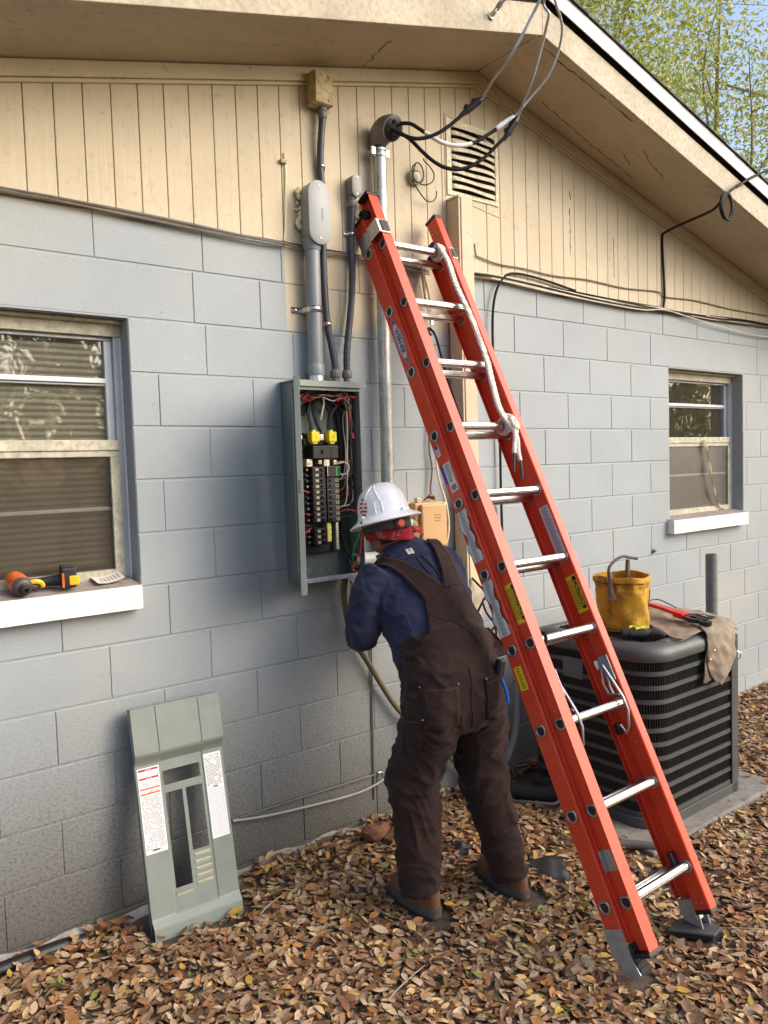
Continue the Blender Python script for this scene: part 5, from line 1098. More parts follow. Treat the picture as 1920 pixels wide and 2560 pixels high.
# ------------------------------------------------------------------ rope tied on the ladder
rope = thing('rope', 'white twisted rope tied down the right ladder rail with a knot and black taped ends', 'rope', tuple(LP(.35, 1.5, .12)))
MAT_ROPE = M('rope_white', lin(226, 219, 208), .8, 0, .12, 40, .5, 160, dirt=lin(150, 138, 122), dirt_amt=.5)
def rope_run(pts, r=.0086, n=16, name='strand', pitch=.030):
    c = curve_pts(pts, n); L = 0; up = None; st = [[], [], []]
    for i, p in enumerate(c):
        t_ = (c[min(i + 1, len(c) - 1)] - c[max(i - 1, 0)]).normalized()
        if i: L += (c[i] - c[i - 1]).length
        a = t_.orthogonal().normalized() if up is None else (up - t_ * up.dot(t_)).normalized(); up = a; b = t_.cross(a)
        for k in range(3):
            q = 2 * math.pi * (L / pitch + k / 3); st[k].append(p + (a * math.cos(q) + b * math.sin(q)) * r * .55)
    for s in st:
        m = MB(); m.tube(s, r * .62, 6); m.build(name, MAT_ROPE, rope, smooth=True)
w_ = .118
top = 9 * .3048
rp = [(.355, top + .03, .10), (.352, 2.66, w_), (.343, 2.53, w_), (.358, 2.36, w_), (.352, 2.16, w_), (.328, 2.02, w_), (.310, 1.90, w_), (.325, 1.83, w_)]
for off in (0, .0165): rope_run([LP(u - off * 1.05, v, w + off * .2) for u, v, w in rp], n=22)
def knot(v, u0, loops, rad):
    for k in range(loops):
        pts = [LP(u0 + .012 * k + .012 * math.sin(a * .5 + k), v + .004 + (rad + .002 * k) * math.sin(a) * 1.0, .0735 + (rad + .003) * math.cos(a)) for a in (j * math.pi / 6 for j in range(13))]
        rope_run(pts, n=4)
knot(top, .335, 3, .027)
kv = 6 * .3048
knot(kv, .325, 3, .028)
for pts in ([(.322, 1.87, .105), (.345, 1.85, .128), (.350, 1.81, .135), (.325, 1.785, .132), (.315, 1.81, .128), (.34, 1.845, .138)], [(.35, 1.86, .11), (.36, 1.82, .128), (.342, 1.79, .138), (.322, 1.80, .142), (.328, 1.84, .136)], [(.315, 1.86, .11), (.312, 1.82, .125), (.33, 1.77, .128), (.352, 1.79, .122)]):
    rope_run([LP(*p) for p in pts], n=8)
for pts in ([(.332, 1.80, .128), (.318, 1.755, .13), (.296, 1.71, .125), (.284, 1.68, .12)], [(.335, 1.79, .125), (.328, 1.74, .128), (.312, 1.69, .122), (.305, 1.645, .118)]):
    P_ = [LP(*p) for p in pts]; rope_run(P_, n=10)
    d = (P_[-1] - P_[-2]).normalized(); m = MB(); m.tube([P_[-1] - d * .004, P_[-1] + d * .03 + Vector((0, 0, -.012)), P_[-1] + d * .05 + Vector((0, 0, -.03))], [.0066, .0062, .0055], 8); m.build('taped_end', MAT_BLACK, rope, smooth=True)
# ------------------------------------------------------------------ air conditioner
AX0, AX1, AY0, AY1 = 1.665, 2.395, -.905, -.185
pad = MB(); pad.bb(1.52, 2.66, -1.00, -.10, -.05, .062); tag(pad.build('equipment_pad', M('pad_concrete', lin(128, 124, 118), .9, 0, .15, 10, .4, 60, dirt=lin(74, 66, 56), dirt_amt=.6), bevel=.01), 'low grey concrete pad under the air conditioner', 'pad')
ac = thing('air_conditioner', 'dark grey outdoor air conditioner with banded louvre sides behind the ladder', 'air conditioner', ((AX0 + AX1) / 2, (AY0 + AY1) / 2, .062))
MAT_AC = M('ac_grey_paint', lin(78, 80, 80), .45, 0, .1, 6, .08, 80, dirt=lin(60, 56, 50), dirt_amt=.4); MAT_ACL = M('ac_fin', lin(54, 56, 56), .5, 0, .1, 6)
def rrect(x0, x1, y0, y1, r, n=8, rl=None):
    """rounded rectangle outline, counter-clockwise from front-right; corner radii: FR, BR, BL, FL"""
    rs_ = rl or [r] * 4; out = []
    for (cx, cy, a0), rr in zip(((x1, y0, -90), (x1, y1, 0), (x0, y1, 90), (x0, y0, 180)), rs_):
        sx = -1 if cx == x1 else 1; sy = 1 if cy == y0 else -1
        for k in range(n + 1):
            a = math.radians(a0 + 90 * k / n); out.append((cx + sx * rr + rr * math.cos(a), cy + sy * rr + rr * math.sin(a)))
    return out
RL = [.02, .06, .06, .14]
def band(m, off, z0, z1, th=.012):
    o = rrect(AX0 - off, AX1 + off, AY0 - off, AY1 + off, .1, 8, RL); i = rrect(AX0 - off + th, AX1 + off - th, AY0 - off + th, AY1 + off - th, .1, 8, [max(.004, r - th) for r in RL]); n = len(o)
    vs = [(x, y, z0) for x, y in o] + [(x, y, z1) for x, y in o] + [(x, y, z1) for x, y in i] + [(x, y, z0) for x, y in i]
    m.add(vs, [(a * n + k, a * n + (k + 1) % n, ((a + 1) % 4) * n + (k + 1) % n, ((a + 1) % 4) * n + k) for a in range(4) for k in range(n)]); return m
core = MB(); core.rings([[(x, y, z) for x, y in rrect(AX0 + .03, AX1 - .03, AY0 + .03, AY1 - .03, .1, 8, [.01, .04, .04, .115])] for z in (.07, .845)]); core.build('coil_core', M('coil_black', lin(16, 16, 17), .8), ac)
m = MB(); band(m, .008, .064, .112, .02); m.build('base_pan', MAT_AC, ac, bevel=.003)
NB = 11; ZA, ZB = .125, .850; bp = (ZB - ZA) / NB
for i in range(NB + 1):
    z = ZA + i * bp; m = MB(); band(m, 0, z - .0100, z + .0100, .016); m.build('louvre_band', MAT_AC, ac, smooth=True)
fin = MB(); pth = rrect(AX0 + .004, AX1 - .004, AY0 + .004, AY1 - .004, .1, 10, [.016, .056, .056, .136]); pth = [Vector((x, y, 0)) for x, y in pth] + [Vector((*pth[0], 0))]
acc = 0; sp_ = .0125
for a, b in zip(pth[:-1], pth[1:]):
    d = b - a; L = d.length
    if L < 1e-6: continue
    t = d / L; nrm = Vector((t.y, -t.x, 0)); s = sp_ - acc
    while s < L:
        p = a + t * s; sl = (t * .5 - nrm * .87)
        q = p - nrm * .016 + t * .006
        fin.add([p + Vector((0, 0, ZA)), q + Vector((0, 0, ZA)), q + Vector((0, 0, ZB)), p + Vector((0, 0, ZB)), p + t * .0022 + Vector((0, 0, ZA)), q + t * .0022 + Vector((0, 0, ZA)), q + t * .0022 + Vector((0, 0, ZB)), p + t * .0022 + Vector((0, 0, ZB))], [(0, 1, 2, 3), (4, 7, 6, 5), (0, 3, 7, 4)]); s += sp_
    acc = L - (s - sp_)
fin.build('louvre_fins', MAT_ACL, ac, kind='stuff')
m = MB(); m.bb(AX1 - .055, AX1 + .006, AY0 - .008, AY0 - .0005, .066, .872); m.bb(AX1 + .0005, AX1 + .006, AY0 - .0003, AY0 + .06, .066, .872); post = m.build('corner_post', MAT_AC, ac, bevel=.002)
for z in (.12, .3, .48, .66, .84):
    s = MB(); s.lathe((AX1 - .012, AY0 - .008, z), [(.006, 0), (.005, .003), (.002, .004)], (0, -1, 0), 8); s.build('screw', MAT_FITTING, post)
lid = MB(); rings = []
for off, z in ((.010, .838), (.014, .846), (.014, .872), (.006, .892), (-.02, .908), (-.05, .914), (-.085, .914), (-.09, .905)):
    rings.append([(x, y, z) for x, y in rrect(AX0 - off, AX1 + off, AY0 - off, AY1 + off, .1, 8, [max(.012, r + off) for r in (.05, .07, .07, .15)])])
lid.rings(rings, False); lido = lid.build('top_cover', MAT_AC, ac, smooth=True); lido.data.polygons.foreach_set('use_smooth', [True] * len(lido.data.polygons))
ccx, ccy = (AX0 + AX1) / 2, (AY0 + AY1) / 2
m = MB()
outer = rrect(AX0 + .088, AX1 - .088, AY0 + .088, AY1 - .088, .1, 8, [.02, .02, .02, .06]); n = 72
for k in range(n):
    a = 2 * math.pi * k / n; d = Vector((math.cos(a), math.sin(a), 0)); R1 = .31 if n else 0
    R1 = min(.277 / max(abs(d.x), 1e-3), .272 / max(abs(d.y), 1e-3), .36)
    m.tube([Vector((ccx, ccy, .912)) + d * .09, Vector((ccx, ccy, .918)) + d * .2, Vector((ccx, ccy, .908)) + d * R1], .0028, 5)
m.build('guard_wires', MAT_BLACK, lido, kind='stuff')
m = MB()
for R1, z in ((.095, .913), (.17, .917), (.24, .915)):
    m.tube([Vector((ccx + R1 * math.cos(a), ccy + R1 * math.sin(a), z)) for a in (2 * math.pi * k / 40 for k in range(40))], .003, 5, closed=True)
m.build('guard_rings', MAT_BLACK, lido, kind='stuff')
m = MB(); m.lathe((ccx, ccy, .905), [(.10, 0), (.10, .012), (.08, .016)], seg=24); m.build('motor_cap', MAT_BLACK, lido, smooth=True)
m = MB(); m.lathe((ccx, ccy, .80), [(.32, 0), (.32, .004)], seg=24); m.build('fan_well', MAT_BLACK, ac)
for k in range(3):
    a = 2 * math.pi * k / 3; m = MB(); vs = []
    for i in range(6):
        r = .08 + .22 * i / 5
        for j in range(4): b = a + (j / 3 - .5) * 1.1; vs.append((ccx + r * math.cos(b), ccy + r * math.sin(b), .835 + .03 * (j / 3 - .5)))
    m.add(vs, [(i * 4 + j, i * 4 + j + 1, (i + 1) * 4 + j + 1, (i + 1) * 4 + j) for i in range(5) for j in range(3)]); m.build('fan_blade', MAT_FITTING, ac, smooth=True)
m = MB(); m.bb(AX0 - .0025, AX0 - .0008, -.52, -.40, .70, .80); dl = m.build('rating_plate', M('plate_grey', lin(96, 98, 104), .5), ac)
TOPZ = .922
# --- yellow canvas bucket
bk = thing('canvas_bucket', 'worn yellow canvas lineman bucket with rope handle on the air conditioner', 'bucket', (1.915, -.585, TOPZ))
def canvas_mat(name, base, dark, amt=.6):
    m = bpy.data.materials.new(name); t = NT(m); p = t.pos(); n = t.noise(p, 14, 7, .65); n2 = t.noise(p, 4.5, 5); w = t.noise(p, 500, 2)
    c = t.ramp(n2, [(.35, tuple(v * .8 for v in base)), (.65, base)]); c = t.mix(t.math('MULTIPLY', t.ramp(n, [(.44, 0), (.66, 1)]), amt), c, dark)
    t.set('Base Color', c); t.set('Roughness', .8); t.set('Normal', t.bump(w, .25, .002, t.bump(n, .4, .01))); return m
MAT_CANY = canvas_mat('yellow_canvas', lin(208, 156, 38), lin(84, 62, 26), .8)
bx, by = 1.915, -.585
def bucket_r(t, a):
    r = .118 + .012 * t; r += .005 * math.sin(3 * a + 2 * t) + .0045 * math.sin(6 * a + 7 * t + 2 * math.sin(3 * t)) * (t > .1) * (1 - t * .5) + .003 * math.sin(13 * a - 9 * t) * max(0, t - .35) + .008 * math.exp(-((t - .8) / .06) ** 2) * math.sin(11 * a) - .006 * math.exp(-((t - .80) / .03) ** 2)
    return r
m = MB(); rings = []
for i in range(29):
    t = i / 28; z = TOPZ + .006 + .268 * t
    rings.append([(bx + bucket_r(t, a) * math.cos(a) + .012 * t * -1, by + bucket_r(t, a) * math.sin(a), z + (.004 * math.sin(2 * a + 1) + .003 * math.sin(5 * a)) * t) for a in (2 * math.pi * k / 56 for k in range(56))])
inner = [[((x - bx + .012) * .965 + bx - .012, (y - by) * .965 + by, z) for x, y, z in r] for r in rings[::-3]]
m.rings(rings + inner, True); m.build('canvas_body', MAT_CANY, bk, smooth=True)
m = MB(); rings = []
for t, dr in ((.90, .003), (.905, .006), (.985, .0065), (1.005, .003), (1.0, -.004)):
    z = TOPZ + .006 + .268 * t
    rings.append([(bx - .012 * t + (bucket_r(min(t, 1), a) + dr) * math.cos(a), by + (bucket_r(min(t, 1), a) + dr) * math.sin(a), z + (.004 * math.sin(2 * a + 1) + .003 * math.sin(5 * a)) * t) for a in (2 * math.pi * k / 56 for k in range(56))])
m.rings(rings, False); m.build('top_hem', MAT_CANY, bk, smooth=True)
for t in (.885, .05):
    m = MB(); m.tube([Vector((bx - .012 * t + (bucket_r(t, a) + .002) * math.cos(a), by + (bucket_r(t, a) + .002) * math.sin(a), TOPZ + .006 + .268 * t)) for a in (2 * math.pi * k / 56 for k in range(56))], .0018, 5, closed=True); m.build('stitching', M('thread_dark', lin(80, 62, 30), .8), bk)
sa = math.radians(-52); m = MB(); m.tube([Vector((bx - .012 * t + (bucket_r(t, sa + .1 * t) + .002) * math.cos(sa + .1 * t), by + (bucket_r(t, sa + .1 * t) + .002) * math.sin(sa + .1 * t), TOPZ + .006 + .268 * t)) for t in (k / 24 for k in range(25))], .0022, 5); m.build('seam', M('thread_dark', (0, 0, 0)), bk)
MAT_ROPEG = M('rope_grey', lin(80, 75, 68), .85, 0, .2, 40, .6, 120); MAT_LEATH = M('leather_old', lin(108, 92, 82), .75, 0, .25, 30, .4, 50)
ha1 = math.radians(205); ha2 = math.radians(25)
p1 = Vector((bx + .132 * math.cos(ha1) - .012, by + .132 * math.sin(ha1) - .012, TOPZ + .225)); p2 = Vector((bx + .112 * math.cos(ha2) - .012, by + .112 * math.sin(ha2), TOPZ + .24))
p1 = Vector((bx - .140, by - .022, TOPZ + .225)); p2 = Vector((bx + .095, by + .045, TOPZ + .25))
m = MB(); m.tube(curve_pts([p1 + Vector((0, 0, .02)), p1 + Vector((.004, .01, .09)), p1.lerp(p2, .25) + Vector((0, 0, .118)), p1.lerp(p2, .55) + Vector((.01, -.01, .125)), p1.lerp(p2, .85) + Vector((.045, 0, .10)), p2 + Vector((.07, -.01, .085))], 8), .0075, 10); m.build('rope_handle', MAT_ROPEG, bk, smooth=True)
m = MB(); m.tube([p2 + Vector((0, 0, -.02)), p2 + Vector((.002, 0, .05)), p2 + Vector((.004, 0, .085))], [.012, .0115, .010], 10); m.build('whipped_end', MAT_LEATH, bk, smooth=True)
m = MB(); m.tube([p1 + Vector((.0, -.004, -.03)), p1 + Vector((0, -.002, .03)), p1 + Vector((.003, .006, .075))], [.016, .0125, .010], 10); m.build('whipped_end', MAT_LEATH, bk, smooth=True)
m = MB(); m.lathe(p1 + Vector((.004, -.006, -.045)), [(.022, 0), (.020, .006), (.008, .010)], (-.5, -.8, 0), 14); m.build('leather_patch', MAT_LEATH, bk, smooth=True)
m = MB(); m.lathe((bx, by, TOPZ - .004), [(.112, 0), (.115, .010), (.10, .012)], seg=28); m.build('rubber_base', MAT_BLACK, bk, smooth=True)
# --- tool pouch (grey-brown canvas) with hanging flap
CLT = bpy.data.textures.new('cloth_folds', 'CLOUDS'); CLT.noise_scale = .055; CLT.noise_depth = 2
MAT_POUCH = canvas_mat('pouch_canvas', lin(150, 134, 116), lin(92, 80, 68), .5)
def cloth(name, pts_grid, parent, th=.003, mat=None, sub=2):
    m = MB(); R_, C_ = len(pts_grid), len(pts_grid[0]); m.add([p for r in pts_grid for p in r], [(i * C_ + j, i * C_ + j + 1, (i + 1) * C_ + j + 1, (i + 1) * C_ + j) for i in range(R_ - 1) for j in range(C_ - 1)])
    o = m.build(name, mat or MAT_POUCH, parent, smooth=True); o.data.polygons.foreach_set('use_smooth', [True] * len(o.data.polygons)); s = o.modifiers.new('sub', 'SUBSURF'); s.levels = s.render_levels = sub + 1; dm = o.modifiers.new('w', 'DISPLACE'); dm.texture = CLT; dm.strength = .022; dm.mid_level = .42; dm.texture_coords = 'GLOBAL'; d = o.modifiers.new('s', 'SOLIDIFY'); d.thickness = th; return o
pc = thing('tool_pouch', 'grey brown canvas tool pouch draped over the corner of the air conditioner', 'tool pouch', (2.2, -.7, TOPZ))
def pz(x, y, z): return (x, y, TOPZ + z)
main = cloth('pouch_body', [
    [(2.11, -.50, .95), (2.20, -.48, .99), (2.33, -.50, 1.0), (2.42, -.53, .94)], [(2.06, -.60, .945), (2.16, -.59, .975), (2.30, -.60, .985), (2.40, -.62, .945)],
    [(2.00, -.70, .93), (2.11, -.69, .955), (2.26, -.70, .965), (2.38, -.72, .945)], [(1.94, -.80, .924), (2.06, -.80, .94), (2.22, -.80, .95), (2.36, -.82, .94)],
    [(1.905, -.895, .910), (2.02, -.895, .924), (2.16, -.89, .935), (2.35, -.91, .922)]], pc)
m = MB(); m.tube(curve_pts([(2.105, -.50, .955), (2.055, -.60, .95), (1.995, -.70, .935), (1.935, -.80, .928), (1.90, -.897, .915), (2.02, -.90, .928)], 8), .0035, 6); m.build('edge_binding', MAT_LEATH, pc, smooth=True)
m = MB(); m.tube(curve_pts([(2.20, -.475, .995), (2.33, -.495, 1.007), (2.31, -.60, .99), (2.27, -.70, .972), (2.24, -.80, .957)], 8), .0035, 6); m.build('edge_binding', MAT_LEATH, pc, smooth=True)
cloth('pouch_flap', [
    [pz(2.10, -.86, .028), pz(2.19, -.86, .045), pz(2.28, -.87, .042), pz(2.37, -.87, .03)],
    [pz(2.10, -.922, .012), pz(2.18, -.932, .02), pz(2.27, -.936, .016), pz(2.335, -.932, .012)],
    [(2.085, -.932, .86), (2.165, -.955, .865), (2.25, -.96, .86), (2.325, -.94, .85)],
    [(2.07, -.930, .79), (2.15, -.955, .785), (2.235, -.965, .775), (2.315, -.943, .765)],
    [(2.10, -.935, .715), (2.14, -.95, .705), (2.185, -.975, .695), (2.235, -.955, .715)], [(2.150, -.945, .672), (2.158, -.95, .668), (2.166, -.955, .668), (2.175, -.95, .672)]], pc)
cloth('inner_flap', [[(2.075, -.926, .85), (2.12, -.93, .85), (2.15, -.935, .84)], [(2.06, -.926, .76), (2.11, -.928, .76), (2.15, -.94, .75)], [(2.04, -.925, .68), (2.09, -.926, .682), (2.135, -.935, .70)]], pc, mat=canvas_mat('pouch_inner', lin(112, 100, 90), lin(70, 62, 54), .5))
cloth('belt_strip', [[(2.20, -.66, .982), (2.24, -.60, .992)], [(2.27, -.74, .972), (2.32, -.68, .98)], [(2.33, -.83, .958), (2.38, -.79, .962)], [(2.35, -.90, .935), (2.40, -.88, .935)], [(2.36, -.93, .90), (2.405, -.925, .90)]], pc, .004)
for p in ((2.10, -.957, .845), (2.085, -.945, .80)):
    m = MB(); m.lathe(p, [(.006, 0), (.006, .002), (.003, .004)], (0, -1, .2), 10); m.build('rivet', M('brass', lin(190, 160, 90), .35, .9), pc, smooth=True)
m = MB(); m.tube([(2.33, -.945, .80), (2.345, -.955, .79), (2.345, -.955, .77), (2.33, -.95, .76)], .003, 6); m.build('snap_ring', MAT_STEEL, pc, smooth=True)
# --- red ratchet wrench
wr = thing('wrench', 'red and black lineman wrench lying across the canvas tool pouch', 'wrench', (2.15, -.66, TOPZ + .06))
wa_ = Vector((2.108, -.37, 1.045)); wb_ = Vector((2.15, -.885, .962)); wd = (wb_ - wa_).normalized(); ws_ = wd.cross(Vector((0, 0, 1))).normalized(); wu = ws_.cross(wd)
def wpoly(pts, th, name, mat, par, z=0):
    m = MB(); m.prism(pts, wa_ + wu * z, wd, ws_, -th); return m.build(name, mat, par, bevel=.002)
MR = M('tool_red', lin(188, 32, 36), .4, 0, .1, 20, .05)
Lw = (wb_ - wa_).length
wpoly([(0, -.014), (0, .014), (.30, .015), (.36, .030), (.415, .033), (.415, -.033), (.36, -.030), (.30, -.015)], .016, 'handle', MR, wr)
ringo = lambda c, r, n=18: [(c + r * math.cos(2 * math.pi * k / n), r * 1.0 * math.sin(2 * math.pi * k / n)) for k in range(n)]
m = MB(); 
def annulus(c, ro, ri, th, name, mat, sx=1.0):
    m = MB(); n = 24; o = [(wa_ + wd * (c + sx * ro * math.cos(a)) + ws_ * ro * math.sin(a)) for a in (2 * math.pi * k / n for k in range(n))]; i = [(wa_ + wd * (c + sx * ri * math.cos(a)) + ws_ * ri * math.sin(a)) for a in (2 * math.pi * k / n for k in range(n))]
    m.rings([[p + wu * .008 for p in o], [p - wu * th for p in o], [p - wu * th for p in i], [p + wu * .008 for p in i]], False, True); return m.build(name, mat, wr, smooth=True)
annulus(.395, .036, .017, .010, 'eye', MR, 1.15); annulus(.455, .042, .019, .010, 'jaw_head', MAT_BLACK, 1.1); annulus(.515, .030, .013, .010, 'jaw_tip', MAT_BLACK, 1.2)
# --- gloves
gl = thing('work_glove', 'black and lime work glove lying in front of the yellow bucket', 'glove', (1.80, -.75, TOPZ))
MG = M('glove_black', lin(28, 28, 30), .8, 0, .2, 30, .4, 90); MLIME = M('glove_lime', lin(196, 224, 40), .6, 0, .08, 30)
gc = Vector((1.80, -.745, TOPZ + .022))
m = MB(); m.lathe(gc, [(.01, -.065), (.038, -.05), (.046, 0), (.044, .04), (.02, .06)], (.75, -.6, 0), 16); 
for v_i in range(len(m.v)): v = Vector(m.v[v_i]); m.v[v_i] = (v.x, v.y, gc.z + (v.z - gc.z) * .55)
m.build('palm', MG, gl, smooth=True)
gd = Vector((.72, -.62, 0)).normalized(); gs = Vector((-gd.y, gd.x, 0))
for k in range(4):
    st_ = gc + gd * .045 + gs * (-.033 + .022 * k); m = MB(); m.tube(curve_pts([st_, st_ + gd * .035 + gs * (.004 * (k - 1.5)) + Vector((0, 0, .004)), st_ + gd * (.065 + .012 * math.sin(k)) + gs * (.008 * (k - 1.5)) + Vector((0, 0, -.006))], 5), [.0125] * 5 + [.012] * 3 + [.011, .010, .006], 10); m.build('finger', MG, gl, smooth=True)
m = MB(); m.tube(curve_pts([gc + gs * .035, gc + gs * .06 + gd * .02, gc + gs * .065 + gd * .05], 5), [.014] * 6 + [.013, .012, .011, .010, .006], 10); m.build('thumb', MG, gl, smooth=True)
for k, (a, b) in enumerate(((-.02, .03), (.012, .045), (-.04, -.005))):
    m = MB(); q = gc + gs * (-.02 + .02 * k) + Vector((0, 0, .024)); m.tube(curve_pts([q + gd * a, q + gd * (a + b) / 2 + gs * .008 + Vector((0, 0, .002)), q + gd * b], 5), .0055, 6); m.build('lime_trim', MLIME, gl, smooth=True)
m = MB(); m.lathe(gc - gd * .055, [(.030, -.022), (.036, 0), (.034, .022)], gd, 14)
for v_i in range(len(m.v)): v = Vector(m.v[v_i]); m.v[v_i] = (v.x, v.y, gc.z + (v.z - gc.z) * .6)
m.build('cuff', MG, gl, smooth=True)
for i, (x, y) in enumerate(((1.84, -.865), (1.93, -.878))):
    m = MB(); m.tube([(x, y, TOPZ - .006), (x + .035, y + .012, TOPZ - .006)], .0028, 6); m.lathe((x + .035, y + .012, TOPZ - .006), [(.005, 0), (.005, .003)], (.9, .3, 0), 8)
    tag(m.build('loose_screw', MAT_STEEL, smooth=True, kind=None), ('loose steel screw on the air conditioner rim nearest the ladder', 'loose steel screw on the air conditioner rim near the pouch')[i], 'screw')
# --- hoses and litter on the ground
cable('insulated_line', 'thick black insulated refrigerant line on the ground left of the air conditioner', [(1.60, -.03, .34), (1.55, -.05, .25), (1.47, -.10, .155), (1.44, -.2, .125), (1.50, -.32, .12), (1.60, -.42, .12), (1.72, -.50, .12)], .035, M('line_foam', lin(30, 31, 34), .85, 0, .2, 20, .5, 50), 'pipe', seg=14)
cable('drain_pipe', 'grey bent drain pipe at the wall foot behind the ladder', [(1.66, -.09, .62), (1.64, -.10, .40), (1.60, -.10, .27), (1.52, -.10, .185), (1.40, -.10, .165), (1.28, -.09, .17)], .017, M('drain_grey', lin(128, 132, 136), .5, 0, .1, 10), 'pipe', seg=12)
cable('thin_tube', 'thin brown tube looping on the leaves left of the air conditioner', [(1.40, -.30, .10), (1.45, -.42, .115), (1.50, -.48, .12), (1.58, -.46, .16), (1.60, -.40, .20)], .006, MAT_GREYCBL, 'tube')
cable('buried_pipe', 'black plastic pipe half buried along the wall foot at the far left', [(-2.0, -.09, .10), (-1.2, -.075, .105), (-.90, -.065, .105), (-.69, -.055, .10), (-.60, -.05, .085)], .026, MAT_BLACK, 'pipe', seg=12)
cable('ground_pipe', 'grey pipe lying on the leaves in front of the air conditioner pad', [(1.42, -.83, .065), (1.50, -.90, .07), (1.60, -1.03, .06), (1.66, -1.12, .05)], .020, M('drain_dark', lin(84, 80, 76), .7, 0, .15, 10), 'pipe', seg=10)
def lump(name, label, cat, c, r, mat, sc=(1, 1, 1), seed=1, sub=3, flat=0):
    bm = bmesh.new(); bmesh.ops.create_icosphere(bm, subdivisions=sub, radius=1); rr = np.random.default_rng(seed); k = rr.normal(size=(6, 3)) * 2; ph = rr.uniform(0, 6, 6)
    for v in bm.verts:
        d = 1 + .13 * sum(math.sin(float(k[i] @ np.array(v.co)) + ph[i]) for i in range(6)) / 1.6; v.co = Vector((v.co.x * r * sc[0] * d, v.co.y * r * sc[1] * d, max(v.co.z, -.4) * r * sc[2] * d)) + Vector(c)
    me = bpy.data.meshes.new(name); bm.to_mesh(me); bm.free(); me.materials.append(mat)
    if not flat: smooth_mesh(me, 50)
    return tag(link(name, me), label, cat)
lump('brick_lump', 'reddish brown broken brick lump at the wall foot left of the worker', 'brick', (.66, -.14, .115), .055, M('brick_brown', lin(110, 72, 54), .9, 0, .3, 20, .6, 50), (1.2, .8, .75), 3, 2, 1)
brd = MB(); brd.box((.74, -.19, .120), (.15, .045, .022), Matrix.Rotation(.35, 3, 'Z') @ Matrix.Rotation(-.25, 3, 'Y')); tag(brd.build('wood_scrap', M('old_wood', lin(104, 74, 54), .9, 0, .3, 20, .6, 40), bevel=.003), 'short brown wood scrap beside the left boot at the wall', 'wood scrap')
def rag(name, label, c, r, mat, seed, h=.05, asp=1.0):
    n = 18; rr = np.random.default_rng(seed); ph = rr.uniform(0, 6, 8); vs = []
    for i in range(n + 1):
        for j in range(n + 1):
            u, v = i / n * 2 - 1, j / n * 2 - 1; d = math.hypot(u, v); x = c[0] + u * r * asp * (1 + .2 * math.sin(3 * v + ph[0])); y = c[1] + v * r * (1 + .2 * math.sin(3 * u + ph[1])); g = float(hgt(x, y))
            z = g + .012 + h * max(0, 1 - d) ** .8 * (.75 + .25 * math.sin(2.2 * u + 1.7 * v + ph[2])) + .005 * math.sin(5 * u + ph[3]) * math.cos(6 * v + ph[4]); vs.append((x, y, z))
    m = MB(); m.add(vs, [(i * (n + 1) + j, (i + 1) * (n + 1) + j, (i + 1) * (n + 1) + j + 1, i * (n + 1) + j + 1) for i in range(n) for j in range(n)]); o = m.build(name, mat, smooth=True); o.data.polygons.foreach_set('use_smooth', [True] * len(o.data.polygons)); return tag(o, label, 'rag')
MAT_BAG = M('black_bag', lin(40, 38, 40), .42, 0, .25, 20, .3, 40)
rag('plastic_scrap', 'crumpled black plastic scrap on the leaves right of the worker', (1.08, -.80), .09, MAT_BAG, 4, .055, 1.15)
rag('plastic_scrap', 'small dark plastic scrap on the leaves between the boots', (.90, -.45), .05, MAT_BAG, 6, .03)
# white flakes and the mortar fillet at the wall foot
ml = MB(); xs_ = np.linspace(-2.3, .62, 60); vs = []
for i, x in enumerate(xs_):
    z = float(hgt(x, -.02)); w = .030 + .012 * math.sin(i * 1.7) + .008 * math.sin(i * .6); h_ = .018 + .008 * math.sin(i * 1.1 + 2)
    vs += [(x, .004, z + h_ + .012), (x, -w * .5, z + h_), (x, -w, z - .01)]
ml.add(vs, [(3 * i + q, 3 * i + q + 1, 3 * i + q + 4, 3 * i + q + 3) for i in range(len(xs_) - 1) for q in (0, 1)])
tag(ml.build('mortar_fillet', M('old_mortar', lin(150, 146, 140), .95, 0, .2, 30, .8, 50), smooth=True), 'crumbling grey mortar fillet along the foot of the block wall', 'mortar')

# caulk line, cracks and mud trails on the boards
m = MB(); m.tube(curve_pts([(.388, SY0 - .002, 3.10), (.390, SY0 - .003, 3.0), (.384, SY0 - .002, 2.88), (.380, SY0 - .003, 2.79), (.372, SY0 - .003, 2.735)], 6), .006, 6); m.build('caulk_bead', M('caulk_cream', lin(222, 208, 174), .7, 0, .1, 30, .3), house, smooth=True)
m = MB(); m.box((.378, SY0 - .010, 3.062), (.030, .016, .016)); m.build('old_clip', MAT_OLDBOX, house, bevel=.003)
MAT_TRAIL = M('mud_trail', lin(96, 76, 54), .95, 0, .3, 40)
rt = random.Random(9)
def trail(p0, p1, n, amp, r, nrm):
    p0, p1 = Vector(p0), Vector(p1); pts = [p0.lerp(p1, k / n) + Vector((rt.uniform(-amp, amp), 0, rt.uniform(-amp, amp) * .3)) for k in range(n + 1)]
    mm = MB(); mm.tube(pts, [r * rt.uniform(.4, 1.3) for _ in pts], 5); mm.build('mud_trail', MAT_TRAIL, house)
trail((2.262, SY0, 3.20), (2.262, SY0, 2.93), 16, .004, .0028, 0); trail((2.666, SY0, 3.10), (2.668, SY0, 2.86), 14, .003, .0022, 0); trail((2.262, SY0, 3.29), (2.27, SY0, 3.245), 6, .004, .003, 0)
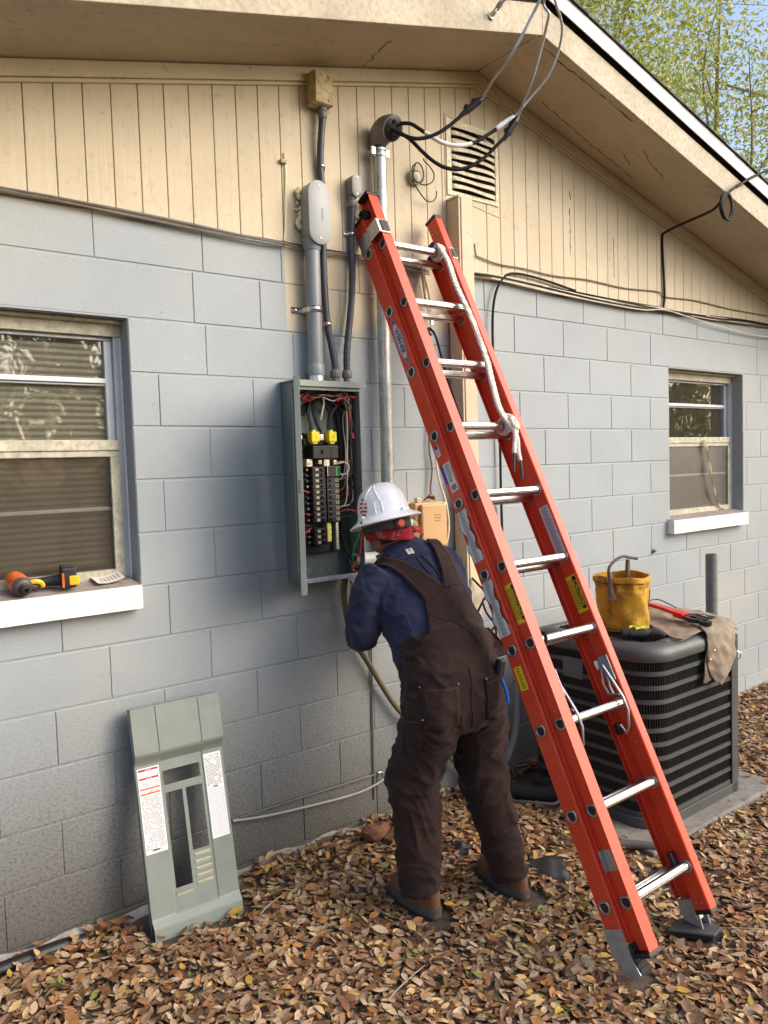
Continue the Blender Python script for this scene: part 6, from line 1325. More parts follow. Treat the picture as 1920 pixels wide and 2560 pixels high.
def strail(x0, y0, x1, y1, n, amp, r):
    pts = []
    for k in range(n + 1):
        x = x0 + (x1 - x0) * k / n + rt.uniform(-amp, amp); y = y0 + (y1 - y0) * k / n + rt.uniform(-amp, amp); pts.append((x, y, SOF(x) - .0005))
    mm = MB(); mm.tube(pts, [r * rt.uniform(.3, 1.2) for _ in pts], 5); mm.build('soffit_crack', MAT_TRAIL, house)
strail(1.9, -.13, 2.75, -.10, 26, .006, .0022); strail(2.55, -.30, 2.85, -.24, 14, .008, .003); strail(1.60, -.40, 2.3, -.41, 22, .006, .003); strail(.75, -.30, .80, -.05, 12, .012, .003); strail(1.524, -.42, 1.524, -.02, 14, .001, .0025); strail(2.5, -.20, 2.62, -.17, 8, .006, .0022)
# ------------------------------------------------------------------ worker
from mathutils import noise as mnoise
person = thing('person', 'worker in brown overalls, navy shirt and white hard hat bending towards the open panel', 'person', (.62, -.72, .075))
def ring(c, a, b, u, ax, n=22, pw=1.0):
    c = Vector(c); u = Vector(u); ax = Vector(ax).normalized(); u = (u - ax * u.dot(ax)).normalized(); w = ax.cross(u)
    return [c + u * a * math.cos(q) + w * b * math.sin(q) for q in (2 * math.pi * k / n for k in range(n))]
def loft(m, secs, u=(1, 0, 0)):
    """secs: (centre, half width along u, half depth)"""
    rings_ = []
    for i, s in enumerate(secs):
        a = Vector(secs[max(i - 1, 0)][0]); b = Vector(secs[min(i + 1, len(secs) - 1)][0]); rings_.append(ring(s[0], s[1], s[2], s[3] if len(s) > 3 else u, b - a))
    return m.rings(rings_)
def resample(secs, n=4):
    cs = curve_pts([s[0] for s in secs], n); A_ = curve_pts([(s[1], s[2], 0) for s in secs], n)
    return [(tuple(c), a.x, a.y) for c, a in zip(cs, A_)]
def remesh(mb, voxel, smooth_it=6):
    me = mb.mesh('tmp', MAT_BLACK); o = bpy.data.objects.new('tmp', me); COL.objects.link(o)
    r = o.modifiers.new('r', 'REMESH'); r.mode = 'VOXEL'; r.voxel_size = voxel; s = o.modifiers.new('s', 'SMOOTH'); s.iterations = smooth_it; s.factor = .5
    bpy.context.view_layer.update(); ev = o.evaluated_get(bpy.context.evaluated_depsgraph_get()); out = bpy.data.meshes.new_from_object(ev); bpy.data.objects.remove(o); return out
def wrinkle(me, fn):
    no = [v.normal.copy() for v in me.vertices]; co = [v.co.copy() for v in me.vertices]
    for v, n_, c in zip(me.vertices, no, co): v.co = c + n_ * fn(c, n_)
def ridge(p, sx, sy, sz, off=0.):
    q = Vector((p.x * sx + off, p.y * sy + off * .7, p.z * sz)); return 1 - 2 * abs(mnoise.noise(q)) 
def fabric(name, col, dark, weave=900, bump=.25):
    m = bpy.data.materials.new(name); t = NT(m); p = t.pos(); n = t.noise(p, 9, 7, .65); n2 = t.noise(p, 45, 6, .65); w = t.noise(t.scale(p, (1, 1, 1)), weave, 2)
    c = t.ramp(n, [(.3, dark), (.7, col)]); c = t.mix(t.math('MULTIPLY', t.ramp(n2, [(.5, 0), (.75, 1)]), .22), c, tuple(min(1, v * 1.5 + .01) for v in col))
    t.set('Base Color', c); t.set('Roughness', .88); t.set('Specular IOR Level', .2); t.set('Sheen Weight', .08); b = t.bump(n2, .4, .008, t.bump(t.noise(t.scale(p, (1, 1, 1.8)), 11, 4, .55), .28, .03)); t.set('Normal', t.bump(w, bump, .0015, b)); return m
MAT_DUCK = fabric('brown_duck', lin(55, 37, 34), lin(41, 28, 26)); MAT_NAVY = fabric('navy_twill', lin(50, 53, 78), lin(37, 40, 60))
MAT_STITCH = M('stitch_brown', lin(92, 66, 50), .9)
MAT_SKIN = M('skin', lin(150, 100, 76), .5, 0, .12, 30, .12, 120)
SU = Vector((.9723, -.2005, .1203)); SV = Vector((.0066, .5379, .843)); SN = Vector((-.2337, -.8188, .5243)); B0 = Vector((.63, -.58, 1.17))
torso = [((.640, -.69, .90), .185, .150), ((.665, -.62, 1.01), .188, .150), ((.682, -.53, 1.14), .200, .150), ((.688, -.445, 1.26), .218, .142), ((.690, -.395, 1.345), .208, .115), ((.678, -.365, 1.405), .130, .088), ((.668, -.350, 1.445), .072, .070)]
tm_ = MB(); loft(tm_, resample(torso, 4), SU)
larm = [((.535, -.405, 1.335), .075, .078), ((.490, -.395, 1.27), .076, .076), ((.462, -.385, 1.17), .070, .070), ((.455, -.372, 1.105), .064, .066), ((.485, -.320, 1.085), .060, .060), ((.555, -.235, 1.13), .051, .051), ((.605, -.175, 1.18), .044, .044)]
rarm = [((.820, -.440, 1.355), .080, .080), ((.872, -.420, 1.30), .078, .078), ((.925, -.385, 1.20), .072, .072), ((.945, -.350, 1.135), .066, .066), ((.925, -.285, 1.12), .060, .060), ((.865, -.215, 1.17), .050, .050), ((.815, -.170, 1.22), .044, .044)]
loft(tm_, resample(larm, 4), (1, 0, 0)); loft(tm_, resample(rarm, 4), (1, 0, 0))
shirt_me = remesh(tm_, .0085, 8)
def w_shirt(p, n_):
    d = .006 * max(0, ridge(p, 7, 9, 11, 3.1)) ** 2 + .004 * max(0, ridge(p, 16, 18, 22, 1.7)) ** 2
    k = 1.6 if p.x < .52 or p.x > .86 else .8
    # action pleats down the back
    return d * k - .002
wrinkle(shirt_me, w_shirt); shirt_me.materials.clear(); shirt_me.materials.append(MAT_NAVY); shirt_me.polygons.foreach_set('use_smooth', [True] * len(shirt_me.polygons))
# body under the clothes: one continuous mesh, head, neck, trunk, arms and hands, legs
body = MB(); loft(body, resample([(c, a * .86, b * .84) for c, a, b in torso], 3), SU)
loft(body, resample([(c, a * .66, b * .66) for c, a, b in larm], 3)); loft(body, resample([(c, a * .66, b * .66) for c, a, b in rarm], 3))
legL = [((.550, -.690, .90), .125, .150), ((.535, -.685, .78), .122, .135), ((.518, -.640, .65), .112, .118), ((.505, -.605, .545), .112, .114), ((.498, -.625, .43), .097, .100), ((.480, -.655, .30), .088, .090), ((.468, -.672, .19), .083, .086), ((.470, -.682, .140), .083, .088)]
legR = [((.735, -.710, .90), .125, .150), ((.755, -.715, .78), .118, .132), ((.775, -.705, .65), .108, .114), ((.790, -.700, .53), .104, .108), ((.800, -.735, .41), .094, .097), ((.812, -.770, .28), .084, .086), ((.820, -.792, .18), .077, .080), ((.832, -.805, .130), .078, .082)]
for lg in (legL, legR): loft(body, resample([(c, a * .72, b * .72) for c, a, b in lg], 3))
HC = Vector((.622, -.335, 1.530)); HF = Vector((-.33, .90, -.26)).normalized(); HU = Vector((0, 0, 1)); HU = (HU - HF * HU.dot(HF)).normalized(); HR = HF.cross(HU)
def HP(r, f, u): return HC + HR * r + HF * f + HU * u
def ellip(m, c, rx, ry, rz, ax=None, n=16):
    R3 = ax or Matrix((HR, HF, HU)).transposed(); rg = []
    for i in range(1, n):
        ph = math.pi * i / n; rg.append([Vector(c) + R3 @ Vector((rx * math.sin(ph) * math.cos(q), ry * math.sin(ph) * math.sin(q), -rz * math.cos(ph))) for q in (2 * math.pi * k / 20 for k in range(20))])
    return m.rings(rg)
ellip(body, HC, .078, .098, .108); ellip(body, HP(0, .030, -.070), .056, .060, .052); ellip(body, HP(0, .100, -.022), .013, .020, .022)
ellip(body, HP(0, .088, -.058), .024, .012, .010); ellip(body, HP(-.028, .084, .004), .014, .012, .009); ellip(body, HP(.028, .084, .004), .014, .012, .009)
for s in (-1, 1): ellip(body, HP(s * .080, -.008, -.018), .012, .024, .034)
body.tube([(.672, -.365, 1.40), (.655, -.355, 1.45), HP(0, -.02, -.06)], [.062, .058, .060], 16)
def hand(m, wrist, dirn, palm_n, s):
    """five separate fingers curled round a wire; s=+1 right hand"""
    w = Vector(wrist); d = Vector(dirn).normalized(); pn = Vector(palm_n); pn = (pn - d * pn.dot(d)).normalized(); sd = d.cross(pn) * s
    rg = []
    for t, a, b in ((-.02, .028, .022), (.0, .030, .020), (.035, .040, .017), (.07, .043, .0155), (.09, .040, .013)):
        rg.append([w + d * t + sd * a * math.cos(q) + pn * b * math.sin(q) for q in (2 * math.pi * k / 14 for k in range(14))])
    m.rings(rg)
    for k, (o, L) in enumerate(((-.030, .068), (-.010, .076), (.010, .072), (.029, .056))):
        p = w + d * .084 + sd * o; pts = [p, p + d * L * .42 + pn * .004, p + d * L * .72 + pn * .022, p + d * L * .74 + pn * .044]
        m.tube(curve_pts(pts, 4), [.0095] * 4 + [.009] * 4 + [.0085, .008, .0078, .0075, .006], 10)
    p = w + d * .025 - sd * .030; m.tube(curve_pts([p, p - sd * .022 + d * .028 + pn * .010, p - sd * .020 + d * .052 + pn * .024, p - sd * .008 + d * .070 + pn * .036], 4), [.012] * 4 + [.0105] * 4 + [.0095, .009, .0085, .008, .0065], 10)
hand(body, (.612, -.168, 1.188), (.35, .45, .82), (-.3, .85, -.4), -1); hand(body, (.808, -.163, 1.228), (-.75, .45, .5), (.2, .8, -.5), 1)
body_me = remesh(body, .0055, 4); body_me.materials.clear(); body_me.materials.append(MAT_SKIN); body_me.polygons.foreach_set('use_smooth', [True] * len(body_me.polygons)); body_me.name = 'body'
link('body', body_me, person)
# pants part of the bib overalls
pm = MB(); UL = (.97, -.15, 0)
slim = lambda lg: [(c, a * (.94 if c[2] > .6 else .95), b * .95) for c, a, b in lg]
loft(pm, resample(slim(legL), 4), UL); loft(pm, resample(slim(legR), 4), UL)
loft(pm, resample([((.640, -.70, .78), .15, .135), ((.640, -.705, .86), .196, .160), ((.645, -.69, .93), .200, .162), ((.665, -.645, 1.00), .198, .161), ((.680, -.60, 1.06), .200, .160)], 4), (.98, -.16, .05))
pants_me = remesh(pm, .0085, 6)
def w_pants(p, n_):
    knee = math.exp(-((p.z - .50) / .14) ** 2); hem = math.exp(-((p.z - .20) / .10) ** 2); hip = math.exp(-((p.z - .78) / .08) ** 2)
    tilt = p.z + (.25 * (p.x - .5) if p.x < .64 else -.25 * (p.x - .8))
    q = Vector((p.x * 6, p.y * 6, tilt * 15 + 2.5 * mnoise.noise(Vector((p.x * 6, p.y * 6, p.z * 4))))); r1 = 1 - 2 * abs(mnoise.noise(q)); q2 = Vector((p.x * 9 + 4, p.y * 9, tilt * 13)); r2 = 1 - 2 * abs(mnoise.noise(q2))
    amp = .003 + .0095 * knee + .006 * hem + .006 * hip
    cr_ = .5 + .5 * mnoise.noise(Vector((p.x * 4 + 9, p.y * 4, p.z * 5)))
    return amp * 2.1 * cr_ * max(0, r1) ** 3 + .010 * max(0, r2) ** 3 - .004
wrinkle(pants_me, w_pants); pants_me.materials.clear(); pants_me.materials.append(MAT_DUCK); pants_me.polygons.foreach_set('use_smooth', [True] * len(pants_me.polygons)); pants_me.name = 'overalls'
overalls = link('overalls', pants_me, person)
shirt_me.name = 'shirt'; shirt = link('shirt', shirt_me, person)
def bvh_of(*mes):
    vs, fs = [], []
    for me in mes:
        o = len(vs); vs += [v.co.copy() for v in me.vertices]; fs += [tuple(i + o for i in p.vertices) for p in me.polygons]
    return BVHTree.FromPolygons(vs, fs)
bv_all = bvh_of(shirt_me, pants_me)
def on_back(x, y, off, d=SN, org=B0):
    o = org + SU * x + SV * y + d * .5; h = bv_all.ray_cast(o, -d)
    return (h[0] + h[1] * off) if h[0] is not None else org + SU * x + SV * y
def crv(pts, t):
    n = len(pts) - 1; f = min(max(t * n, 0), n - 1e-6); i = int(f); f -= i
    P0 = pts[max(i - 1, 0)]; P1 = pts[i]; P2 = pts[i + 1]; P3 = pts[min(i + 2, n)]
    return tuple(.5 * (2 * b + (c - a) * f + (2 * a - 5 * b + 4 * c - d) * f * f + (3 * b - a - 3 * c + d) * f ** 3) for a, b, c, d in zip(P0, P1, P2, P3))
def strip(name, left, right, off=.008, nu=16, nv=28, parent=None, mat=None, th=.0045, fade=0):
    P_ = [[(lambda l, r: on_back(l[0] + (r[0] - l[0]) * j / nu, l[1] + (r[1] - l[1]) * j / nu, off - (max(0, 1 - i / nv / fade) * (off + .012) if fade else 0)))(crv(left, i / nv), crv(right, i / nv)) for j in range(nu + 1)] for i in range(nv + 1)]
    for _ in range(3):   # relax
        Q = [[p.copy() for p in r] for r in P_]
        for i in range(1, nv):
            for j in range(1, nu): P_[i][j] = Q[i][j] * .4 + (Q[i - 1][j] + Q[i + 1][j] + Q[i][j - 1] + Q[i][j + 1]) * .15
    m = MB(); m.add([p for r in P_ for p in r], [(i * (nu + 1) + j, i * (nu + 1) + j + 1, (i + 1) * (nu + 1) + j + 1, (i + 1) * (nu + 1) + j) for i in range(nv) for j in range(nu)])
    o = m.build(name, mat or MAT_DUCK, parent or overalls, smooth=True); o.data.polygons.foreach_set('use_smooth', [True] * len(o.data.polygons)); s = o.modifiers.new('s', 'SOLIDIFY'); s.thickness = th; s.offset = 1
    return o, P_
bl = [(-.205, -.245), (-.168, -.160), (-.113, -.120), (-.066, -.087), (-.038, -.012), (-.029, .043), (-.045, .10)]
br = [(.262, -.235), (.262, -.185), (.225, -.098), (.185, -.02), (.165, .045), (.160, .085), (.166, .13)]
bib, Pb = strip('back_bib', [(l[0], l[1]) for l in bl[:6]], [(r[0], r[1]) for r in br[:6]], nu=24, nv=30, fade=.3)
sL, PL = strip('left_strap', [(-.029, .036), (-.059, .141), (-.084, .21), (-.113, .269), (-.120, .300)], [(.082, .070), (.018, .160), (-.030, .228), (-.066, .279), (-.075, .312)], nu=8, off=.0095)
sR, PR = strip('right_strap', [(.060, .070), (.092, .145), (.110, .217), (.117, .282), (.118, .31)], [(.164, .075), (.173, .171), (.179, .225), (.173, .275), (.172, .305)], nu=8, off=.0105)
def stitch(pts, r=.0016, name='stitch_line', parent=None, mat=None):
    m = MB(); m.tube(pts, r, 5); return m.build(name, mat or MAT_STITCH, parent or overalls)
for P_, par in ((PL, sL), (PR, sR)):
    for j in (1, -2): stitch([r[j] + SN * .006 for r in P_[1:-1]], parent=par)
stitch([r[0] + SN * .005 for r in Pb], .0028, 'edge_binding', bib, MAT_DUCK); stitch([r[-1] + SN * .005 for r in Pb], .0028, 'edge_binding', bib, MAT_DUCK)
# diagonal seams on the bib and centre back seam
def back_line(pts, off=.013, n=10): return [on_back(*crv(pts, k / n), off) for k in range(n + 1)]
stitch(back_line([(-.035, -.02), (.02, -.07), (.07, -.13), (.10, -.20)]), .0020, 'seam', bib, MAT_DUCK); stitch(back_line([(.06, .08), (.09, -.03), (.10, -.14), (.11, -.21)]), .0018, 'seam', bib)
def on_pants(x, z, off, yb=-1.6):
    o = Vector((x - .35, yb, z + .12)); d = Vector((.35, .9, -.12)).normalized(); h = bv_all.ray_cast(o, d); return (h[0] + h[1] * off) if h[0] is not None else Vector((x, -.8, z))
stitch([on_pants(.655 + .004 * math.sin(k), 1.00 - .028 * k, .002) for k in range(11)], .0022, 'seat_seam', overalls, MAT_DUCK)
def pocket(x0, x1, z0, z1, name):
    n = 10; G_ = [[on_pants(x0 + (x1 - x0) * j / n, z0 + (z1 - z0) * i / n - (.02 * (1 - abs(2 * j / n - 1)) if i == 0 else 0), .004) for j in range(n + 1)] for i in range(n + 1)]
    m = MB(); m.add([p for r in G_ for p in r], [(i * (n + 1) + j, i * (n + 1) + j + 1, (i + 1) * (n + 1) + j + 1, (i + 1) * (n + 1) + j) for i in range(n) for j in range(n)]); o = m.build(name, MAT_DUCK, overalls, smooth=True); o.data.polygons.foreach_set('use_smooth', [True] * len(o.data.polygons)); s = o.modifiers.new('s', 'SOLIDIFY'); s.thickness = .004; s.offset = 1
    stitch([p + Vector((-.2, -.8, .1)) * .006 for p in G_[-1]], .0024, 'pocket_hem', o, MAT_DUCK); stitch([p + Vector((-.2, -.8, .1)) * .006 for p in G_[-2]], .0014, 'stitch_line', o)
    for s_ in (0, -1):
        q = MB(); q.lathe(G_[-1][s_] + Vector((-.2, -.8, .1)) * .006, [(.004, 0), (.004, .002), (.002, .003)], (-.3, -.9, .1), 8); q.build('rivet', M('copper_rivet', lin(140, 120, 100), .4, .7), o)
pocket(.465, .600, .80, .945, 'back_pocket'); pocket(.722, .84, .80, .945, 'back_pocket'); pocket(.41, .455, .72, .83, 'tool_pocket')
# tool on the hip: black sheath and blue plier handle
hs = on_pants(.885, .93, .012, -1.4)
m = MB(); m.box(hs + Vector((.0, 0, 0)), (.035, .03, .085), Matrix.Rotation(.25, 3, 'Y')); m.build('tool_sheath', MAT_BLACK, person, bevel=.008)
m = MB(); m.tube(curve_pts([hs + Vector((.0, -.005, -.03)), hs + Vector((.022, -.005, -.075)), hs + Vector((.034, -.004, -.115)), hs + Vector((.036, -.002, -.145))], 5), [.011] * 8 + [.0105] * 3 + [.010, .010, .0095, .009, .006], 10); m.build('blue_handle', M('plier_blue', lin(30, 82, 170), .45), person, smooth=True)
# shirt details: collar, yoke seam, tag, pleats
m = MB(); rg = []
for r_, f_, h_ in ((.078, 0, 1.405), (.079, -.004, 1.425), (.074, -.004, 1.452), (.076, -.002, 1.456), (.082, .004, 1.440), (.084, .006, 1.418)):
    c = Vector((.668, -.352, h_)) + Vector((0, (1.43 - h_) * -.25, 0)); rg.append([c + Vector((math.cos(q) * r_, math.sin(q) * r_ * .98, .012 * math.sin(q) * -1)) for q in (2 * math.pi * k / 26 for k in range(26))])
m.rings(rg, False); m.build('collar', MAT_NAVY, shirt, smooth=True)
stitch(back_line([(-.16, .235), (-.06, .242), (.05, .245), (.15, .240)], .0035, 16), .0015, 'yoke_seam', shirt, MAT_NAVY)
for a in ([(.03, .24), (.035, .18), (.055, .11)], [(.055, .24), (.075, .17), (.085, .10)]): stitch(back_line(a, .003, 8), .0035, 'pleat', shirt, MAT_NAVY)
def patch(x0, x1, y0, y1, off, name, mat, parent):
    m = MB(); m.add([on_back(x0, y0, off), on_back(x1, y0, off), on_back(x1, y1, off), on_back(x0, y1, off)], [(0, 1, 2, 3)]); return m.build(name, mat, parent)
tg = patch(.006, .034, .262, .290, .004, 'shirt_tag', M('tag_white', lin(224, 220, 218), .7), shirt)
p0 = on_back(.020, .279, .0055); text_mesh('O', .013, M('tag_red', lin(170, 30, 40), .6), p0, SU, SV, 'emblem', tg, bold=.0008); text_mesh('FR', .007, M('tag_ink', lin(90, 60, 90), .6), on_back(.022, .268, .0055), SU, SV, 'lettering', tg)
# boots
MAT_BOOT = M('boot_leather', lin(112, 74, 50), .7, 0, .2, 25, .35, 70, dirt=lin(84, 62, 46), dirt_amt=.5); MAT_SOLE = M('boot_sole', lin(78, 74, 68), .85, 0, .15, 25, .3, 60)
def boot(heel, toe, z):
    h = Vector((*heel, z)); d = Vector((toe[0] - heel[0], toe[1] - heel[1], 0)); L = d.length; d.normalize(); s = Vector((d.y, -d.x, 0))
    def outline(k, zz, inset=0): 
        pts = []
        for q in range(28):
            a = 2 * math.pi * q / 28; t = .5 - .5 * math.cos(a); w = (.040 + .016 * math.sin(min(1, t * 1.3) * math.pi * .62)) * (1 - .25 * max(0, t - .8) / .2) * k
            sx = math.copysign(abs(math.sin(a)) ** .65, math.sin(a)); pts.append(h + d * (t * L * (1 - inset * 2) + inset * L) + s * sx * w + Vector((0, 0, zz)))
        return pts
    m = MB(); m.rings([outline(1.0, 0), outline(1.06, .008), outline(1.05, .034), outline(1.0, .037)]); b = m.build('sole', MAT_SOLE, person, smooth=True)
    m = MB(); m.tube(outline(1.055, .030), .0018, 5, closed=True); m.build('welt', MAT_STITCH, b)
    rg = [outline(.96, .036, .015), outline(.98, .05, .015)]
    for zz, t0, t1, w in ((.075, .03, .90, .047), (.10, .05, .68, .045), (.13, .07, .46, .042), (.165, .08, .42, .042)):
        rg.append([h + d * (L * (t0 + t1) / 2 - L * (t1 - t0) / 2 * math.cos(2 * math.pi * q / 28)) + s * w * math.copysign(abs(math.sin(2 * math.pi * q / 28)) ** .8, math.sin(2 * math.pi * q / 28)) + Vector((0, 0, zz)) for q in range(28)])
    m = MB(); m.rings(rg); m.build('boot', MAT_BOOT, person, smooth=True)
boot((.490, -.755), (.500, -.462), .060); boot((.846, -.875), (.872, -.585), .052)
# ---- hard hat
MAT_HAT = M('hat_white', lin(244, 243, 246), .30, 0, .02, 6, .02, 60, coat=.2)
HB = Vector((.604, -.350, 1.552)); hf = Vector((-.36, .90, -.22)).normalized(); hu = Vector((0, 0, 1)); hu = (hu + HR * 0 - hf * hu.dot(hf)).normalized(); hr = hf.cross(hu)
def HH(x, y, z): return HB + hr * x + hf * y + hu * z
HS = .95
prof = [(1.36, -.014), (1.42, -.012), (1.43, -.008), (1.36, -.002), (1.20, .006), (1.06, .014), (1.0, .022), (.985, .045), (.94, .075), (.85, .103), (.70, .124), (.50, .138), (.27, .1455), (.08, .148)]
m = MB(); rg = []
for k, z in prof:
    r_ = []
    for q in range(48):
        a = 2 * math.pi * q / 48; x = .098 * k * math.cos(a); y = .112 * k * math.sin(a); zz = z
        if k < 1.0:
            g = math.exp(-(x / .034) ** 4); zz += .006 * g * (1 - k * .3)
            if .45 < k < .99 and abs(y) < .06: pass
        if k > 1.1: zz -= .010 * max(0, math.sin(a)) ** 2 
        r_.append(HH(x, y, zz))
    rg.append(r_)
m.rings(rg, True); hat = m.build('hard_hat', MAT_HAT, person, smooth=True); hat.data.polygons.foreach_set('use_smooth', [True] * len(hat.data.polygons))
sb = hat.modifiers.new('sub', 'SUBSURF'); sb.levels = sb.render_levels = 1
hat_bvh = bvh_of(hat.data)
def on_hat(az, el, off):
    o = HH(0, 0, .03); d = (hr * math.cos(az) * math.cos(el) + hf * math.sin(az) * math.cos(el) + hu * math.sin(el)); h = hat_bvh.ray_cast(o + d * .6, -d); return h[0] + h[1] * off if h[0] is not None else o + d * .12
rad = math.radians
for w_ in (158, 212):       # ridge lines that curve over each side
    m = MB(); m.tube([on_hat(rad(w_ + (20 if w_ < 180 else -20) * (k / 9)), rad(16 + 52 * k / 9), -.0005) for k in range(10)], .0032, 6); m.build('shell_ridge', MAT_HAT, hat, smooth=True)
for da in (-9, 9):
    m = MB(); m.tube([on_hat(rad(202 + da), rad(-3 + 26 * k / 5), .0006) for k in range(6)], .0034, 6); m.build('slot_rib', MAT_HAT, hat, smooth=True)
m = MB(); c0 = [on_hat(rad(202 + x), rad(y), .0022) for x, y in ((-7, 6), (7, 6), (7, 22), (-7, 22))]; m.add(c0 + [on_hat(rad(202 + x), rad(y), -.003) for x, y in ((-7, 6), (7, 6), (7, 22), (-7, 22))], [(0, 1, 2, 3), (0, 4, 5, 1), (1, 5, 6, 2), (2, 6, 7, 3), (3, 7, 4, 0)]); m.build('accessory_slot', MAT_HAT, hat)
for az in (150, 260):
    m = MB(); m.box(on_hat(rad(az), rad(-6), .004), (.040, .012, .014), Matrix((hf * math.cos(rad(az)) - hr * math.sin(rad(az)), hr * math.cos(rad(az)) + hf * math.sin(rad(az)), hu)).transposed()); m.build('brim_clip', MAT_HAT, hat, bevel=.003)
# striped flag sticker on the left side
MAT_FR, MAT_FW = M('flag_red', lin(178, 38, 46), .5), M('flag_white', lin(232, 226, 220), .5)
for k in range(9):
    e0, e1 = -2 + 4.4 * k, -2 + 4.4 * (k + 1); hw = 24 * math.sqrt(max(.12, 1 - ((k - 4) / 4.6) ** 2))
    m = MB(); n = 5; P_ = [on_hat(rad(157 + hw * (2 * j / n - 1) * .62), rad(e + 1.5 * math.sin(j)), .0012) for e in (e0, e1) for j in range(n + 1)]; m.add(P_, [(j, j + 1, n + 2 + j, n + 1 + j) for j in range(n)]); m.build('flag_stripe', MAT_FR if k % 2 == 0 else MAT_FW, hat)
# suspension band with orange knob
MAT_SUSP = M('suspension', lin(58, 56, 54), .6, 0, .15, 30, .1)
m = MB(); m.rings([[HH(.086 * k * math.cos(a), .104 * k * math.sin(a) - .002, z - .010 * max(0, -math.sin(a))) for a in (2 * math.pi * q / 36 for q in range(36))] for k, z in ((1.0, .0), (1.03, -.014), (1.03, -.038), (1.0, -.044))], False); sus = m.build('suspension_band', MAT_SUSP, hat, smooth=True)
kb = rad(262); kd = (hr * math.cos(kb) + hf * math.sin(kb)); kp = HH(.089 * math.cos(kb), .107 * math.sin(kb), -.032)
kb2 = rad(238); kd = (hr * math.cos(kb2) + hf * math.sin(kb2)).normalized(); kp = HH(.090 * math.cos(kb2), .110 * math.sin(kb2), -.034)
m = MB(); m.lathe(kp, [(.024, -.004), (.024, .004), (.020, .007)], kd, 18); kn = m.build('ratchet_housing', MAT_SUSP, hat, smooth=True); m = MB(); m.lathe(kp + kd * .0072, [(.0155, 0), (.0155, .006), (.012, .008)], kd, 16); m.build('ratchet_knob', M('orange_knob', lin(228, 92, 56), .5), hat, smooth=True)
# chin wire / marker clip hanging at the brim
m = MB(); b_ = HH(-.128, .035, -.006); m.tube([b_ + hu * .012, b_, b_ - hu * .014], .004, 6); m.build('brim_wire_clip', MAT_BLACK, hat, smooth=True)
# bandana
def band_mat():
    m = bpy.data.materials.new('bandana_red'); t = NT(m); p = t.pos(); v = t.n('ShaderNodeTexVoronoi'); v.inputs['Scale'].default_value = 85; t.l(p, v.inputs['Vector']); n = t.noise(p, 60, 4)
    c = t.ramp(n, [(.3, lin(140, 18, 34)), (.7, lin(180, 28, 46))]); ring_ = t.math('MULTIPLY', t.ramp(v.outputs['Distance'], [(.40, 0), (.46, 1), (.52, 0)]), t.ramp(t.noise(p, 18, 2), [(.5, 0), (.6, 1)])); c = t.mix(t.math('MULTIPLY', ring_, .8), c, lin(230, 220, 220)); t.set('Base Color', c); t.set('Roughness', .85); t.set('Normal', t.bump(n, .4, .006)); return m
MAT_BAND = band_mat(); m = MB(); rg = []
for k, z in ((1.02, .012), (1.07, .000), (1.09, -.018), (1.07, -.036), (1.05, -.050), (1.0, -.056)):
    rg.append([HP(.080 * (k + .012 * math.sin(5 * a + z * 90)) * math.cos(a), .100 * (k + .012 * math.sin(7 * a + z * 60)) * math.sin(a), z - .004 - .020 * max(0, -math.sin(a)) + .012 * math.sin(a)) for a in (2 * math.pi * q / 40 for q in range(40))])
m.rings(rg, False); bn = m.build('bandana', MAT_BAND, person, smooth=True)
kt = HP(.030, -.108, -.052); m = MB(); ellip(m, kt, .020, .014, .016); m.build('knot', MAT_BAND, bn, smooth=True)
for a_ in ((.045, -.012, .004), (.036, -.02, -.03)):
    q = kt + HR * a_[0] + HF * a_[1] + HU * a_[2]; m = MB(); m.add([kt + HU * .008, kt - HU * .010, q - HU * .018 + HR * .010, q + HU * .014], [(0, 1, 2, 3)]); o = m.build('tail', MAT_BAND, bn); s = o.modifiers.new('s', 'SOLIDIFY'); s.thickness = .004; s2 = o.modifiers.new('sub', 'SUBSURF'); s2.levels = 2; s2.render_levels = 2
# dark hair below the bandana and glasses strap
m = MB(); rg = [[HP(.080 * k * math.cos(a), .098 * k * math.sin(a), z) for a in (math.pi + math.pi * q / 16 for q in range(17))] for k, z in ((1.03, -.045), (1.02, -.066), (.93, -.082))]
vs = [p for r in rg for p in r]; m.add(vs, [(i * 17 + j, i * 17 + j + 1, (i + 1) * 17 + j + 1, (i + 1) * 17 + j) for i in range(2) for j in range(16)]); o = m.build('hair', M('hair_dark', lin(36, 28, 24), .7, 0, .2, 80, .4, 200), person, smooth=True); s = o.modifiers.new('s', 'SOLIDIFY'); s.thickness = .006
m = MB(); m.tube([HP(-.083, .07 - .018 * k, -.006 - .004 * k) for k in range(6)], .003, 6); m.build('glasses_arm', MAT_BLACK, person, smooth=True)
for s_ in (-1, 1): m = MB(); ellip(m, HP(s_ * .030, .096, .002), .020, .006, .014); m.build('glasses_lens', MAT_BLACK, person, smooth=True)
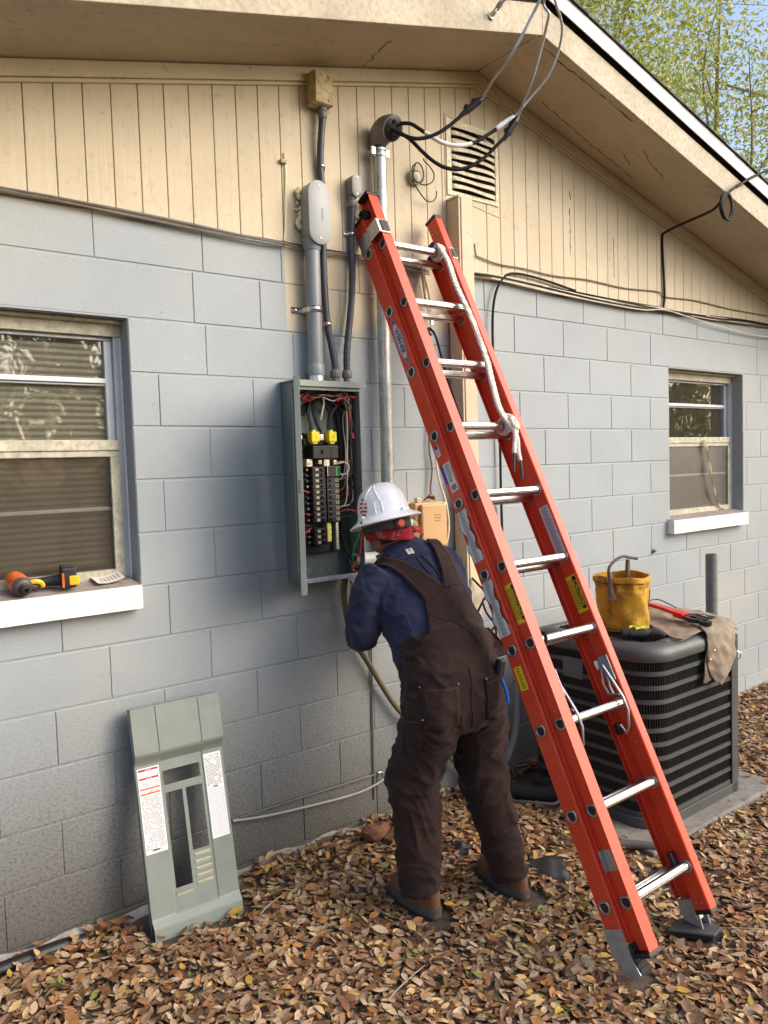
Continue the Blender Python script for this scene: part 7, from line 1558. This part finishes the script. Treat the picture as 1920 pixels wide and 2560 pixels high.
# ------------------------------------------------------------------ trees
def leaf_mat(name, stops, trans=.35):
    m = bpy.data.materials.new(name); t = NT(m); r = t.n('ShaderNodeNewGeometry').outputs['Random Per Island']
    c = t.ramp(r, stops); t.set('Base Color', c); t.set('Roughness', .55)
    tr = t.n('ShaderNodeBsdfTranslucent'); t.l(t.mix(.5, c, lin(190, 200, 60)), tr.inputs[0]); mx = t.n('ShaderNodeMixShader'); mx.inputs[0].default_value = trans; t.l(t.b.outputs[0], mx.inputs[1]); t.l(tr.outputs[0], mx.inputs[2]); t.l(mx.outputs[0], t.out.inputs[0]); return m
MAT_LEAFG = leaf_mat('oak_foliage', [(0, lin(104, 116, 52)), (.4, lin(154, 160, 76)), (.75, lin(196, 194, 104)), (1, lin(220, 212, 150))])
MAT_LEAFD = leaf_mat('dark_foliage', [(0, lin(86, 100, 52)), (.5, lin(136, 142, 76)), (1, lin(190, 176, 112))], .3)
MAT_BARK = M('bark', lin(150, 134, 114), .9, 0, .3, 8, .8, 30, aniso=(1, 1, .3)); MAT_BARKL = M('bark_light', lin(206, 166, 124), .9, 0, .25, 6, .8, 25, aniso=(1, 1, .3))
def leaves_mesh(name, cent, spread, per, size, mat, seed, droop=0.):
    r = np.random.default_rng(seed); n = len(cent) * per; c = np.repeat(np.array(cent), per, 0) + r.normal(size=(n, 3)) * spread
    if droop: c[:, 2] -= droop * r.random(n) ** 2
    d = r.normal(size=(n, 3)); d /= np.linalg.norm(d, axis=1, keepdims=True); e = np.cross(d, r.normal(size=(n, 3))); e /= np.linalg.norm(e, axis=1, keepdims=True)
    L = size * r.uniform(.7, 1.3, (n, 1)); v = np.stack([c - d * L, c + e * L * .42, c + d * L, c - e * L * .42], 1).reshape(-1, 3)
    me = bpy.data.meshes.new(name); me.vertices.add(len(v)); me.vertices.foreach_set('co', v.ravel()); me.loops.add(4 * n); me.loops.foreach_set('vertex_index', np.arange(4 * n)); me.polygons.add(n); me.polygons.foreach_set('loop_start', np.arange(0, 4 * n, 4)); me.polygons.foreach_set('loop_total', np.full(n, 4)); me.update(calc_edges=True); me.validate(); me.materials.append(mat); return me
def make_tree(seed, H, crown_c, crown_r, ncl, per, leaf, trunk_r, bark, fol, spread, nl=9, droop=0., lean=(0, 0), low=.35):
    """returns (trunk mesh, crown mesh) around the origin"""
    r = random.Random(seed); m = MB(); base = Vector((0, 0, 0)); top = Vector((lean[0], lean[1], H * .8))
    tr = curve_pts([base, Vector((lean[0] * .2 + r.uniform(-.2, .2), lean[1] * .2, H * .25)), Vector((lean[0] * .6, lean[1] * .6 + r.uniform(-.3, .3), H * .55)), top], 5)
    m.tube(tr, [trunk_r * (1 - .75 * i / (len(tr) - 1)) for i in range(len(tr))], 10)
    cent = []
    limbs = []
    for k in range(nl):
        t = low + (1 - low) * r.random(); st = tr[int(t * (len(tr) - 1))]; 
        while True:
            q = Vector((r.uniform(-1, 1), r.uniform(-1, 1), r.uniform(-1, 1)))
            if .5 < q.length < 1: break
        en = Vector(crown_c) + Vector((q.x * crown_r[0], q.y * crown_r[1], q.z * crown_r[2])); mid = st.lerp(en, .5) + Vector((r.uniform(-.4, .4), r.uniform(-.4, .4), r.uniform(.0, .5)))
        P_ = curve_pts([st, mid, en], 6); r0 = trunk_r * .38 * (1.1 - .6 * t); m.tube(P_, [r0 * (1 - .85 * i / (len(P_) - 1)) for i in range(len(P_))], 7); limbs.append((P_, r0))
    for k in range(ncl):
        P_, r0 = r.choice(limbs); st = P_[r.randint(3, len(P_) - 1)]; q = Vector((r.gauss(0, 1), r.gauss(0, 1), r.gauss(0, .8))).normalized(); en = st + Vector((q.x * crown_r[0], q.y * crown_r[1], q.z * crown_r[2])) * r.uniform(.12, .55)
        if k < ncl * .75: m.tube([st, st.lerp(en, .5) + Vector((r.uniform(-.1, .1), r.uniform(-.1, .1), r.uniform(-.05, .15))), en], [r0 * .22, r0 * .15, r0 * .06], 4)
        cent.append(tuple(en))
    return m.mesh('trunk', bark, True), leaves_mesh('crown', cent, spread, per, leaf, fol, seed, droop)
def place_tree(name, label, meshes, loc, rz=0, sc=1., group=None):
    t = thing(name, label, 'tree', loc, group); t.rotation_euler.z = rz; t.scale = (sc, sc, sc)
    for nm, me in zip(('trunk', 'crown'), meshes):
        o = bpy.data.objects.new(nm, me); COL.objects.link(o); o.parent = t
    return t
TG = 'trees beyond the roof'
place_tree('oak_tree', 'dense yellow green oak crown directly above the sloping roof edge', make_tree(21, 13.5, (0, 0, 9.8), (3.1, 3.3, 3.6), 330, 150, .058, .17, MAT_BARK, MAT_LEAFG, .5, 18), (12.0, 7.6, 0), .3, 1, TG)
place_tree('oak_tree', 'sparse oak with long bare branches at the right edge of the sky', make_tree(33, 15, (0, 0, 10.0), (4.4, 4.4, 4.6), 190, 120, .056, .17, MAT_BARK, MAT_LEAFG, .42, 18, 0, (.8, -.4)), (17.5, 7.4, 0), 1.1, 1, TG)
place_tree('oak_tree', 'far pale oak showing through gaps behind the nearer crowns', make_tree(45, 16, (0, 0, 11.0), (5.0, 5.0, 4.6), 300, 110, .075, .22, MAT_BARK, MAT_LEAFG, .5, 14), (22.5, 13.5, 0), 2., 1, TG)
low = make_tree(57, 5.4, (0, 0, 3.0), (2.3, 2.3, 1.9), 80, 70, .075, .20, MAT_BARKL, MAT_LEAFD, .26, 10, .9, (.5, .2), .2)
low2 = make_tree(58, 6.0, (0, 0, 3.2), (2.6, 2.6, 2.2), 76, 70, .075, .24, MAT_BARKL, MAT_LEAFD, .30, 10, 1.0, (-.6, .3), .2)
YG = 'yard trees mirrored in the window glass'
for i, (x, y, rz, s, lb) in enumerate(((-.4, -8.8, .4, 1.0, 'leaning yard tree mirrored at the left of the left window'), (2.4, -9.6, 2.1, 1.0, 'light barked yard tree mirrored at the right of the left window'), (12.4, -5.6, 1.2, .95, 'yard tree mirrored at the left of the right window'), (15.6, -8.6, 3.0, 1.1, 'yard tree mirrored in the middle of the right window'), (10.6, -9.2, 4.2, .9, 'yard tree mirrored faintly beside the torn screen'), (-4.6, -11, 5.0, 1.1, 'yard tree standing behind the viewpoint to the left'))):
    place_tree('yard_tree', lb, low if i % 2 == 0 else low2, (x, y, 0), rz, s, YG)
# ------------------------------------------------------------------ leaf litter
def litter():
    r = np.random.default_rng(5); P_ = []
    def region(x0, x1, y0, y1, dens, s0, s1, lift):
        n = int((x1 - x0) * (y1 - y0) * dens); x = r.uniform(x0, x1, n); y = r.uniform(y0, y1, n)
        # thin, bare-soil patches
        k = np.sin(x * 2.3 + 1.1) * np.cos(y * 3.1 + .4) + .6 * np.sin(x * 5.2 - y * 4.1 + 2) ; keep = r.random(n) < np.clip(1.12 - .55 * np.clip(k - .55, 0, 1) * 1.6, .25, 1)
        x, y = x[keep], y[keep]; P_.append(np.stack([x, y, (s0 + (s1 - s0) * r.random(len(x))) * np.where(r.random(len(x)) < .12, 1.35, 1.) * r.uniform(.8, 1.1, len(x)), lift * r.random(len(x)) ** 1.3], 1))
    region(-1.4, 2.8, -2.9, -.012, 3900, .032, .054, .017); region(2.8, 5.2, -2.6, -.012, 3000, .033, .054, .017); region(5.2, 9, -3.5, 2.5, 700, .055, .08, .03)
    region(-1.2, 2.0, -.14, -.012, 1300, .040, .060, .045)       # drift against the wall
    A_ = np.concatenate(P_); x, y = A_[:, 0], A_[:, 1]
    bad = ((x > 1.50) & (x < 2.68) & (y > -1.02) & (y < -.08)) & (r.random(len(x)) > .05)
    bad |= ((x > -.43) & (x < -.02) & (y > -.262 + .03 * np.sin(x * 40)) & (r.random(len(x)) < .93)); bad |= (x > 1.6) & (x < 2.45) & (y > -.95) & (y < -.15)
    bad |= (np.hypot(x - .495, (y + .63) * .42) < .085) | (np.hypot(x - .86, (y + .75) * .42) < .085) | (np.hypot(x - .79, y + 1.41) < .07) | (np.hypot(x - 1.18, y + 1.40) < .09)
    A_ = A_[~bad]; n = len(A_); x, y, L, lf = A_.T; onpad = (x > 1.52) & (x < 2.66) & (y > -1.0) & (y < -.1)
    z = hgt(x, y) + .004 + lf; z = np.where(onpad, .066 + .004 * r.random(n), z)
    yaw = r.uniform(0, 2 * np.pi, n); pit = r.normal(0, .20, n); rol = r.normal(0, .30, n); curl = r.normal(.10, .35, n); cup = r.normal(.14, .16, n); wid = r.uniform(.30, .56, n)
    tt = np.array([0, .25, .5, .75, 1.]); ww = np.array([0, .80, 1., .78, 0]); V = []; 
    for i, (t, w) in enumerate(zip(tt, ww)):
        for s in ((0,) if w == 0 else (-1, 0, 1)):
            lx = (t - .5) * L; ly = s * w * .5 * wid * L; lz = curl * (t - .5) ** 2 * L + cup * abs(s) * w * .5 * wid * L
            V.append(np.stack([lx, ly, lz], -1))
    V = np.stack(V, 1)       # n,11,3
    cx, sx = np.cos(rol), np.sin(rol); Y2 = V[..., 1] * cx[:, None] - V[..., 2] * sx[:, None]; Z2 = V[..., 1] * sx[:, None] + V[..., 2] * cx[:, None]; X2 = V[..., 0]
    cp, sp_ = np.cos(pit), np.sin(pit); X3 = X2 * cp[:, None] - Z2 * sp_[:, None]; Z3 = X2 * sp_[:, None] + Z2 * cp[:, None]
    cy, sy = np.cos(yaw), np.sin(yaw); X4 = X3 * cy[:, None] - Y2 * sy[:, None]; Y4 = X3 * sy[:, None] + Y2 * cy[:, None]
    mn = Z3.min(1, keepdims=True); co = np.stack([X4 + x[:, None], np.minimum(Y4 + y[:, None], -.002), Z3 - mn * .7 + z[:, None]], -1).reshape(-1, 3)
    F_ = [(0, 1, 2), (0, 2, 3), (1, 4, 5, 2), (2, 5, 6, 3), (4, 7, 8, 5), (5, 8, 9, 6), (7, 10, 8), (8, 10, 9)]
    lt = np.tile(np.array([len(f) for f in F_]), n); li = (np.concatenate([np.array(f) for f in F_])[None] + (np.arange(n) * 11)[:, None]).ravel()
    me = bpy.data.meshes.new('leaf_litter'); me.vertices.add(len(co)); me.vertices.foreach_set('co', co.ravel()); me.loops.add(len(li)); me.loops.foreach_set('vertex_index', li); me.polygons.add(len(lt)); ls = np.concatenate([[0], np.cumsum(lt)[:-1]]); me.polygons.foreach_set('loop_start', ls); me.polygons.foreach_set('loop_total', lt); me.update(calc_edges=True)
    me.polygons.foreach_set('use_smooth', np.ones(len(lt), bool)); return me
def dry_leaf_mat():
    m = bpy.data.materials.new('dry_leaves'); t = NT(m); g = t.n('ShaderNodeNewGeometry'); r = g.outputs['Random Per Island']; p = g.outputs['Position']
    c = t.ramp(r, [(0, lin(112, 78, 52)), (.12, lin(158, 126, 96)), (.28, lin(172, 144, 114)), (.40, lin(132, 94, 62)), (.52, lin(170, 120, 74)), (.60, lin(150, 118, 90)), (.70, lin(192, 166, 134)), (.84, lin(164, 108, 64)), (.90, lin(202, 170, 116)), (.965, lin(196, 160, 70)), (.985, lin(128, 138, 70))], 'CONSTANT')
    v = t.noise(p, 120, 5, .6); c = t.mix(t.math('MULTIPLY', t.ramp(v, [(.35, 0), (.7, 1)]), .38), c, lin(66, 46, 32)); c = t.mix(t.math('MULTIPLY', g.outputs['Backfacing'], .30), c, lin(188, 172, 150))
    t.set('Base Color', c); t.set('Roughness', .62); t.set('Specular IOR Level', .35); t.set('Normal', t.bump(t.noise(p, 260, 3), .25, .002)); return m
lm = litter(); lm.materials.append(dry_leaf_mat()); tag(link('leaf_litter', lm, kind='stuff'), 'dense layer of dry brown and tan fallen oak leaves covering the ground', 'leaves')
# twigs
for i, (x, y, a, L, lb) in enumerate(((-.05, -.35, .4, .16, 'pale thin twig on the leaves right of the leaning cover'), (.62, -.62, 1.0, .12, 'small grey twig on the leaves between the boots'), (.05, -1.0, .25, .20, 'thin grey twig on the leaves in the left foreground'), (1.35, -1.6, 2.4, .18, 'thin twig on the leaves right of the ladder foot'))):
    z = float(hgt(x, y)) + .032; d = Vector((math.cos(a), math.sin(a), 0)); p = Vector((x, y, z)); m = MB(); m.tube(curve_pts([p, p + d * L * .4 + Vector((0, 0, .008)), p + d * L + Vector((.01, .006, .002))], 5), [.0026] * 6 + [.002] * 3 + [.0015, .001], 6); tag(m.build('twig', M('twig_grey', lin(150, 136, 118), .9), smooth=True), lb, 'twig')
